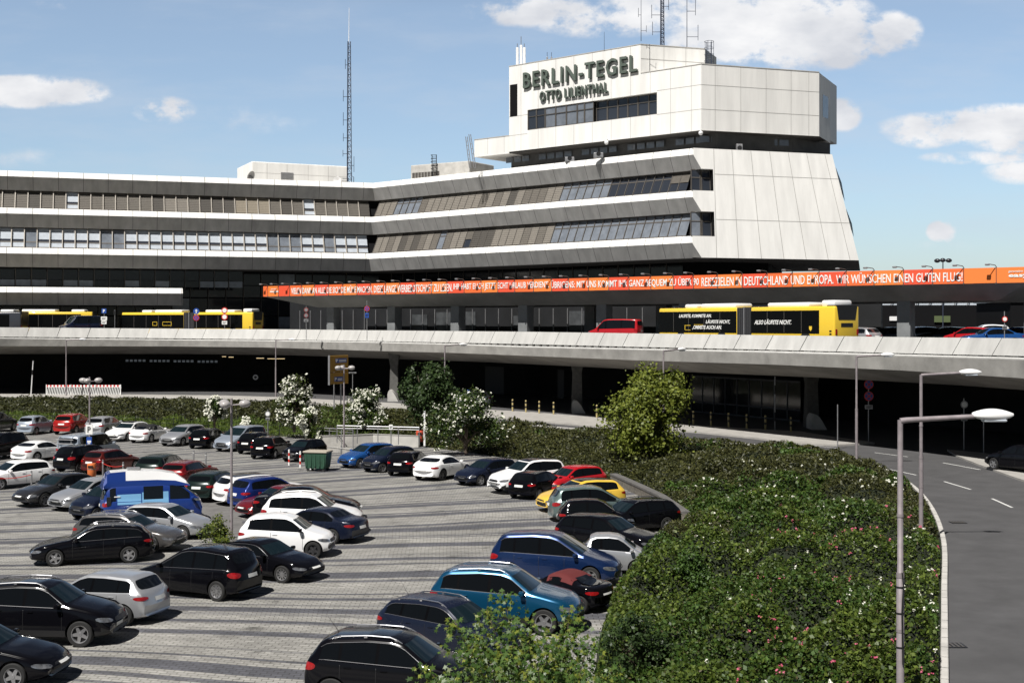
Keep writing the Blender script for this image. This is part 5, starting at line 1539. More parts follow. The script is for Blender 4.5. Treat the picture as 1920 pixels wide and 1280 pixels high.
b = XZ(1010, 21.5, .2); 
bn = [(850, 1160, 20.5), (912, 1140, 20), (944, 1108, 20.5), (985, 1170, 19.5), (1068, 1140, 20.5), (1025, 1200, 19), (870, 1220, 19), (795, 1250, 19.5), (1105, 1200, 20), (950, 1230, 18.8), (1150, 1250, 20), (1090, 1250, 19), (1010, 1260, 18.6), (830, 1275, 19), (900, 1195, 19.6), (1050, 1185, 20)]
# near tree: only its top is in frame
th = thing('maple_sapling', 'leafy young maple top in the foreground covering the front of the near dark cars', 'tree', (.55, 20.0, 0.0))
mb = MB(); nrg = np.random.default_rng(77); PP = []
mb.tube([(0, 0, 0), (.05, .1, 1.8), (.0, .0, 3.2)], [.09, .06, .03], 8)
rg = random.Random(5)
for (px, py, Y) in bn:
    tip = P(px, py, Y) - Vector((.55, 20.0, 0)); st = Vector((rg.uniform(-.1, .1), rg.uniform(-.1, .1), rg.uniform(.9, 1.9)))
    c1 = st.lerp(tip, .45) + Vector((0, 0, -.12)); pts = [st, c1, st.lerp(tip, .8), tip]
    mb.tube(pts, [.035, .022, .012, .005], 5)
    for k in range(460):
        f = rg.random() ** .6; base_ = st.lerp(tip, f)
        sp = .10 + .40 * (1 - f) ** .8
        PP.append(base_ + Vector((rg.gauss(0, sp), rg.gauss(0, sp), rg.gauss(0, sp * .6) - .03)))
mb.build('trunk', BARK, th)
for k in range(7500):
    x = rg.gauss(.0, .95); y = rg.gauss(0, .5); ztop = 3.6 - .55 * abs(x) ** 1.3 + .25 * math.sin(x * 5)
    PP.append(Vector((x, y, rg.uniform(1.2, ztop))))
PP = np.array([tuple(p) for p in PP])
leaves_mesh('foliage', PP, nrg.normal(size=PP.shape) * .5 + np.array([-.1, -.55, .7]), nrg.uniform(.065, .135, len(PP)), .8, [leafmat('young maple leaves', (.028, .07, .012), (.10, .16, .035), .3, .4), LF_Y, MATS['young maple leaves'], MATS['young maple leaves']], fold=.18, parent=th, lobed=True)
# shrubs standing on the bank
for i, (px, py, rx, h, n, mt_, lab) in enumerate([
    (1285, 1085, 1.15, 1.5, 3800, LF_G, 'round green bush on the bank beside the small silver car'),
    (1190, 1230, 1.25, 1.7, 5200, LF_T, 'dark feathery juniper bush at the lot edge in the foreground'),
    (1440, 1090, 1.0, 1.3, 2600, LF_M, 'low bright green bush in the middle of the rose bank'),
    (1345, 880, 1.2, 1.3, 1900, LF_D, 'low dark juniper mound right of the yellow-green tree'),
    (1700, 1180, .9, 1.2, 2600, LF_G, 'green rose bush beside the near lamp post')]):
    Y = F * (CZ - 1.0) / (py - HZ); b = XZ(px, Y, .55)
    shrub('bank_bush', lab, 'shrub', b, rx, rx, h, n, mt_, .085 if Y < 45 else .14, .4, lumps=9, seed=40 + i)
# ------------------------------------------------------------------ cars: body shapes drawn from side lines
def sm(xs, zs, x, sig=.05):
    g = np.linspace(xs[0] - .3, xs[-1] + .3, 900); z = np.interp(g, xs, zs)
    k = int(sig / (g[1] - g[0]) * 3); ker = np.exp(-.5 * (np.arange(-k, k + 1) / (k / 3)) ** 2); ker /= ker.sum()
    zz = np.convolve(np.pad(z, k, 'edge'), ker, 'valid'); return float(np.interp(x, g, zz))
class CarType:
    """side lines in fractions: x from 0 (rear) to 1 (front), z in metres"""
    def __init__(s, name, L, W, H, top, belt, wins, wheels, wr, tumble=.38, cowl=None, head=None, rear_win=None, seams=(), flat=.0, clad=False, plan=.13, rimtype=5, taillow=False):
        s.__dict__.update(locals()); del s.__dict__['s']; s.name = name
TYPES = {}
def T(*a, **k): TYPES[a[0]] = CarType(*a, **k)
#   rear ........................................................ front
T('hatch', 4.20, 1.79, 1.47, [(0, .50), (.006, .78), (.03, .98), (.055, 1.08), (.115, 1.36), (.16, 1.43), (.36, 1.47), (.50, 1.46), (.57, 1.38), (.735, .99), (.80, .93), (.92, .80), (.97, .68), (1, .50)],
  [(0, .88), (.1, .99), (.5, .93), (.75, .87), (.93, .70), (1, .45)], [(.115, .215), (.225, .435), (.455, .69)], (.175, .805), .315, cowl=.735, head=.57, rear_win=(.045, .135), seams=(.215, .445, .70))
T('small', 3.60, 1.65, 1.50, [(0, .50), (.006, .80), (.025, .98), (.05, 1.10), (.11, 1.38), (.16, 1.46), (.36, 1.50), (.52, 1.48), (.60, 1.38), (.765, 1.00), (.84, .92), (.95, .80), (.98, .68), (1, .50)],
  [(0, .9), (.1, 1.0), (.5, .94), (.78, .90), (.94, .72), (1, .45)], [(.115, .36), (.385, .71)], (.165, .83), .30, cowl=.765, head=.60, rear_win=(.04, .13), seams=(.375, .73))
T('wagon', 4.75, 1.83, 1.47, [(0, .52), (.006, .80), (.02, .98), (.04, 1.08), (.10, 1.36), (.14, 1.42), (.34, 1.47), (.48, 1.45), (.545, 1.37), (.69, .98), (.77, .93), (.91, .80), (.97, .68), (1, .50)],
  [(0, .9), (.1, .99), (.5, .92), (.71, .88), (.92, .70), (1, .45)], [(.085, .205), (.222, .40), (.418, .655)], (.205, .80), .33, cowl=.69, head=.545, rear_win=(.035, .11), seams=(.235, .41, .665))
T('suv', 4.45, 1.85, 1.68, [(0, .60), (.006, .92), (.02, 1.10), (.045, 1.22), (.095, 1.54), (.14, 1.62), (.36, 1.68), (.50, 1.66), (.57, 1.58), (.72, 1.15), (.79, 1.09), (.92, .96), (.975, .80), (1, .58)],
  [(0, 1.0), (.1, 1.13), (.5, 1.06), (.74, 1.02), (.94, .84), (1, .52)], [(.095, .205), (.222, .42), (.438, .68)], (.18, .80), .36, cowl=.72, head=.57, rear_win=(.035, .11), seams=(.22, .43, .69), clad=True)
T('sedan', 4.80, 1.84, 1.44, [(0, .50), (.006, .80), (.02, .98), (.06, 1.03), (.15, 1.06), (.27, 1.36), (.33, 1.42), (.45, 1.44), (.53, 1.41), (.575, 1.34), (.71, .97), (.79, .92), (.92, .78), (.97, .66), (1, .48)],
  [(0, .86), (.1, .97), (.5, .92), (.72, .87), (.92, .68), (1, .44)], [(.205, .275), (.29, .44), (.455, .675)], (.205, .81), .33, cowl=.71, head=.575, rear_win=(.165, .29), seams=(.275, .445, .685))
T('coupe', 4.18, 1.84, 1.35, [(0, .48), (.006, .74), (.02, .90), (.06, .96), (.11, 1.03), (.25, 1.27), (.35, 1.34), (.46, 1.35), (.54, 1.29), (.70, .93), (.78, .88), (.92, .74), (.97, .62), (1, .46)],
  [(0, .82), (.12, .93), (.5, .88), (.72, .84), (.93, .66), (1, .42)], [(.225, .345), (.365, .665)], (.195, .80), .33, tumble=.46, cowl=.70, head=.54, rear_win=(.10, .26), seams=(.35, .68), plan=.16)
T('mpv', 4.62, 1.87, 1.66, [(0, .55), (.006, .88), (.018, 1.08), (.04, 1.20), (.085, 1.52), (.125, 1.60), (.34, 1.66), (.48, 1.64), (.55, 1.56), (.755, 1.05), (.82, .97), (.93, .82), (.975, .70), (1, .50)],
  [(0, .92), (.1, 1.02), (.5, .97), (.78, .93), (.93, .74), (1, .46)], [(.085, .195), (.21, .395), (.415, .60), (.615, .715)], (.18, .805), .335, tumble=.30, cowl=.755, head=.55, rear_win=(.035, .10), seams=(.205, .405, .61))
T('smart', 2.70, 1.60, 1.54, [(0, .50), (.01, .85), (.035, 1.05), (.07, 1.18), (.145, 1.44), (.22, 1.52), (.42, 1.54), (.56, 1.50), (.65, 1.38), (.83, 1.02), (.90, .92), (.97, .76), (.99, .64), (1, .48)],
  [(0, .95), (.1, 1.02), (.5, .96), (.83, .90), (.96, .72), (1, .44)], [(.15, .29), (.325, .765)], (.175, .835), .31, tumble=.30, cowl=.83, head=.65, rear_win=(.06, .17), seams=(.31, .79), plan=.10)
T('roadster', 3.45, 1.60, 1.22, [(0, .48), (.01, .74), (.03, .86), (.08, .90), (.20, .93), (.27, 1.06), (.36, 1.18), (.45, 1.22), (.52, 1.20), (.57, 1.13), (.70, .86), (.78, .80), (.93, .66), (.98, .56), (1, .44)],
  [(0, .76), (.12, .87), (.5, .83), (.72, .80), (.94, .60), (1, .40)], [(.40, .655)], (.17, .81), .30, tumble=.44, cowl=.70, head=.57, rear_win=(.235, .335), seams=(.36, .68), plan=.14)
T('van', 4.90, 1.90, 1.95, [(0, .60), (.004, 1.1), (.012, 1.6), (.025, 1.84), (.06, 1.92), (.3, 1.95), (.6, 1.94), (.665, 1.87), (.82, 1.20), (.87, 1.10), (.965, .96), (.985, .80), (1, .55)],
  [(0, 1.1), (.1, 1.18), (.8, 1.12), (.96, .85), (1, .5)], [(.05, .30), (.32, .60), (.63, .775)], (.19, .82), .34, tumble=.14, cowl=.82, head=.665, rear_win=(.012, .03), seams=(.31, .615), plan=.06)
T('camper', 4.57, 1.85, 1.95, [(0, .60), (.004, 1.0), (.01, 1.4), (.04, 1.80), (.08, 1.93), (.3, 1.95), (.72, 1.95), (.80, 1.84), (.965, 1.18), (.985, 1.0), (.995, .8), (1, .55)],
  [(0, 1.10), (.1, 1.16), (.9, 1.14), (.965, .9), (1, .5)], [(.06, .12), (.40, .60), (.67, .875)], (.25, .81), .32, tumble=.14, cowl=.955, head=.80, rear_win=(.01, .05), seams=(.385, .64), plan=.07)
def section(t, x):
    """half section at fraction x: list of (y, z) from the keel to the roof centre"""
    e = max(0, abs(x - .5) * 2 - .68) / .32
    hw = t.W / 2 * (1 - t.plan * 1.5 * e ** 2.6)
    zt = sm([p[0] for p in t.top], [p[1] for p in t.top], x, .010)
    zs = min(sm([p[0] for p in t.belt], [p[1] for p in t.belt], x, .02), zt - .012)
    zb = .19 + .10 * e ** 2 + (.05 if t.clad else 0)
    h = zs - zb; g = zt - zs; k = min(1, g / .28)
    rw = hw * .95 - t.tumble * g - .03 * k
    pts = [(0, zb), (hw * .84, zb), (hw * .955, zb + .05), (hw * .99, zb + .28 * h), (hw, zb + .52 * h), (hw * .992, zb + .74 * h), (hw * .975, zb + .90 * h), (hw * .955, zs), (hw * .925, zs + .02 * k + .08 * g * (1 - k)),
           (hw * .925 + (rw - hw * .925) * .5, zs + .02 * k + (max(g * .62, g - .085) - .02 * k) * .5), (rw, zs + max(g * .62, g - .085)), (rw - .045, zs + max(g * .82, g - .035)), (rw * .72, zt - .012), (rw * .4, zt - .003), (0, zt)]
    return hw, pts
def bulge(t, x, y, hw):
    e = max(0, abs(x - .5) * 2 - .45) / .55
    return math.copysign(.15 * e ** 2 * (1 - (y / hw) ** 2), x - .5)
PAINTS = {}
def paint(key, col, metal=.25, rough=.24):
    if key not in PAINTS: PAINTS[key] = mat('car paint ' + key, col, rough, metal=metal, coat=.0 if max(col) < .03 else .6, var=.03, vscale=1.5, spec=.28 if max(col) < .012 else .5)
    return PAINTS[key]
PBLACK = paint('black', (.0035, .0035, .005), .0, .10)
def bool_cut(me, cutter):
    a = bpy.data.objects.new('tmp_a', me); b = bpy.data.objects.new('tmp_b', cutter); COL.objects.link(a); COL.objects.link(b)
    m = a.modifiers.new('b', 'BOOLEAN'); m.object = b; m.operation = 'DIFFERENCE'; m.solver = 'EXACT'
    dg = bpy.context.evaluated_depsgraph_get(); dg.update()
    out = bpy.data.meshes.new_from_object(a.evaluated_get(dg))
    bpy.data.objects.remove(a); bpy.data.objects.remove(b)
    return out
def car_body(t):
    nx = 72
    xs = np.concatenate([np.linspace(0, .06, 9)[:-1], np.linspace(.06, .94, nx), np.linspace(.94, 1, 9)[1:]])
    rows = []
    for x in xs:
        hw, pts = section(t, x)
        ring = [(y, z) for y, z in pts] + [(-y, z) for y, z in pts[-2:0:-1]]
        rows.append([((x - .5) * (t.L - .24) + bulge(t, x, y, hw), y, z) for y, z in ring])
    m = len(rows[0]); vs = [p for r in rows for p in r]; fs = []
    for i in range(len(rows) - 1):
        for j in range(m): fs.append((i * m + j, i * m + (j + 1) % m, (i + 1) * m + (j + 1) % m, (i + 1) * m + j))
    # end caps fanned by strips between left and right
    def cap(o, flip):
        h = (m + 2) // 2
        for j in range(h - 1):
            a = o + j; b = o + j + 1; c = o + (m - j - 1) % m; d = o + (m - j) % m
            f = [a, b, c, d]; f = list(dict.fromkeys(f))
            if len(f) > 2: fs.append(tuple(f[::-1] if flip else f))
    cap(0, True); cap((len(rows) - 1) * m, False)
    me = bpy.data.meshes.new('body'); me.from_pydata(vs, [], fs)
    bm = bmesh.new(); bm.from_mesh(me); bmesh.ops.recalc_face_normals(bm, faces=bm.faces); bm.to_mesh(me); bm.free()
    cut = MB(); ar = t.wr + .055
    wx = [(w - .5) * (t.L - .1) for w in t.wheels]
    for w in wx:
        for s in (-1, 1):
            hw = t.W / 2
            M_ = Matrix.Translation((w, 0, t.wr + .01))
            y0, y1 = sorted((s * (hw - .30), s * (hw + .3)))
            prof = [(.001, y0), (ar, y0), (ar, y1), (.001, y1)]
            k = 28; vs = []; 
            for (r_, y) in ((ar, y0), (ar, y1)):
                for q in range(k): a_ = 2 * math.pi * q / k; vs.append((w + r_ * math.cos(a_), y, t.wr + .01 + r_ * math.sin(a_)))
            fs2 = [tuple(range(k)), tuple(range(2 * k - 1, k - 1, -1))] + [(q + k, (q + 1) % k + k, (q + 1) % k, q) for q in range(k)]
            cut.add(vs, fs2)
    cm = cut.mesh('cut'); bm = bmesh.new(); bm.from_mesh(cm); bmesh.ops.recalc_face_normals(bm, faces=bm.faces); bm.to_mesh(cm); bm.free()
    me = bool_cut(me, cm)
    me.materials.clear(); me.materials.append(PBLACK); me.materials.append(BLACKP)
    idx = []
    for p in me.polygons:
        c = p.center; inside = any(math.hypot(c.x - w, c.z - t.wr - .01) < ar + .004 for w in wx) and abs(c.y) > t.W / 2 - .31 and (abs(c.y) < t.W / 2 - .28 or abs(math.hypot(p.normal.x, p.normal.z)) > .5 or abs(c.y) < t.W/2-.05)
        if inside and abs(p.normal.y) > .9 and abs(c.y) > t.W / 2 - .25: inside = False
        cl = t.clad and c.z < .48 and abs(p.normal.y) > .3
        idx.append(1 if inside or c.z < .235 or cl else 0)
    me.polygons.foreach_set('material_index', idx)
    me.polygons.foreach_set('use_smooth', [True] * len(me.polygons)); me.set_sharp_from_angle(angle=R(38)); me.update()
    bm = bmesh.new(); bm.from_mesh(me); bvh = BVHTree.FromBMesh(bm); bm.free()
    return me, bvh
def patch(bvh, corners, d, off=.006, nu=10, nv=5, sup=0.0, thick=None):
    """bilinear grid between 4 corner points, thrown along d on to the body; returns MB data"""
    d = Vector(d).normalized(); A_, B_, C_, D_ = [Vector(c) for c in corners]
    vs = []; ok = []
    for j in range(nv + 1):
        for i in range(nu + 1):
            u, v = i / nu, j / nv
            if sup:                            # round the outline: squeeze u where v is near the ends
                s_ = 1 - sup * abs(2 * v - 1) ** 3; u = .5 + (u - .5) * s_
                s_ = 1 - sup * abs(2 * (i / nu) - 1) ** 3; v = .5 + (v - .5) * s_
            p = A_ * (1 - u) * (1 - v) + B_ * u * (1 - v) + C_ * u * v + D_ * (1 - u) * v
            hit, nrm, _, _ = bvh.ray_cast(p, d, 6.0)
            if hit is None: vs.append(p); ok.append(False)
            else:
                if nrm.dot(d) > 0: nrm = -nrm
                vs.append(hit + (nrm * .5 - d * .5).normalized() * off); ok.append(True)
    fs = []
    for j in range(nv):
        for i in range(nu):
            q = (j * (nu + 1) + i, j * (nu + 1) + i + 1, (j + 1) * (nu + 1) + i + 1, (j + 1) * (nu + 1) + i)
            if all(ok[k] for k in q): fs.append(q)
    return vs, fs
def wheel_meshes(r, kind):
    mb = MB(); w = .105
    mb.lathe([(r * .66, -w * .8), (r * .70, -w), (r * .93, -w), (r, -w * .72), (r, w * .72), (r * .93, w), (r * .70, w), (r * .66, w * .8)], 28, 0, None, 'y')
    o = mb.build('wheel', RUBBER, smooth=35); tyre = o.data; bpy.data.objects.remove(o)
    mb = MB()
    mb.lathe([(r * .60, -w * .5), (r * .62, w * .82), (r * .68, w * .90), (r * .70, w * .8)], 28, 0, None, 'y')
    mb.lathe([(.004, w * .25), (r * .62, w * .15)], 24, 1, None, 'y')
    mb.lathe([(.004, w * .78), (.05, w * .78), (.065, w * .55), (.07, w * .2)], 14, 0, None, 'y')
    n = {'five': 5, 'ten': 10, 'cap': 8, 'dark': 5, 'twin': 7}[kind]
    for i in range(n):
        a = 2 * math.pi * i / n
        wd0, wd1 = {'five': (.055, .035), 'ten': (.022, .018), 'cap': (.045, .06), 'dark': (.055, .035), 'twin': (.04, .03)}[kind]
        M_ = Matrix.Rotation(a, 4, 'Y')
        rr0, rr1 = .04, r * .64
        for s_ in ((-1, 1) if kind == 'twin' else (0,)):
            ox = s_ * .03
            mb.add([(rr0, w * .70, -wd0 + ox * .3), (rr1, w * .62, -wd1 + ox), (rr1, w * .62, wd1 + ox), (rr0, w * .70, wd0 + ox * .3), (rr0, w * .4, -wd0 + ox * .3), (rr1, w * .35, -wd1 + ox), (rr1, w * .35, wd1 + ox), (rr0, w * .4, wd0 + ox * .3)],
                   [(0, 1, 2, 3), (0, 4, 5, 1), (3, 2, 6, 7), (1, 5, 6, 2)], 0, M_)
    o = mb.build('rim', [RIMD if kind == 'dark' else RIM, BLACKP], smooth=30); rim = o.data; bpy.data.objects.remove(o)
    return tyre, rim
WHEELS = {}
def meshify(name, data, mats_, smooth=40):
    me = bpy.data.meshes.new(name); me.from_pydata([tuple(v) for v in data[0]], [], data[1])
    for m in (mats_ if isinstance(mats_, list) else [mats_]): me.materials.append(m)
    # drop loose points
    bm = bmesh.new(); bm.from_mesh(me); bmesh.ops.delete(bm, geom=[v for v in bm.verts if not v.link_faces], context='VERTS'); bm.to_mesh(me); bm.free()
    if smooth: me.polygons.foreach_set('use_smooth', [True] * len(me.polygons)); me.set_sharp_from_angle(angle=R(smooth))
    me.update(); return me
CACHE = {}
def car_parts(tn):
    """shared meshes of one body type: list of (part name, mesh, location, sub)"""
    if tn in CACHE: return CACHE[tn]
    t = TYPES[tn]; body, bvh = car_body(t); parts = []
    LX = t.L - .24; X = lambda f: (f - .5) * LX
    topz = lambda f: sm([p[0] for p in t.top], [p[1] for p in t.top], f, .010); beltz = lambda f: sm([p[0] for p in t.belt], [p[1] for p in t.belt], f, .02)
    for s in (-1, 1):
        for (f0, f1) in t.wins:
            vs = []; fs = []; nu, nv = 12, 4; okr = []
            for i in range(nu + 1):
                f = f0 + (f1 - f0) * i / nu
                zb = beltz(f) + .035; zt_ = max(zb + .012, topz(f) - .115)
                # round the two ends a little
                for j in range(nv + 1):
                    v = j / nv; z = zb + (zt_ - zb) * v
                    ff = f
                    if f0 == t.wins[0][0] and i <= 1: ff = f + (f1 - f0) * .10 * (v if tn in ('hatch', 'suv', 'mpv', 'wagon', 'small', 'smart') else -v * .0)
                    hit, nrm, _, _ = bvh.ray_cast(Vector((X(ff), s * 3, z)), Vector((0, -s, 0)), 4)
                    if hit is None: vs.append(Vector((X(ff), 0, z))); okr.append(False)
                    else: vs.append(hit + Vector((0, s * .008, .002))); okr.append(abs(hit.y) > .3)
            for i in range(nu):
                for j in range(nv):
                    q = (i * (nv + 1) + j, (i + 1) * (nv + 1) + j, (i + 1) * (nv + 1) + j + 1, i * (nv + 1) + j + 1)
                    if all(okr[k] for k in q): fs.append(q if s < 0 else q[::-1])
            parts.append(('side_window', meshify('side_window', (vs, fs), CARGLASS), None))
    for s in (-1, 1):      # black surround behind the side windows, so that the pillars between them read dark
        vs = []; fs = []; okr = []; nu, nv = 34, 4; f0, f1 = t.wins[0][0] - .004, t.wins[-1][1] + .004
        for i in range(nu + 1):
            f = f0 + (f1 - f0) * i / nu; zb = beltz(f) + .022; zt_ = max(zb + .02, topz(f) - .102)
            for j in range(nv + 1):
                z = zb + (zt_ - zb) * j / nv
                ff = f + ((t.wins[0][1] - t.wins[0][0]) * .10 * j / nv if i == 0 and tn in ('hatch', 'suv', 'mpv', 'wagon', 'small', 'smart') else 0)
                hit = bvh.ray_cast(Vector((X(ff), s * 3, z)), Vector((0, -s, 0)), 4)[0]
                vs.append(hit + Vector((0, s * .004, .001)) if hit else Vector((0, 0, 0))); okr.append(hit is not None and abs(hit.y) > .3)
        for i in range(nu):
            for j in range(nv):
                q = (i * (nv + 1) + j, (i + 1) * (nv + 1) + j, (i + 1) * (nv + 1) + j + 1, i * (nv + 1) + j + 1)
                if all(okr[k] for k in q): fs.append(q if s < 0 else q[::-1])
        if tn != 'camper': parts.append(('window_frame', meshify('window_frame', (vs, fs), mat('gloss black pillar', (.003, .003, .0035), .12, spec=.3)), None))
    def half(f, z, m=.06):
        hit = bvh.ray_cast(Vector((X(f), 3, z)), Vector((0, -1, 0)), 4)[0]
        return (hit.y - m) if hit else .5
    # windscreen
    f0, f1 = t.cowl, t.head
    z0 = topz(f0) + .015; z1 = topz(f1) - .03
    fm = (f0 + f1) / 2
    w0 = half(f0 - .025, z0 - .02, .07); w1 = half(f1 - .01, z1 - .03, .05)
    sx = 3
    parts.append(('windscreen', meshify('windscreen', patch(bvh, [(sx, -w0, z0), (sx, w0, z0), (sx, w1, z1), (sx, -w1, z1)], (-1, 0, 0), .008, 12, 8), mat('windscreen glass', (.006, .013, .015), .04, spec=.8)), None))  # faint teal of a reflection is put into the glass colour
    fr0, fr1 = t.rear_win
    z0 = topz(fr0) + .03; z1 = topz(fr1) - .045
    w0 = half(fr0 + .02, z0 - .03, .09); w1 = half(fr1 + .01, z1 - .04, .07)
    parts.append(('rear_window', meshify('rear_window', patch(bvh, [(-3, w0, z0), (-3, -w0, z0), (-3, -w1, z1), (-3, w1, z1)], (1, 0, 0), .008, 12, 6, .12), CARGLASS), None))
    # lamps
    zf = topz(.955); hl = zf - .15; big = .17 if t.H < 1.6 else .19
    for s in (-1, 1):
        d = Vector((-.80, -.60 * s, 0)); tan = Vector((.60 * -1, .80 * s, 0)) * 1.0
        c = Vector((t.L / 2 - .16, s * (t.W / 2 - .20), hl)) - d * 2
        tv = Vector((-.60, .80 * s, 0))
        a_ = c - tv * .20 + Vector((0, 0, -big * .35)); b_ = c + tv * .30 + Vector((0, 0, -big * .15)); c_ = c + tv * .34 + Vector((0, 0, big * .62)); d_ = c - tv * .16 + Vector((0, 0, big * .22))
        parts.append(('headlight', meshify('headlight', patch(bvh, [a_, b_, c_, d_], d, .009, 8, 4, .25), HEADL), None))
        zr = beltz(.04) - .10
        d = Vector((.86, -.5 * s, 0)); tv = Vector((.5, .86 * s, 0)); c = Vector((-t.L / 2 + .14, s * (t.W / 2 - .19), zr)) - d * 2
        hgt_ = .095 if tn not in ('van', 'camper', 'suv', 'mpv') else .15
        a_ = c - tv * .16 + Vector((0, 0, -hgt_ * .6)); b_ = c + tv * .26 + Vector((0, 0, -hgt_ * .5)); c_ = c + tv * .28 + Vector((0, 0, hgt_ * .8)); d_ = c - tv * .20 + Vector((0, 0, hgt_ * .55))
        parts.append(('tail_light', meshify('tail_light', patch(bvh, [a_, b_, c_, d_], d, .009, 8, 4, .25), REDL), None))
    # grille and intake, plates, seams, handles, sill
    zg = hl - .02
    parts.append(('grille', meshify('grille', patch(bvh, [(4, -.42, zg - .16), (4, .42, zg - .16), (4, .46, zg + .06), (4, -.46, zg + .06)], (-1, 0, 0), .008, 10, 4, .15), BLACKP), None))
    parts.append(('air_intake', meshify('air_intake', patch(bvh, [(4, -.62, .30), (4, .62, .30), (4, .55, .42), (4, -.55, .42)], (-1, 0, 0), .008, 12, 3, .2), BLACKP), None))
    fx = bvh.ray_cast(Vector((4, 0, .50)), Vector((-1, 0, 0)), 6)[0].x; rz = zr - .06 if tn not in ('sedan', 'coupe', 'roadster') else zr - .10
    rx = bvh.ray_cast(Vector((-4, 0, rz)), Vector((1, 0, 0)), 6)[0].x
    parts.append(('number_plate', meshify('number_plate', patch(bvh, [(4, -.26, .45), (4, .26, .45), (4, .26, .56), (4, -.26, .56)], (-1, 0, 0), .016, 4, 2), PLATE), None))
    parts.append(('number_plate', meshify('number_plate', patch(bvh, [(-4, .26, rz - .06), (-4, -.26, rz - .06), (-4, -.26, rz + .06), (-4, .26, rz + .06)], (1, 0, 0), .016, 4, 2), PLATE), None))
    vs = []; fs = []
    def strip(f, z0, z1, s, w=.006):
        o = len(vs); k = 8
        for j in range(k + 1):
            z = z0 + (z1 - z0) * j / k
            for dx in (-w, w):
                hit = bvh.ray_cast(Vector((X(f) + dx, s * 3, z)), Vector((0, -s, 0)), 4)[0]
                vs.append((hit + Vector((0, s * .003, 0))) if hit else Vector((X(f), s * .8, z)))
        for j in range(k): fs.append((o + 2 * j, o + 2 * j + 1, o + 2 * j + 3, o + 2 * j + 2))
    for s in (-1, 1):
        for f in t.seams: strip(f, .32, beltz(f) + .03, s)
    parts.append(('door_seam', meshify('door_seam', (vs, fs), BLACKP, None), None))
    for s in (-1, 1):
        for f in t.seams[:-1] if len(t.seams) > 1 else t.seams:
            fx_ = f + .045; z = beltz(fx_) - .10; hit = bvh.ray_cast(Vector((X(fx_), s * 3, z)), Vector((0, -s, 0)), 4)[0]
            if not hit: continue
            mb = MB(); mb.rbox(X(fx_) - .09, hit.y - .005 if s > 0 else hit.y - .028, z - .015, X(fx_) + .09, hit.y + .028 if s > 0 else hit.y + .005, z + .012, .01, 1)
            parts.append(('door_handle', mb.mesh('door_handle'), 'PAINT'))
        fm_ = t.cowl - .055; z = beltz(fm_) + .10; hit = bvh.ray_cast(Vector((X(fm_), s * 3, z - .06)), Vector((0, -s, 0)), 4)[0]
        y = hit.y if hit else s * .8
        mb = MB(); mb.rbox(X(fm_) - .075, min(y + s * .05, y + s * .25), z - .06, X(fm_) + .065, max(y + s * .05, y + s * .25), z + .075, .04, 2); mb.box(X(fm_) - .02, min(y, y + s * .1), z - .06, X(fm_) + .02, max(y, y + s * .1), z - .03)
        parts.append(('wing_mirror', mb.mesh('wing_mirror'), 'PAINT'))
    CACHE[tn] = (t, body, bvh, parts); return CACHE[tn]
RAILS = {}
def rail_mesh(tn):
    if tn in RAILS: return RAILS[tn]
    t, body, bvh, _ = car_parts(tn); LX = t.L - .24; out = []
    f0, f1 = t.rear_win[1] + .02, t.head - .01
    for s in (-1, 1):
        pts = []
        for i in range(13):
            f = f0 + (f1 - f0) * i / 12; x = (f - .5) * LX
            hw, sec = section(t, f); y = s * (sec[11][0] - .03)
            z = sec[11][1]; lift = .055 * min(1, min(i, 12 - i) / 1.6)
            pts.append((x, y, z + lift))
        mb = MB(); mb.tube(pts, [.012] + [.02] * 11 + [.012], 6)
        for i in (1, 6, 11): mb.box(pts[i][0] - .04, pts[i][1] - .015, pts[i][2] - .07, pts[i][0] + .04, pts[i][1] + .015, pts[i][2])
        out.append(mb.mesh('roof_rail'))
    RAILS[tn] = out; return out
TRIMS = {}
def trim_mesh(tn):
    if tn in TRIMS: return TRIMS[tn]
    t, body, bvh, _ = car_parts(tn); LX = t.L - .24; mb = MB()
    f0, f1 = t.wins[0][0], t.wins[-1][1]
    for s in (-1, 1):
        for side in (0, 1):
            pts = []
            for i in range(19):
                f = f0 + (f1 - f0) * i / 18
                zb = sm([p[0] for p in t.belt], [p[1] for p in t.belt], f, .02) + .028; zt_ = max(zb + .012, sm([p[0] for p in t.top], [p[1] for p in t.top], f, .01) - .108)
                z = zb if side == 0 else zt_
                hit = bvh.ray_cast(Vector(((f - .5) * LX, s * 3, z)), Vector((0, -s, 0)), 4)[0]
                if hit and abs(hit.y) > .3: pts.append(hit + Vector((0, s * .010, 0)))
            if len(pts) > 3: mb.tube(pts, .0075, 4)
    TRIMS[tn] = mb.mesh('window_trim'); return TRIMS[tn]
def slot_mat(o, m):
    if not o.material_slots: o.data.materials.append(PBLACK)
    o.material_slots[0].link = 'OBJECT'; o.material_slots[0].material = m
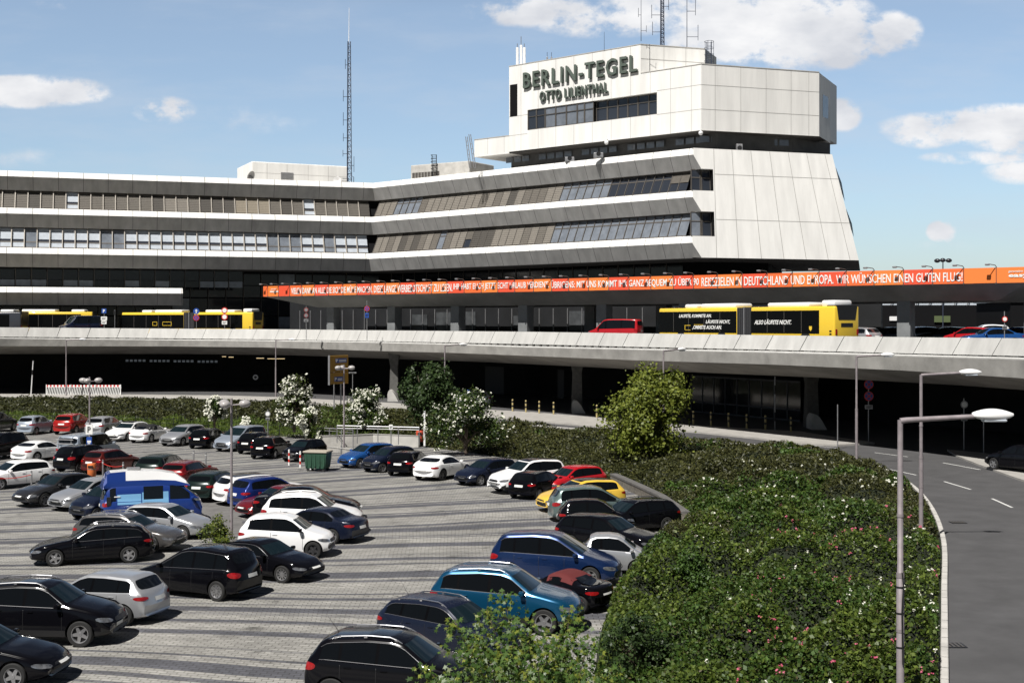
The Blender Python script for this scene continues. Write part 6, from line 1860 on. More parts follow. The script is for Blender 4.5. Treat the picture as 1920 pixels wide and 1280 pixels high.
def make_car(tn, pm, label, cat='car', loc=(0, 0, 0), rot=0.0, group='cars parked in the car park', rim='five', rails=False, trim=False, roof=None, mirror=None, ant=False, name='parked_car', scale=None):
    t, body, bvh, parts = car_parts(tn)
    th = thing(name, label, cat, loc, rot, group)
    if scale: th.scale = scale
    b = link('body', body, th); slot_mat(b, pm)
    for (nm, me, m) in parts:
        if len(me.polygons) == 0: continue
        if m is not None and m != 'PAINT' and not me.materials: me.materials.append(m)
        o = link(nm, me, th)
        if m == 'PAINT': slot_mat(o, (mirror or pm) if nm == 'wing_mirror' else pm)
    key = (t.wr, rim)
    if key not in WHEELS: WHEELS[key] = wheel_meshes(t.wr, rim)
    ty, rm = WHEELS[key]
    for w in t.wheels:
        for s in (-1, 1):
            o = link('wheel', ty, th); o.location = ((w - .5) * (t.L - .1), s * (t.W / 2 - .115), t.wr); o.rotation_euler = (0, random.random() * 6 if s > 0 else random.random() * 6, 0 if s > 0 else math.pi)
            r_ = link('rim', rm, o)
    if rails:
        for me in rail_mesh(tn):
            if not me.materials: me.materials.append(PBLACK)
            o = link('roof_rail', me, th); slot_mat(o, CHROME if rails is True else rails)
    if trim:
        me = trim_mesh(tn)
        if not me.materials: me.materials.append(CHROME)
        link('window_trim', me, th)
    if roof:
        key = ('roof', tn)
        if key not in TRIMS:
            f0, f1 = t.rear_win[1] + .01, t.head - .005; LX = t.L - .24
            w = section(t, (f0 + f1) / 2)[1][11][0] - .06
            TRIMS[key] = meshify('roof_panel', patch(bvh, [((f0 - .5) * LX, -w, 3), ((f1 - .5) * LX, -w, 3), ((f1 - .5) * LX, w, 3), ((f0 - .5) * LX, w, 3)], (0, 0, -1), .007, 16, 8, .05), PBLACK)
        o = link('roof_panel', TRIMS[key], th); slot_mat(o, roof)
    if ant:
        f = t.rear_win[1] + .05; z = section(t, f)[1][-1][1]
        mb = MB(); mb.tube([((f - .5) * t.L, 0, z), ((f - .5) * t.L - .28, 0, z + .36)], [.008, .004], 4); mb.build('antenna', BLACKP, th)
    return th
BK = PBLACK
DKB = paint('dark navy', (.010, .016, .045), .35); NVY = paint('night blue', (.008, .012, .028), .2)
BLU = paint('blue metallic', (.018, .10, .34), .45); OPB = paint('deep blue metallic', (.009, .028, .10), .5); TGB = paint('petrol blue metallic', (.006, .075, .16), .5)
WHT = paint('white', (.80, .80, .80), 0, .3); SIL = paint('silver', (.46, .47, .49), .55, .3); LSL = paint('light silver blue', (.38, .43, .50), .45, .3); GRY = paint('slate grey', (.10, .105, .115), .4)
DGY = paint('dark grey', (.028, .028, .03), .3); BRN = paint('taupe grey', (.105, .10, .098), .45); REDC = paint('bright red', (.44, .010, .016), .1); DRD = paint('dark red', (.17, .008, .011), .3); BRD = paint('brown red', (.10, .012, .010), .35)
RRD = paint('fire red', (.36, .016, .012), .2); YLW = paint('yellow', (.74, .48, .06), 0, .3); GRN = paint('grey green', (.13, .18, .175), .45); DGN = paint('black green', (.010, .020, .018), .3); DBL = paint('royal blue', (.012, .03, .17), .4)
CAMPB = paint('camper blue', (.008, .035, .20), .1, .35); CAMPL = mat('camper light blue panel', (.16, .36, .58), .45)
# type, paint, centre column, nearest contact row, apparent heading (0 = nose right, 90 = away), label, extras
CARS = [
 # far row along the planting
 ('suv', DGY, -8, 812, 60, 'dark grey car cut by the left edge of the picture in the farthest row', {}),
 ('small', LSL, 68, 815, 57, 'light silver-blue small car in the far row, left of the red one', {}),
 ('suv', RRD, 135, 814, 62, 'bright red hatchback SUV in the far row below the hedge', {}),
 ('hatch', SIL, 195, 817, 60, 'light silver hatchback in the far row right of the red SUV, behind the globe lamp', {}),
 ('sedan', WHT, 240, 827, 234, 'white saloon with dark roof facing left in the far row', dict(roof=BK)),
 ('coupe', WHT, 284, 830, 48, 'white two-door convertible with black soft top in the far row', dict(soft=BK)),
 ('hatch', SIL, 340, 836, 234, 'silver-grey hatchback facing left with its bonnet towards the camera in the far row', {}),
 ('hatch', BK, 396, 841, 48, 'black hatchback with bright rims between two silver-grey cars in the far row', dict(rim='ten')),
 ('mpv', LSL, 446, 846, 232, 'pale blue-grey van-like car facing left directly behind the tall near globe lamp', {}),
 ('small', BK, 482, 851, 58, 'small black car with red tail light half hidden beside the blue-grey car', {}),
 ('hatch', BK, 508, 860, 46, 'black hatchback second from the green waste container', {}),
 ('small', BK, 572, 866, 226, 'small round black car facing left right behind the green waste container', {}),
 # row along the bank, turning towards the camera
 ('hatch', BLU, 690, 878, 216, 'bright blue hatchback facing left, first of the row beside the railing', {}),
 ('small', NVY, 718, 886, 218, 'small dark car facing left squeezed beside the bright blue hatchback', {}),
 ('hatch', BK, 770, 892, 46, 'black hatchback with glowing red tail light left of the white coupe', {}),
 ('coupe', WHT, 828, 901, 42, 'white coupe with rounded roof and dark rear window', dict(rim='dark')),
 ('hatch', NVY, 911, 911, 219, 'dark navy hatchback facing left right of the white coupe', {}),
 ('suv', WHT, 990, 927, 217, 'white crossover with dark grille facing left', dict(roof=BK)),
 ('hatch', BK, 1010, 936, 38, 'black hatchback showing a red tail light in front of the white crossover', dict(rim='ten')),
 ('hatch', REDC, 1071, 930, 212, 'bright red hatchback facing left beside the bank', {}),
 ('hatch', YLW, 1088, 962, 206, 'yellow hatchback with dark roof half hidden behind the grey-green van', dict(roof=BK)),
 ('mpv', GRN, 1114, 980, 12, 'grey-green people carrier in front of the yellow car', {}),
 ('small', BK, 1116, 1002, 8, 'small black car with red tail lamp in front of the grey-green people carrier', {}),
 ('wagon', BK, 1184, 1004, 192, 'black estate with bright roof rails facing left at the stone wall', dict(rails=True)),
 ('wagon', BK, 1145, 1046, -8, 'black estate behind the small silver two-seater', dict(rim='ten')),
 ('smart', SIL, 1152, 1080, -16, 'tiny silver two-seater at the edge of the bushes', dict(rim='ten', hood=DGY)),
 ('mpv', OPB, 1041, 1100, -12, 'deep blue metallic people carrier in the right-hand row', dict(trim=True)),
 ('roadster', BK, 1057, 1150, 168, 'small black roadster with a dark red soft top', dict(soft=DRD)),
 ('suv', TGB, 952, 1190, -15, 'petrol blue SUV with silver roof rails behind the foreground tree', dict(rails=True, trim=True)),
 ('wagon', NVY, 850, 1245, -16, 'dark blue-grey estate behind the large black SUV in the foreground', dict(rails=CHROME, trim=True, ant=True)),
 ('suv', BK, 738, 1340, -17, 'large black SUV with thick silver roof rails in the bottom centre foreground', dict(rails=True, trim=True, ant=True, rim='twin')),
 # middle island, upper row
 ('suv', BK, -4, 864, 225, 'black SUV at the left edge with a white hatchback to its right', {}),
 ('coupe', WHT, 58, 866, 44, 'white sporty hatchback left of the silver van', {}),
 ('van', LSL, 148, 874, 36, 'silver van with a bicycle rack on its back door', dict(bike=True)),
 ('suv', BK, 138, 887, 42, 'black car with red lamp just left of the orange bin post', {}),
 ('hatch', BRD, 208, 889, 38, 'brownish red hatchback right of the orange bin', {}),
 ('wagon', DGN, 306, 903, 42, 'black-green estate with shiny rear between the two dark red cars', {}),
 ('wagon', DRD, 352, 913, 41, 'dark red estate behind the blue high-roof camper', {}),
 ('wagon', DGN, 406, 940, 42, 'black-green estate with red lamp left of the white estate', {}),
 ('wagon', WHT, 486, 948, 34, 'white estate with plate visible just right of the tall globe lamp', dict(roof=BK)),
 ('hatch', DBL, 482, 957, 34, 'dark blue hatchback in front of the white estate', {}),
 ('sedan', DRD, 527, 972, 208, 'dark red saloon with silver roof frame facing left', dict(trim=True)),
 ('sedan', BK, 576, 976, -4, 'black saloon behind the white compact SUV', {}),
 ('suv', WHT, 586, 1003, -12, 'white compact SUV facing right with roof rails', dict(rails=WHT, rim='dark')),
 ('sedan', NVY, 592, 1020, 168, 'dark blue-black saloon between the white SUV and the white small car', {}),
 ('small', WHT, 541, 1046, -13, 'small white three-door car with dark rims', dict(rim='dark', mirror=BK)),
 ('sedan', BK, 497, 1093, -15, 'black saloon with bright rim right of the black people carrier', dict(rim='ten', trim=True)),
 ('mpv', BK, 370, 1127, 163, 'black people carrier with large bright rear rim, in front of the black saloon', dict(rim='twin', trim=True)),
 ('hatch', SIL, 226, 1172, 146, 'silver-white hatchback seen from behind in the left foreground', dict(rim='dark')),
 ('suv', BK, 110, 1212, -22, 'black SUV with silver roof rails and chrome trim in the left foreground', dict(rails=True, trim=True)),
 ('sedan', BK, 8, 1292, -26, 'black saloon with bright headlights in the bottom left corner', dict()),
 # middle island, lower row
 ('hatch', WHT, 42, 918, 205, 'white crossover facing left behind the low chain fence', {}),
 ('sedan', DGY, 106, 950, 213, 'dark grey car facing left with bright headlights beside the silver hatchback', {}),
 ('hatch', SIL, 150, 958, 213, 'silver hatchback facing left beside the blue camper', {}),
 ('small', NVY, 168, 976, 216, 'small black car facing left at the rear corner of the blue camper', {}),
 ('hatch', SIL, 312, 1012, -10, 'silver-blue hatchback with hub caps in front of the blue camper', dict(rim='cap')),
 ('wagon', BRN, 244, 1036, -9, 'taupe-grey estate with bright alloy rim behind the black estate', dict(rails=CHROME, rim='ten', trim=True)),
 ('wagon', BK, 174, 1062, 176, 'black estate facing left with chrome window line in the left middle ground', dict(trim=True, rails=CHROME)),
]
def contact_offset(t, th_, base):
    return 0
def place(tn, px, py, alpha, z=0.0, H=None):
    """centre so that the middle column of the car is px and its nearest wheel line lies on row py"""
    t = TYPES[tn]; beta = math.degrees(math.atan((px - 960) / F)); a_ = R(alpha - beta)
    Y = F * (CZ - z) / (py - HZ)
    near = max(-(sx * (t.L * .31) * math.sin(a_) + sy * (t.W / 2 - .1) * math.cos(a_)) for sx in (-1, 1) for sy in (-1, 1))
    Yc = Y + near
    return Vector(((px - 960) / F * Yc, Yc, z)), a_
FIT = [None, (30, 105), (98, None), (157, None), (193, None), (240, 325), (297, None), (352, 435), (398, None), (443, None), (468, 550), (527, 615),
 (632, 748), (676, None), (725, 815), (772, 885), (850, 975), (913, 1066), (957, 1062), (1003, 1140), (1003, 1175), (1023, 1210), (1053, 1185), (1108, 1258), (1040, 1250), (1085, 1218), (913, 1172), (985, 1128), (795, 1105), (705, 1000), (568, None),
 None, (18, None), (104, 228), (98, None), (150, 266), (250, 368), (304, 405), (350, 462), (397, 582), (425, None), (440, 618), (467, 684), (485, 686), (528, 655), (442, 632), (390, 595), (262, 480), (None, 320), (None, 243), (None, 137),
 (None, 105), (22, None), (88, None), (127, None), (225, 400), (135, 352), (55, 290)]
assert len(FIT) == len(CARS)
def extent(t, loc, a_, k=1.0):
    """photo columns spanned by the car body standing at loc"""
    xs = []
    for f in (0, .04, .96, 1):
        hw = section(t, min(.985, max(.015, f)))[0] if f in (.04, .96) else t.W / 2 * .55
        for s in (-1, 1):
            for z in (.5, .9):
                p = Vector(loc) + Matrix.Rotation(a_, 3, 'Z') @ Vector(((f - .5) * (t.L + .02) * k, s * hw * k, z)); xs.append(960 + p.x / p.y * F)
    return min(xs), max(xs)
cars_done = []
for ci, (tn, pm, px, py, al, lab, ex) in enumerate(CARS):
    ex = dict(ex); soft = ex.pop('soft', None); bike = ex.pop('bike', None); hood = ex.pop('hood', None)
    loc, a_ = place(tn, px, py, al); k_ = 1.0
    if FIT[ci]:
        f0, f1 = FIT[ci]
        both = f0 is not None and f1 is not None
        al0 = al; best = None
        for da in (range(-20, 21) if both else (0,)):
            for kk in ((.95, 1.0, 1.04) if both else (1.0,)):
                x0, x1 = extent(TYPES[tn], *place(tn, px, py, al0 + da), kk)
                err = abs((x1 - x0) - (f1 - f0)) / (f1 - f0) * 100 + abs(da) * .12 + abs(kk - 1) * 12 if both else 0
                if best is None or err < best[0]: best = (err, al0 + da, kk)
        al, k_ = best[1], best[2]; loc, a_ = place(tn, px, py, al)
        for it in range(3):
            x0, x1 = extent(TYPES[tn], loc, a_, k_)
            d_ = (f0 + f1 - x0 - x1) / 2 if both else (f0 - x0 if f0 is not None else f1 - x1)
            px += d_; loc, a_ = place(tn, px, py, al)
        if f0 is not None and f1 is not None: print('FIT', ci, tn, al, round((f1 - f0) / (x1 - x0), 3), round(k_, 3))
    zv = 1 + .035 * math.sin(ci * 2.7); ex['scale'] = (k_, k_, k_ * zv)
    cat = {'van': 'van'}.get(tn, 'car')
    th = make_car(tn, pm, lab, cat, loc, a_, roof=ex.pop('roof', None), **ex)
    t, body, bvh, parts = car_parts(tn); LX = t.L - .24
    if soft is not None:
        key = ('soft', tn)
        if key not in TRIMS:
            f0, f1 = t.rear_win[0] + .02, t.head; vs = []; fs = []; nu = 18; ys = 20
            okk = []
            for i in range(nu + 1):
                f = f0 + (f1 - f0) * i / nu; hw, sec = section(t, f)
                a2 = sec[9][0] + .02
                for j in range(ys + 1):
                    y = -a2 + 2 * a2 * j / ys
                    hit = bvh.ray_cast(Vector(((f - .5) * LX, y, 3)), Vector((0, 0, -1)), 4)[0]
                    vs.append(hit + Vector((0, 0, .014)) if hit else Vector((0, 0, 0)))
            for i in range(nu):
                for j in range(ys): fs.append((i * (ys + 1) + j, (i + 1) * (ys + 1) + j, (i + 1) * (ys + 1) + j + 1, i * (ys + 1) + j + 1))
            TRIMS[key] = meshify('soft_top', (vs, fs), PBLACK)
        o = link('soft_top', TRIMS[key], th); slot_mat(o, mat('soft top ' + soft.name, (.10, .012, .012) if soft is DRD else (.008, .008, .01), .85))
        me = meshify('rear_window', patch(bvh, [(-3, .42, t.H - .32), (-3, -.42, t.H - .32), (-3, -.36, t.H - .14), (-3, .36, t.H - .14)], (1, 0, 0), .022, 8, 4), CARGLASS)
        for ch in list(th.children):
            if ch.name.startswith('rear_window'): bpy.data.objects.remove(ch)
        link('rear_window', me, th)
    if bike:
        rk = MB()
        for y in (-.45, .45): rk.tube([(-2.42, y, .75), (-2.6, y, .9), (-2.58, y, 1.75), (-2.35, y, 1.85)], .03, 6)
        for z in (.95, 1.2, 1.45, 1.7): rk.tube([(-2.62, -.62, z), (-2.62, .62, z)], .028, 6)
        for z, o_ in ((1.0, -.2), (1.0, -.38)): rk.box(-2.62 + o_, -.7, z - .04, -2.62 + o_ + .1, .7, z)
        for y in (-.5, 0, .5): rk.tube([(-2.6, y, 1.0), (-3.0, y, 1.0)], .025, 5)
        rk.build('bicycle_rack', STEEL, th)
    cars_done.append(th)

# ------------------------------------------------------------------ the blue high-roof camper
loc, a_ = place('camper', 284, 986, 6)
cp = make_car('camper', CAMPB, 'blue camper van with white-topped high roof and light blue side panels', 'camper van', loc, a_, name='camper_van', rim='cap', scale=(.98, .98, .93))
t, body, bvh, parts = car_parts('camper'); LX = t.L - .24
mb = MB()
prof = [(-2.22, 1.72), (-2.18, 2.05), (-2.02, 2.46), (-1.86, 2.56), (-1.2, 2.60), (.2, 2.56), (1.0, 2.40), (1.48, 2.05), (1.62, 1.86)]
rows = []
for (x, z) in prof:
    k = max(0.0, (z - 1.86)); wv = .84 - .16 * k
    rows.append([(x, -wv - .06 * (1 if k < .1 else 0), 1.80), (x, -wv, min(z, 1.9)), (x, -wv * (1 - .10 * k), 1.8 + (z - 1.8) * .42), (x, -wv * .78, z - .03), (x, 0, z), (x, wv * .78, z - .03), (x, wv * (1 - .10 * k), 1.8 + (z - 1.8) * .42), (x, wv, min(z, 1.9)), (x, wv + .06 * (1 if k < .1 else 0), 1.80)])
vs = [p for r in rows for p in r]; m = 9; fs = []; mi = []
for i in range(len(rows) - 1):
    for j in range(m - 1):
        fs.append((i * m + j, i * m + j + 1, (i + 1) * m + j + 1, (i + 1) * m + j))
        mi.append(1 if (i >= 4 and 2 <= j <= 5) or (i == 3 and 3 <= j <= 4) else 0)
fs.append(tuple(range(m))); mi.append(0); fs.append(tuple((len(rows) - 1) * m + j for j in range(m))); mi.append(0)
mb.v = vs; mb.f = fs; mb.m = mi
mb.build('high_roof', [CAMPB, WHT], cp, smooth=28)
for s in (-1, 1):
    for f0, f1, z0, z1 in ((.135, .375, 1.02, 1.50), (.385, .655, 1.02, 1.56)):
        vs, fs = patch(bvh, [((f0 - .5) * LX, s * 3, z0), ((f1 - .5) * LX, s * 3, z0), ((f1 - .5) * LX, s * 3, z1), ((f0 - .5) * LX, s * 3, z1)], (0, -s, 0), .004, 8, 5)
        link('light_blue_panel', meshify('light_blue_panel', (vs, fs), CAMPL), cp)
mb = MB(); mb.rbox(-1.1, -.28, 2.57, -.5, .28, 2.68, .04, 2); mb.build('roof_hatch', STEEL, cp)
mb = MB(); mb.rbox(-1.72, -.86, 1.38, -1.45, -.84, 1.43, .008, 1); mb.rbox(-2.05, -.9, 1.0, -1.85, -.865, 1.42, .01, 1, 1); mb.build('side_vent', [LAMPW, BLACKP], cp)
# ------------------------------------------------------------------ buses on the elevated driveway
def bus(label, right_px, Yr, alpha, zb, art=True, col=None, length=18.0, texts=(), cat='bus', plain=False):
    """nose along local +x; origin at the rear end"""
    beta = math.degrees(math.atan((right_px - 960) / F)); a_ = R(alpha - beta)
    p = XZ(right_px, Yr, zb); Rz = Matrix.Rotation(a_, 4, 'Z')
    c = Rz @ Vector((0, -1.27, 0))
    th = thing('articulated_bus' if art else 'city_bus', label, cat, p + Vector((c.x * -1, c.y * -1, 0)) * 0 , a_, group='buses on the elevated driveway')
    col = col or BUSY
    W = 1.27; ytop = 2.88
    secs = [(0, 7.9, True, False), (9.3, length, False, True)] if art else [(0, length, True, True)]
    for (x0, x1, rear, front) in secs:
        mb = MB(); mb.rbox(x0, -W, .30, x1, W, ytop, .13, 3)
        mb.build('body', col, th, smooth=40)
        wb = GLASSM if plain else BLACKP
        for s in (-1, 1):
            mb = MB(); xa = x0 + (1.35 if rear else .05); xb = x1 - (.03 if front else .05)
            mb.box(xa, s * W - .006 if s > 0 else -W - .012, .98, xb, W + .012 if s > 0 else -W + .006, 2.60)
            mb.build('window_band', mat('black bus glazing', (.003, .0035, .004), .10, spec=.14), th)
            mb = MB()
            n = int((xb - xa) / 1.5)
            for i in range(1, n):
                x = xa + (xb - xa) * i / n
                mb.box(x - .02, min(s * (W + .004), s * (W + .016)), 1.05, x + .02, max(s * (W + .004), s * (W + .016)), 2.52)
            mb.build('window_divider', FRAME, th)
        if front:
            mb = MB(); mb.rbox(x1 - .06, -1.15, 1.0, x1 + .02, 1.15, 2.7, .02, 1); mb.build('windscreen', CARGLASS, th)
            mb = MB(); 
            for s in (-1, 1): mb.rbox(x1 - .02, s * .9 - .16, .55, x1 + .03, s * .9 + .16, .75, .02, 1)
            mb.build('headlight', HEADL, th)
        if rear:
            mb = MB()
            mb.add([(-.02, -.85, 1.95), (-.02, .85, 1.95), (-.02, 1.05, 2.95), (-.02, -1.05, 2.95), (.9, -1.05, 2.95), (.9, 1.05, 2.95)], [(0, 1, 2, 3), (3, 2, 5, 4), (0, 3, 4), (1, 5, 2)])
            mb.build('rear_window', BLACKP, th)
            mb = MB(); mb.box(-.015, -.6, 1.45, .01, .6, 1.72); mb.box(-.015, -.3, .42, .01, .3, .55); mb.build('engine_grille', BLACKP, th)
            for s in (-1, 1):
                mb = MB()
                for k in range(4): mb.box(.25, s * W - .004 if s > 0 else -W - .008, .5 + k * .2, .45, W + .008 if s > 0 else -W + .004, .62 + k * .2)
                mb.build('side_grille', BLACKP, th)
                mb = MB(); mb.rbox(-.03, s * 1.08 - .09, .9, .02, s * 1.08 + .09, 1.3, .02, 1); mb.build('tail_light', REDL, th)
    if art:
        mb = MB()
        for i in range(14):
            x = 7.9 + i * .1; w = W - .02 if i % 2 else W - .09; h = ytop - .02 if i % 2 else ytop - .09
            mb.box(x, -w, .5, x + .1, w, h)
        mb.box(8.56, -W, .5, 8.64, W, ytop, 1)
        mb.build('bellows', [mat('rubber bellows', (.035, .036, .04), .7), STEEL], th)
    # roof units
    units = [(0.3, 1.5, .42), (2.6, 6.6, .30), (9.8, 13.6, .32), (14.0, 15.4, .30)] if art else [(1.0, 2.6, .3), (4.5, 8.5, .32)]
    for (x0, x1, h) in units:
        mb = MB(); mb.rbox(x0, -.9, ytop - .03, x1, .9, ytop + h, .13, 2); mb.build('roof_unit', LAMPW, th, smooth=40)
    ax = [2.6, 6.4, 10.9, 15.4] if art else [2.8, length - 2.7]
    for x in ax[0:1] + ax[2:] if art else ax:
        for s in (-1, 1):
            mb = MB()
            mb.lathe([(.001, W + .004), (.56, W + .004), (.56, W + .01), (.001, W + .01)], 20, 0, Matrix.Translation((x, 0, .5)) @ (Matrix.Rotation(math.pi, 4, 'Z') if s < 0 else Matrix.Identity(4)), 'y')
            mb.build('wheel_arch', BLACKP, th)
            mb = MB(); mb.lathe([(.001, W - .1), (.46, W - .1), (.48, W + .02), (.001, W + .02)], 20, 0, Matrix.Translation((x, 0, .48)) @ (Matrix.Rotation(math.pi, 4, 'Z') if s < 0 else Matrix.Identity(4)), 'y')
            mb.build('wheel', RUBBER, th)
    for (body, x, z, w, h, sh) in texts:
        me = text_mesh(body, w, h, .012, bold=.025, shear=sh)
        o = link('side_lettering', me, th, [LETTER]); o.location = (x, W + .016, z); o.rotation_euler = (0, 0, math.pi)
    return th
b1 = bus('yellow articulated bus with white German lettering in front of the canopy on the right', 1588, 88.0, 139.5, 7.3, texts=[
    ('LAUFSTE, KOMMSTE AN.', 15.6, 2.10, 3.6, .30, .3), ('LÄUFSTE NICHT,', 12.6, 1.64, 2.6, .36, .3), (',OMMSTE AUCH AN.', 14.1, 1.20, 3.2, .34, .3), ('ALSO LÄUFSTE NICHT.', 7.5, 1.62, 3.6, .38, .3)])
mb = MB()
for (x0, x1, z0, z1) in ((14.3, 14.9, 1.52, 1.56), (12.9, 13.9, 1.58, 1.61), (14.9, 14.95, 1.2, 1.56), (14.3, 14.9, 1.17, 1.2)): mb.box(x0, 1.272, z0, x1, 1.29, z1)
mb.build('yellow_outline', BUSY, b1)
mb = MB(); mb.add([(2.25, 1.29, 1.5), (2.0, 1.29, 1.5), (2.0, 1.29, 1.3), (2.125, 1.29, 1.16), (2.25, 1.29, 1.3)], [(0, 1, 2, 3, 4)]); mb.build('crest', BUSY, b1, fix=False)
b2 = bus('yellow articulated bus left of the banner, parked on the elevated driveway', 484, 150.5, 150, 7.42)
mb = MB()
for (x0, x1) in ((11.0, 12.2), (13.0, 13.6)):
    for (z0, z1) in ((1.3, 1.34), (1.72, 1.76)): mb.box(x0, 1.272, z0, x1, 1.29, z1)
    for xx in (x0, x1): mb.box(xx - .02, 1.272, 1.3, xx + .02, 1.29, 1.76)
mb.build('yellow_outline', BUSY, b2)
bus('yellow city bus partly hidden by the blue van near the left edge', 178, 157.0, 166, 7.5, art=False, length=11.5)
bus('dark grey coach cut by the left edge of the picture', 47, 152.0, 158, 7.45, art=False, length=12, col=mat('dark grey coach paint', (.035, .037, .045), .3, coat=.6), cat='coach')

# ------------------------------------------------------------------ vehicles on the elevated driveway and the road below
def deck_car(tn, pm, px, Y, al, label, z=7.25, cat='car', group='cars standing on the elevated driveway', **k):
    beta = math.degrees(math.atan((px - 960) / F))
    return make_car(tn, pm, label, cat, XZ(px, Y, z), R(al - beta), group=group, **k)
deck_car('hatch', SIL, 1604, 98, 140, 'silver car peeking out behind the tail of the yellow bus')
deck_car('sedan', NVY, 1664, 108, 215, 'dark blue car just right of the wide pillar under the canopy')
deck_car('wagon', BRN, 1716, 112, 205, 'grey estate on the upper deck between the two pillars')
deck_car('wagon', BK, 1770, 103, 160, 'black estate on the upper deck in front of the red one')
deck_car('hatch', REDC, 1818, 99, 150, 'red hatchback on the upper deck behind the black estate')
deck_car('mpv', WHT, 1846, 116, 195, 'white people carrier behind the blue car on the upper deck')
deck_car('sedan', BLU, 1858, 94, 200, 'bright blue car on the upper deck left of the last pillar')
deck_car('hatch', BLU, 1905, 100, 150, 'blue car right of the last pillar on the upper deck')
deck_car('hatch', SIL, 1932, 104, 160, 'silver car at the right edge of the upper deck')
rv = deck_car('van', REDC, 1153, 111.5, 160, 'bright red van left of the yellow lettered bus', cat='van', group=None, scale=(1, 1, 1.1))
deck_car('van', DKB, 150, 152.5, 205, 'dark blue van in front of the left yellow bus', cat='van', z=7.5, group=None, scale=(1.05, 1.05, 1.25))
pc = deck_car('wagon', SIL, 880, 126, 170, 'silver police car with a blue roof light behind the white-flowering bush', z=.9, group=None)
mb = MB(); mb.rbox(-.12, -.5, 1.48, .12, .5, 1.62, .04, 2); mb.build('light_bar', mat('blue light bar', (.02, .12, .6), .2, coat=.6), pc)
deck_car('hatch', BK, 1918, 69.5, 140, 'black car parked on the pavement at the right edge below the bridge', z=1.0, group=None, rim='five')

# ------------------------------------------------------------------ street lamps
def street_lamp(px, Y, label, az=0.0, H=6.25, arm=1.42, near=False):
    b = XZ(px, Y, .9); th = thing('street_lamp', label, 'street lamp', b, R(az), 'tall street lamps along the road')
    mb = MB(); r0 = .074 if near else .08
    mb.tube([(0, 0, -.3), (0, 0, 3.3), (0, 0, 3.32), (0, 0, H)], [r0, r0, r0 * .78, r0 * .7], 12)
    mb.lathe([(r0 * 1.08, 3.24), (r0 * 1.08, 3.34)], 12); mb.lathe([(r0 * .9, 4.4), (r0 * .9, 4.46)], 12); mb.lathe([(r0 * 1.1, 2.2), (r0 * 1.1, 2.26)], 12)
    mb.build('pole', LILAC, th, smooth=40)
    mb = MB(); mb.tube([(0, 0, H - .02), (.12, 0, H), (arm, 0, H + .07)], [.062, .055, .045], 10); mb.build('arm', LILAC, th, smooth=40)
    vs = []; fs = []; n = 14; m = 12
    for i in range(n + 1):
        f = i / n; x = arm - .05 + .80 * f
        w = .155 * math.sin(math.pi * min(.999, max(.001, f ** .75))) ** .55 * (1 - .25 * f); zt_ = .14 * math.sin(math.pi * min(1, f * .8 + .12)) ** .8
        zb_ = -.09 * math.sin(math.pi * f) ** .6
        for j in range(m):
            a = 2 * math.pi * j / m; zz = math.sin(a)
            vs.append((x, w * math.cos(a), H + .08 + (zt_ * zz if zz > 0 else zb_ * -zz)))
    for i in range(n):
        for j in range(m): fs.append((i * m + j, i * m + (j + 1) % m, (i + 1) * m + (j + 1) % m, (i + 1) * m + j))
    fs.append(tuple(range(m))); fs.append(tuple(range(n * m, n * m + m)))
    mb = MB(); mb.add(vs, fs); mb.build('lamp_head', LAMPW, th, smooth=50)
    mb = MB(); mb.rbox(arm + .15, -.1, H - .035, arm + .6, .1, H + .02, .03, 2); mb.build('lamp_glass', GLASSL, th, smooth=40)
    if near:
        mb = MB()
        mb.tube([(.02, -.095, 1.6), (0, -.105, 2.6), (.03, -.10, 3.1), (.01, -.085, 3.35)], .012, 5)
        for z in (1.9, 2.55, 3.05): mb.lathe([(.083, z), (.083, z + .03)], 12)
        mb.build('cable', BLACKP, th)
    return th
street_lamp(1688, 24.5, 'nearest street lamp with large white head over the roadway', 0, near=True)
street_lamp(1727, 46, 'second nearest street lamp standing in the rose bank beside the kerb', 0)
street_lamp(1606, 71.6, 'third street lamp whose base meets the top of the bank', 3)
street_lamp(1244, 86, 'street lamp rising behind the yellow-green tree', 38)
street_lamp(834, 106, 'street lamp rising behind the dark green tree', 32)
street_lamp(517, 139, 'street lamp behind the tall white hawthorn', 12)
street_lamp(124, 141.5, 'farthest left street lamp in front of the red and white barrier', 12)
def globe_lamp(px, Y, H, label, az=0, z0=0.0, gm=GLOBE, pm=LILAC, r=.55, k=1.0):
    th = thing('globe_lamp', label, 'globe lamp', XZ(px, Y, z0), R(az), 'three-headed globe lamps')
    mb = MB(); mb.tube([(0, 0, -.1), (0, 0, 2.4), (0, 0, H)], [.07, .055, .05], 10); mb.build('pole', pm, th, smooth=40)
    for i in range(3):
        a = 2 * math.pi * i / 3
        mb = MB(); mb.tube([(0, 0, H - .28), (r * .6 * math.cos(a), r * .6 * math.sin(a), H - .26)], .03, 6); mb.build('arm', pm, th)
        M_ = Matrix.Translation((r * math.cos(a), r * math.sin(a), H - .22)) @ Matrix.Rotation(a, 4, 'Z')
        mb = MB(); prof = [(max(.002, .215 * k * math.sin(math.pi * j / 12)), -.165 * k * math.cos(math.pi * j / 12)) for j in range(13)]
        mb.lathe(prof, 18, 0, M_ @ Matrix.Diagonal((1.15, 1, 1, 1))); mb.build('globe', gm, th, smooth=60)
    return th
globe_lamp(434, 53.7, 5.85, 'nearest three-headed globe lamp standing among the cars', 15)
globe_lamp(168, 80, 5.65, 'three-headed globe lamp with parking sign and orange bin on its pole', 35)
globe_lamp(645, 90, 6.1, 'three-headed globe lamp in front of the yellow direction board', -10)
globe_lamp(1768, 125, 8.1, 'dark three-headed globe lamp against the sky above the banner', 10, 7.25, mat('dark smoked globe', (.03, .032, .038), .25), MASTBLUE, r=.62, k=1.25)

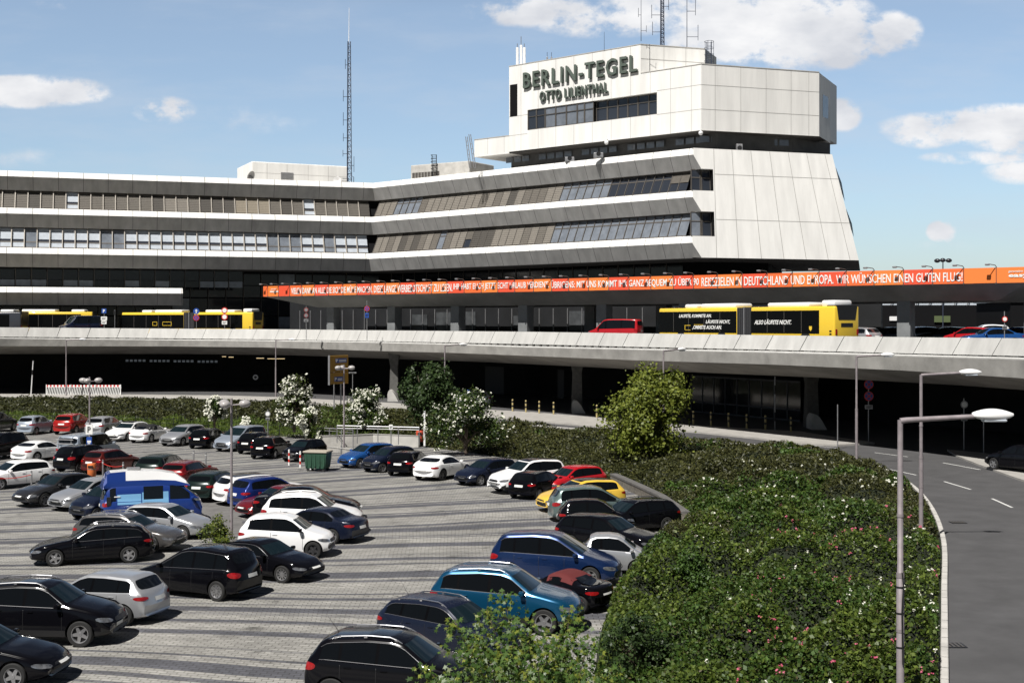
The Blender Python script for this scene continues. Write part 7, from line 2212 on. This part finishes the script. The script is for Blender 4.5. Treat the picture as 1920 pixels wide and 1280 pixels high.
# ------------------------------------------------------------------ signs
def disc(mb, r, z, y, mi, n=20): mb.lathe([(.001, y - .01), (r, y - .01), (r, y + .01), (.001, y + .01)], n, mi, Matrix.Translation((0, 0, z)), 'y')
def sign_pole(px, Y, z0, H, label, items, group='traffic signs on poles', lean_=0.0):
    th = thing('traffic_sign', label, 'traffic sign', XZ(px, Y, z0), 0, group)
    mb = MB(); mb.tube([(0, .06, 0), (lean_, .06, H)], .035, 8); mb.build('pole', STEEL, th)
    for it in items:
        k = it[0]; mb = MB()
        if k == 'P':
            _, z, w = it; mb.rbox(-w / 2, -.02, z, w / 2, .01, z + w, .02, 1); o = mb.build('parking_plate', BLUE, th)
            me = text_mesh('P', w * .42, w * .66, .01, bold=.03); t_ = link('letter', me, o, [LETTER]); t_.location = (-w * .2, -.024, z + w * .17)
        elif k == 'plate':
            _, z, w, h, m_ = it; mb.rbox(-w / 2, -.02, z, w / 2, .01, z + h, .015, 1); mb.build('plate', m_, th)
            mb = MB(); mb.box(-w * .35, -.026, z + h * .55, w * .35, -.021, z + h * .7); mb.box(-w * .35, -.026, z + h * .28, w * .2, -.021, z + h * .42); mb.build('plate_mark', BLACKP, th)
        elif k == 'ring':
            _, z, r, c1, c2 = it; disc(mb, r, z, 0, 0); disc(mb, r * .70, z, -.016, 1); mb.build('round_plate', [c1, c2], th)
        elif k == 'arrow':
            _, z, r = it; disc(mb, r, z, 0, 0); mb.box(-r * .13, -.03, z - r * .65, r * .13, -.016, z + r * .2, 1); mb.add([(-r * .45, -.03, z + r * .1), (r * .45, -.03, z + r * .1), (0, -.03, z + r * .7)], [(0, 1, 2)], 1); mb.build('round_plate', [BLUE, LETTER], th)
        elif k == 'stopx':
            _, z, r = it; disc(mb, r, z, 0, 0); disc(mb, r * .8, z, -.016, 1)
            M_ = Matrix.Translation((0, 0, z)) @ Matrix.Rotation(R(45), 4, 'Y'); mb.box(-r * .75, -.034, -r * .09, r * .75, -.027, r * .09, 0, M_)
            M_ = Matrix.Translation((0, 0, z)) @ Matrix.Rotation(R(-45), 4, 'Y'); mb.box(-r * .75, -.034, -r * .09, r * .75, -.027, r * .09, 0, M_)
            mb.build('round_plate', [RED, BLUE], th)
    return th
sign_pole(195, 148.5, 7.4, 3.3, 'blue parking sign with white bus plates on the left parapet', [('P', 2.75, .55), ('plate', 1.95, .72, .42, LETTER), ('plate', 1.5, .6, .4, LETTER)])
sign_pole(368, 149.5, 7.4, 3.3, 'blue arrow sign above a red and blue stopping sign on the parapet', [('arrow', 3.0, .36), ('stopx', 2.25, .36)])
sign_pole(421, 149, 7.4, 3.4, 'two round red-rimmed signs over a white plate on the parapet', [('ring', 3.1, .36, RED, LETTER), ('ring', 2.35, .36, RED, LETTER), ('plate', 1.45, .62, .42, LETTER)])
th = sign_pole(215, 151, 7.4, 3.2, 'thin grey signal post right of the blue parking sign', [('plate', 2.6, .25, .5, BLACKP)])
sign_pole(688, 131.5, 7.25, 4.1, 'round dark stopping sign and small blue plate on the second canopy pillar', [('stopx', 3.25, .28), ('plate', 2.3, .4, .5, BLUE)])
sign_pole(574, 138, 7.25, 3.6, 'two small round signs on the first canopy pillar', [('ring', 3.2, .25, mat('dim red rim', (.2, .03, .03), .5), STEEL), ('ring', 2.6, .25, MATS['dim red rim'], STEEL), ('plate', 1.9, .5, .3, STEEL)])
sign_pole(1884, 91, 7.25, 2.6, 'round weight-limit sign with a small plate on the last pillar', [('ring', 2.05, .20, RED, LETTER), ('plate', 1.3, .36, .28, STEEL)])
sign_pole(1629, 88, .9, 4.3, 'two dim blue round signs with plates below the bridge right of the pier', [('stopx', 3.9, .33), ('stopx', 3.1, .33), ('plate', 2.2, .55, .3, STEEL)])
sign_pole(1808, 82, .9, 3.3, 'round pale sign with two plates in the shade below the bridge on the right', [('ring', 2.9, .24, STEEL, LETTER), ('plate', 2.1, .42, .22, STEEL), ('plate', 1.85, .42, .2, STEEL)])
sign_pole(1845, 80, .9, 2.6, 'bare thin sign pole in the shade near the right edge', [('plate', 2.3, .3, .15, STEEL)])
sign_pole(1571, 82, .9, 2.9, 'bare dim pole in the shade just right of the right-hand pier', [])
sign_pole(502, 92, .3, 2.5, 'small no-entry like round sign beside the left hawthorn', [('ring', 2.2, .20, STEEL, LETTER), ('plate', 1.75, .30, .18, STEEL)])
sign_pole(661, 124, .9, 3.3, 'slim white sign pole right of the yellow direction board', [('plate', 3.25, .75, .12, STEEL)])
sign_pole(733, 86, .5, 1.6, 'tiny marker plate on a stick in the wild grass behind the railing', [('plate', 1.35, .25, .35, LETTER)])
p_ = G(58, 742, .9)
th = thing('marker_pole', 'leaning white pole near the left edge in front of the dark underpass', 'pole', p_); mb = MB(); mb.tube([(0, 0, 0), (.25, 0, 3.9)], [.06, .05], 8); mb.build('pole', LAMPW, th)
mb = MB(); mb.tube([(.15, -.001, 2.35), (.18, -.001, 2.9)], .065, 8); mb.build('dark_band', BLACKP, th)
p_ = G(1453, 806, .9); th = thing('marker_pole', 'thin white and black pole among the bollards', 'pole', p_); mb = MB()
for i in range(6): mb.tube([(0, 0, i * .68), (0, 0, i * .68 + .68)], .045, 6, i % 3 == 1)
mb.build('pole', [STEEL, BLACKP], th)
p_ = G(796, 836, .1); th = thing('marker_pole', 'white post beside the red bin at the end of the railing', 'pole', p_); mb = MB(); mb.rbox(-.07, -.05, 0, .07, .05, 2.55, .02, 1); mb.build('pole', LAMPW, th)
# signs and bin on globe lamp B
b = XZ(168, 79.7, 0)
th = thing('parking_sign', 'white P plate with a blue plate below on the left globe lamp pole', 'sign', b)
mb = MB(); mb.rbox(-.22, -.09, 2.1, .22, -.07, 2.7, .02, 1); o = mb.build('plate', LETTER, th); me = text_mesh('P', .2, .36, .01, bold=.02); t_ = link('letter', me, o, [BLACKP]); t_.location = (-.1, -.094, 2.22)
mb = MB(); mb.rbox(-.17, -.09, 1.35, .17, -.07, 1.95, .02, 1); o = mb.build('plate', BLUE, th); mb = MB(); mb.rbox(-.12, -.1, 1.6, .12, -.092, 1.72, .01, 1); mb.tube([(-.08, -.095, 1.53), (.08, -.095, 1.53)], .03, 6); mb.build('pictogram', LETTER, o)
def bin_(px, py, z, label, col, s=1.0, dz=0.0):
    b = G(px, py, z); th = thing('litter_bin', label, 'litter bin', b + Vector((0, 0, dz)))
    mb = MB(); mb.lathe([(.001, 0), (.2 * s, 0), (.23 * s, .05), (.24 * s, .68 * s), (.22 * s, .72 * s), (.001, .73 * s)], 18); mb.build('body', col, th, smooth=35)
    mb = MB(); mb.box(-.13 * s, -.26 * s, .50 * s, .13 * s, -.2 * s, .62 * s); mb.build('opening', BLACKP, th)
    mb = MB(); mb.lathe([(.245 * s, .40 * s), (.245 * s, .44 * s)], 18); mb.build('band', STEEL, th)
bin_(172, 896, 0, 'orange litter bin on the left globe lamp pole', mat('orange bin plastic', (.62, .16, .04), .5), 1.05, .1)
bin_(787, 834, .1, 'red litter bin beside the white post', mat('red bin plastic', (.55, .08, .04), .5), 1.1, .25)
# yellow direction board
b = XZ(635, 121.5, .9)
th = thing('direction_board', 'tall yellow direction board with blue parking panels on two poles', 'sign', b, R(62))
mb = MB(); mb.rbox(-1.5, -.06, 2.35, 1.5, .06, 3.45, .02, 1); mb.rbox(-1.5, -.06, 3.5, 1.5, .06, 5.05, .02, 1); mb.build('board', YEL, th)
mb = MB(); mb.box(-1.56, -.1, 2.3, -1.5, .1, 5.1); mb.build('edge', STEEL, th)
for (x0, x1, z0, z1, s_) in ((-.6, 1.2, 4.35, 4.78, 'P'), (-.6, .7, 3.65, 4.0, 'P'), (-.8, .56, 2.6, 3.05, 'P')):
    mb = MB(); mb.box(x0, -.075, z0, x1, -.062, z1); o = mb.build('blue_panel', BLUE, th)
    me = text_mesh(s_, .34, z1 - z0 - .14, .008, bold=.03); t_ = link('letter', me, o, [LETTER]); t_.location = (x0 + .06, -.078, z0 + .07)
    mb = MB(); mb.box(x0 + .55, -.08, z0 + .1, x1 - .1, -.076, z0 + .17); mb.box(x0 + .55, -.08, z0 + .22, x1 - .1, -.076, z0 + .29); mb.build('panel_text', LETTER, o)
for x in (-.6, .5):
    mb = MB(); mb.tube([(x, .1, 0), (x, .1, 4.9)], .06, 8); mb.build('pole', STEEL, th)
# red and white barrier
for i in range(3):
    b = G(87 + i * 46.5, 741.5, .9)
    th = thing('site_barrier', ['red and white barrier section, left of three below the driveway', 'red and white barrier section, middle of three below the driveway', 'red and white barrier section, right of three below the driveway'][i], 'barrier', b, group='red and white barrier sections')
    Wd = 46 / F * b.y
    mb = MB()
    for j in range(14): 
        x0 = Wd * j / 14; mb.box(x0, -.02, .98, x0 + Wd / 14, .02, 1.20, j % 2)
    mb.build('striped_board', [mat('barrier red', (.55, .03, .03), .5), LETTER], th)
    mb = MB(); mb.box(0, -.018, .95, Wd, .018, .98); mb.box(0, -.018, .08, Wd, .018, .13)
    n = 15
    for j in range(n): x0 = Wd * j / n + .05; mb.add([(x0, -.014, .13), (x0 + .07, -.014, .13), (x0 + .22, -.014, .95), (x0 + .15, -.014, .95), (x0, .014, .13), (x0 + .07, .014, .13), (x0 + .22, .014, .95), (x0 + .15, .014, .95)], [(0, 1, 2, 3), (4, 7, 6, 5), (0, 3, 7, 4), (1, 5, 6, 2)])
    for x in (0, Wd): mb.box(x - .04, -.03, 0, x + .04, .03, 1.25)
    mb.build('white_grid', LETTER, th)
    mb = MB(); mb.box(-.1, -.3, 0, .15, .3, .1); mb.build('foot', BLACKP, th)
# bollards
BY = mat('pale yellow bollard paint', (.42, .34, .15), .6)
for i, (px, py) in enumerate([(961, 772), (986, 774), (1011, 776), (1038, 778), (1119, 784), (1300, 797), (1333, 799), (1366, 802), (1400, 804.5), (1435, 807), (1483, 811)]):
    b = G(px, py, .95); th = thing('bollard', 'black and pale yellow striped bollard at the edge of the dark underpass', 'bollard', b, 0, 'striped bollards along the pavement')
    mb = MB()
    for j, (z0, z1) in enumerate(((0, .45), (.45, .62), (.62, .85), (.85, 1.02), (1.02, 1.12))): mb.lathe([(.075, z0), (.075, z1)], 12, j % 2)
    mb.lathe([(.075, 1.12), (.05, 1.15), (.001, 1.16)], 12, 0); mb.build('post', [BY, BLACKP], th)
# railing, ramp walls
def rail_run(px_pts, z, h, label, n_post, mid=True):
    pts = [G(x, y, z) for x, y in px_pts]; o = pts[0].copy()
    th = thing('railing', label, 'railing', o)
    mb = MB(); mb.tube([p - o + Vector((0, 0, h)) for p in pts], .035, 6); mb.build('top_rail', STEEL, th)
    mb = MB(); mb.tube([p - o + Vector((0, 0, h * .86)) for p in pts], .02, 5); mb.build('lower_rail', STEEL, th)
    path = [p.xy for p in pts]; L_ = sum((path[i + 1] - path[i]).length for i in range(len(path) - 1))
    for (s, p, t) in along(path, L_ / n_post - 1e-4, 0):
        q_ = Vector((p.x, p.y, z)) - o; mb = MB(); mb.tube([q_, q_ + Vector((0, 0, h))], .035, 6); mb.build('post', STEEL, th)
rail_run([(593, 836), (628, 838), (662, 841)], .0, 1.35, 'short grey railing nearest to the round black car', 3)
rail_run([(632, 830), (712, 832), (786, 834)], .35, 1.25, 'long grey railing behind the bright blue hatchback', 4)
def wall_run(name, px_pts, z0, h, w, m1, m2, label, cat, cap=.08):
    pts = [tuple(G(x, y, z0).xy) for x, y in px_pts]; o = Vector((*pts[0], z0)); th = thing(name, label, cat, o)
    rel = [(p[0] - o.x, p[1] - o.y) for p in pts]
    mb = MB(); sweep(mb, rel, [(w / 2, -.1), (w / 2, h), (-w / 2, h), (-w / 2, -.1)], closed=True); mb.build('wall', m1, th)
    mb = MB(); sweep(mb, rel, [(w / 2 + .03, h), (w / 2 + .03, h + cap), (-w / 2 - .03, h + cap), (-w / 2 - .03, h)], closed=True); mb.build('cap', m2, th)
wall_run('ramp_wall', [(602, 838), (660, 836), (700, 834), (786, 838)], 0, .8, .25, CONCL, CONC, 'pale concrete ramp wall behind the railing', 'wall', .04)
wall_run('ramp_wall', [(612, 845), (640, 848), (668, 852)], 0, .3, .3, CONC, CONC, 'low concrete kerb wall right of the green container', 'wall', .03)
wall_run('retaining_wall', [(1150, 904), (1172, 914), (1206, 930), (1240, 947), (1286, 980)], 0, .42, .35, mat('dry stone wall', (.16, .145, .12), .9, var=.5, vscale=5, bump=.6, bscale=6), mat('dark wall cap', (.12, .115, .11), .85, var=.3), 'low curved stone retaining wall along the bank behind the black estate', 'wall', .1)
# green container and its posts
b = G(596, 882, 0); th = thing('waste_container', 'green waste container with a beige lid at the end of the far row', 'waste container', b, R(-12))
mb = MB(); mb.add([(-.62, -.45, .18), (.62, -.45, .18), (.62, .45, .18), (-.62, .45, .18), (-.72, -.52, 1.12), (.72, -.52, 1.12), (.72, .52, 1.12), (-.72, .52, 1.12)], [(0, 3, 2, 1), (4, 5, 6, 7), (0, 1, 5, 4), (1, 2, 6, 5), (2, 3, 7, 6), (3, 0, 4, 7)])
for i in range(5): mb.box(-.6 + i * .28, -.53, .3, -.52 + i * .28, -.47, 1.05)
mb.build('body', mat('container green', (.02, .07, .04), .6, var=.3), th)
mb = MB(); mb.rbox(-.78, -.58, 1.12, .78, .58, 1.24, .05, 2); mb.build('lid', mat('beige lid', (.36, .32, .26), .6), th)
for x in (-.5, .5):
    for y in (-.38, .38):
        mb = MB(); mb.lathe([(.001, -.04), (.09, -.04), (.09, .04), (.001, .04)], 10, 0, Matrix.Translation((x, y, .09)), 'y'); mb.build('castor', RUBBER, th)
for i, (px, py) in enumerate([(542, 872), (563, 876), (583, 880)]):
    b = G(px, py, 0); th = thing('barrier_post', ['leftmost red and white post in front of the round black car', 'middle red and white post left of the green container', 'rightmost red and white post directly before the green container'][i], 'post', b, group='red and white posts by the green container')
    mb = MB()
    for j in range(5): mb.lathe([(.055, j * .2), (.055, j * .2 + .2)], 10, j % 2 if j < 4 else 0)
    mb.lathe([(.055, 1.0), (.001, 1.02)], 10, 0); mb.build('post', [LETTER, RED], th)
for i, (px, py, lab) in enumerate([(59, 915, 'grey post of the low chain fence before the white crossover'), (193, 892, 'grey post right below the orange bin'), (231, 897, 'grey post between the brownish red car and the dark estate'), (363, 872, 'grey post behind the black-green estate in the aisle'), (386, 877, 'grey post behind the dark red estate in the aisle'), (640, 862, 'short grey post in front of the railing')]):
    b = G(px, py, 0); th = thing('fence_post', lab, 'post', b, group='low grey posts'); mb = MB(); mb.lathe([(.05, 0), (.05, .95), (.001, .98)], 10); mb.build('post', STEEL, th)
    mb = MB(); mb.lathe([(.06, .78), (.06, .82)], 10); mb.build('collar', LETTER, th)
mb = MB()
for (a_, b_) in (((-20, 921), (59, 915)), ((193, 892), (231, 897))):
    p0 = G(*a_, 0); p1 = G(*b_, 0); mb.tube([(p0.lerp(p1, f) + Vector((0, 0, .75 - .5 * f * (1 - f)))) for f in np.linspace(0, 1, 9)], .02, 5)
o = mb.build('chain', RED, None); tag(o, 'thin red and white chain hanging between the low grey posts', 'chain')
# thin dark fence in front of the hedge
pts = [tuple(G(x, y, 0).xy) for x, y in [(-60, 800), (130, 803), (250, 806), (360, 811), (480, 820), (590, 827)]]
th = thing('wire_fence', 'low dark wire fence in front of the juniper hedge', 'fence', (pts[0][0], pts[0][1], 0)); o0 = Vector(pts[0])
mb = MB()
for z in (.35, .7, 1.05): mb.tube([(p[0] - o0.x, p[1] - o0.y, z) for p in pts], .012, 4)
mb.build('wire', BLACKP, th)
for (s, p, t) in along([Vector(p) for p in pts], 4.0, 0):
    mb = MB(); mb.tube([(p.x - o0.x, p.y - o0.y, 0), (p.x - o0.x, p.y - o0.y, 1.15)], .03, 6); mb.build('post', BLACKP, th)
print('objects', len(bpy.data.objects))
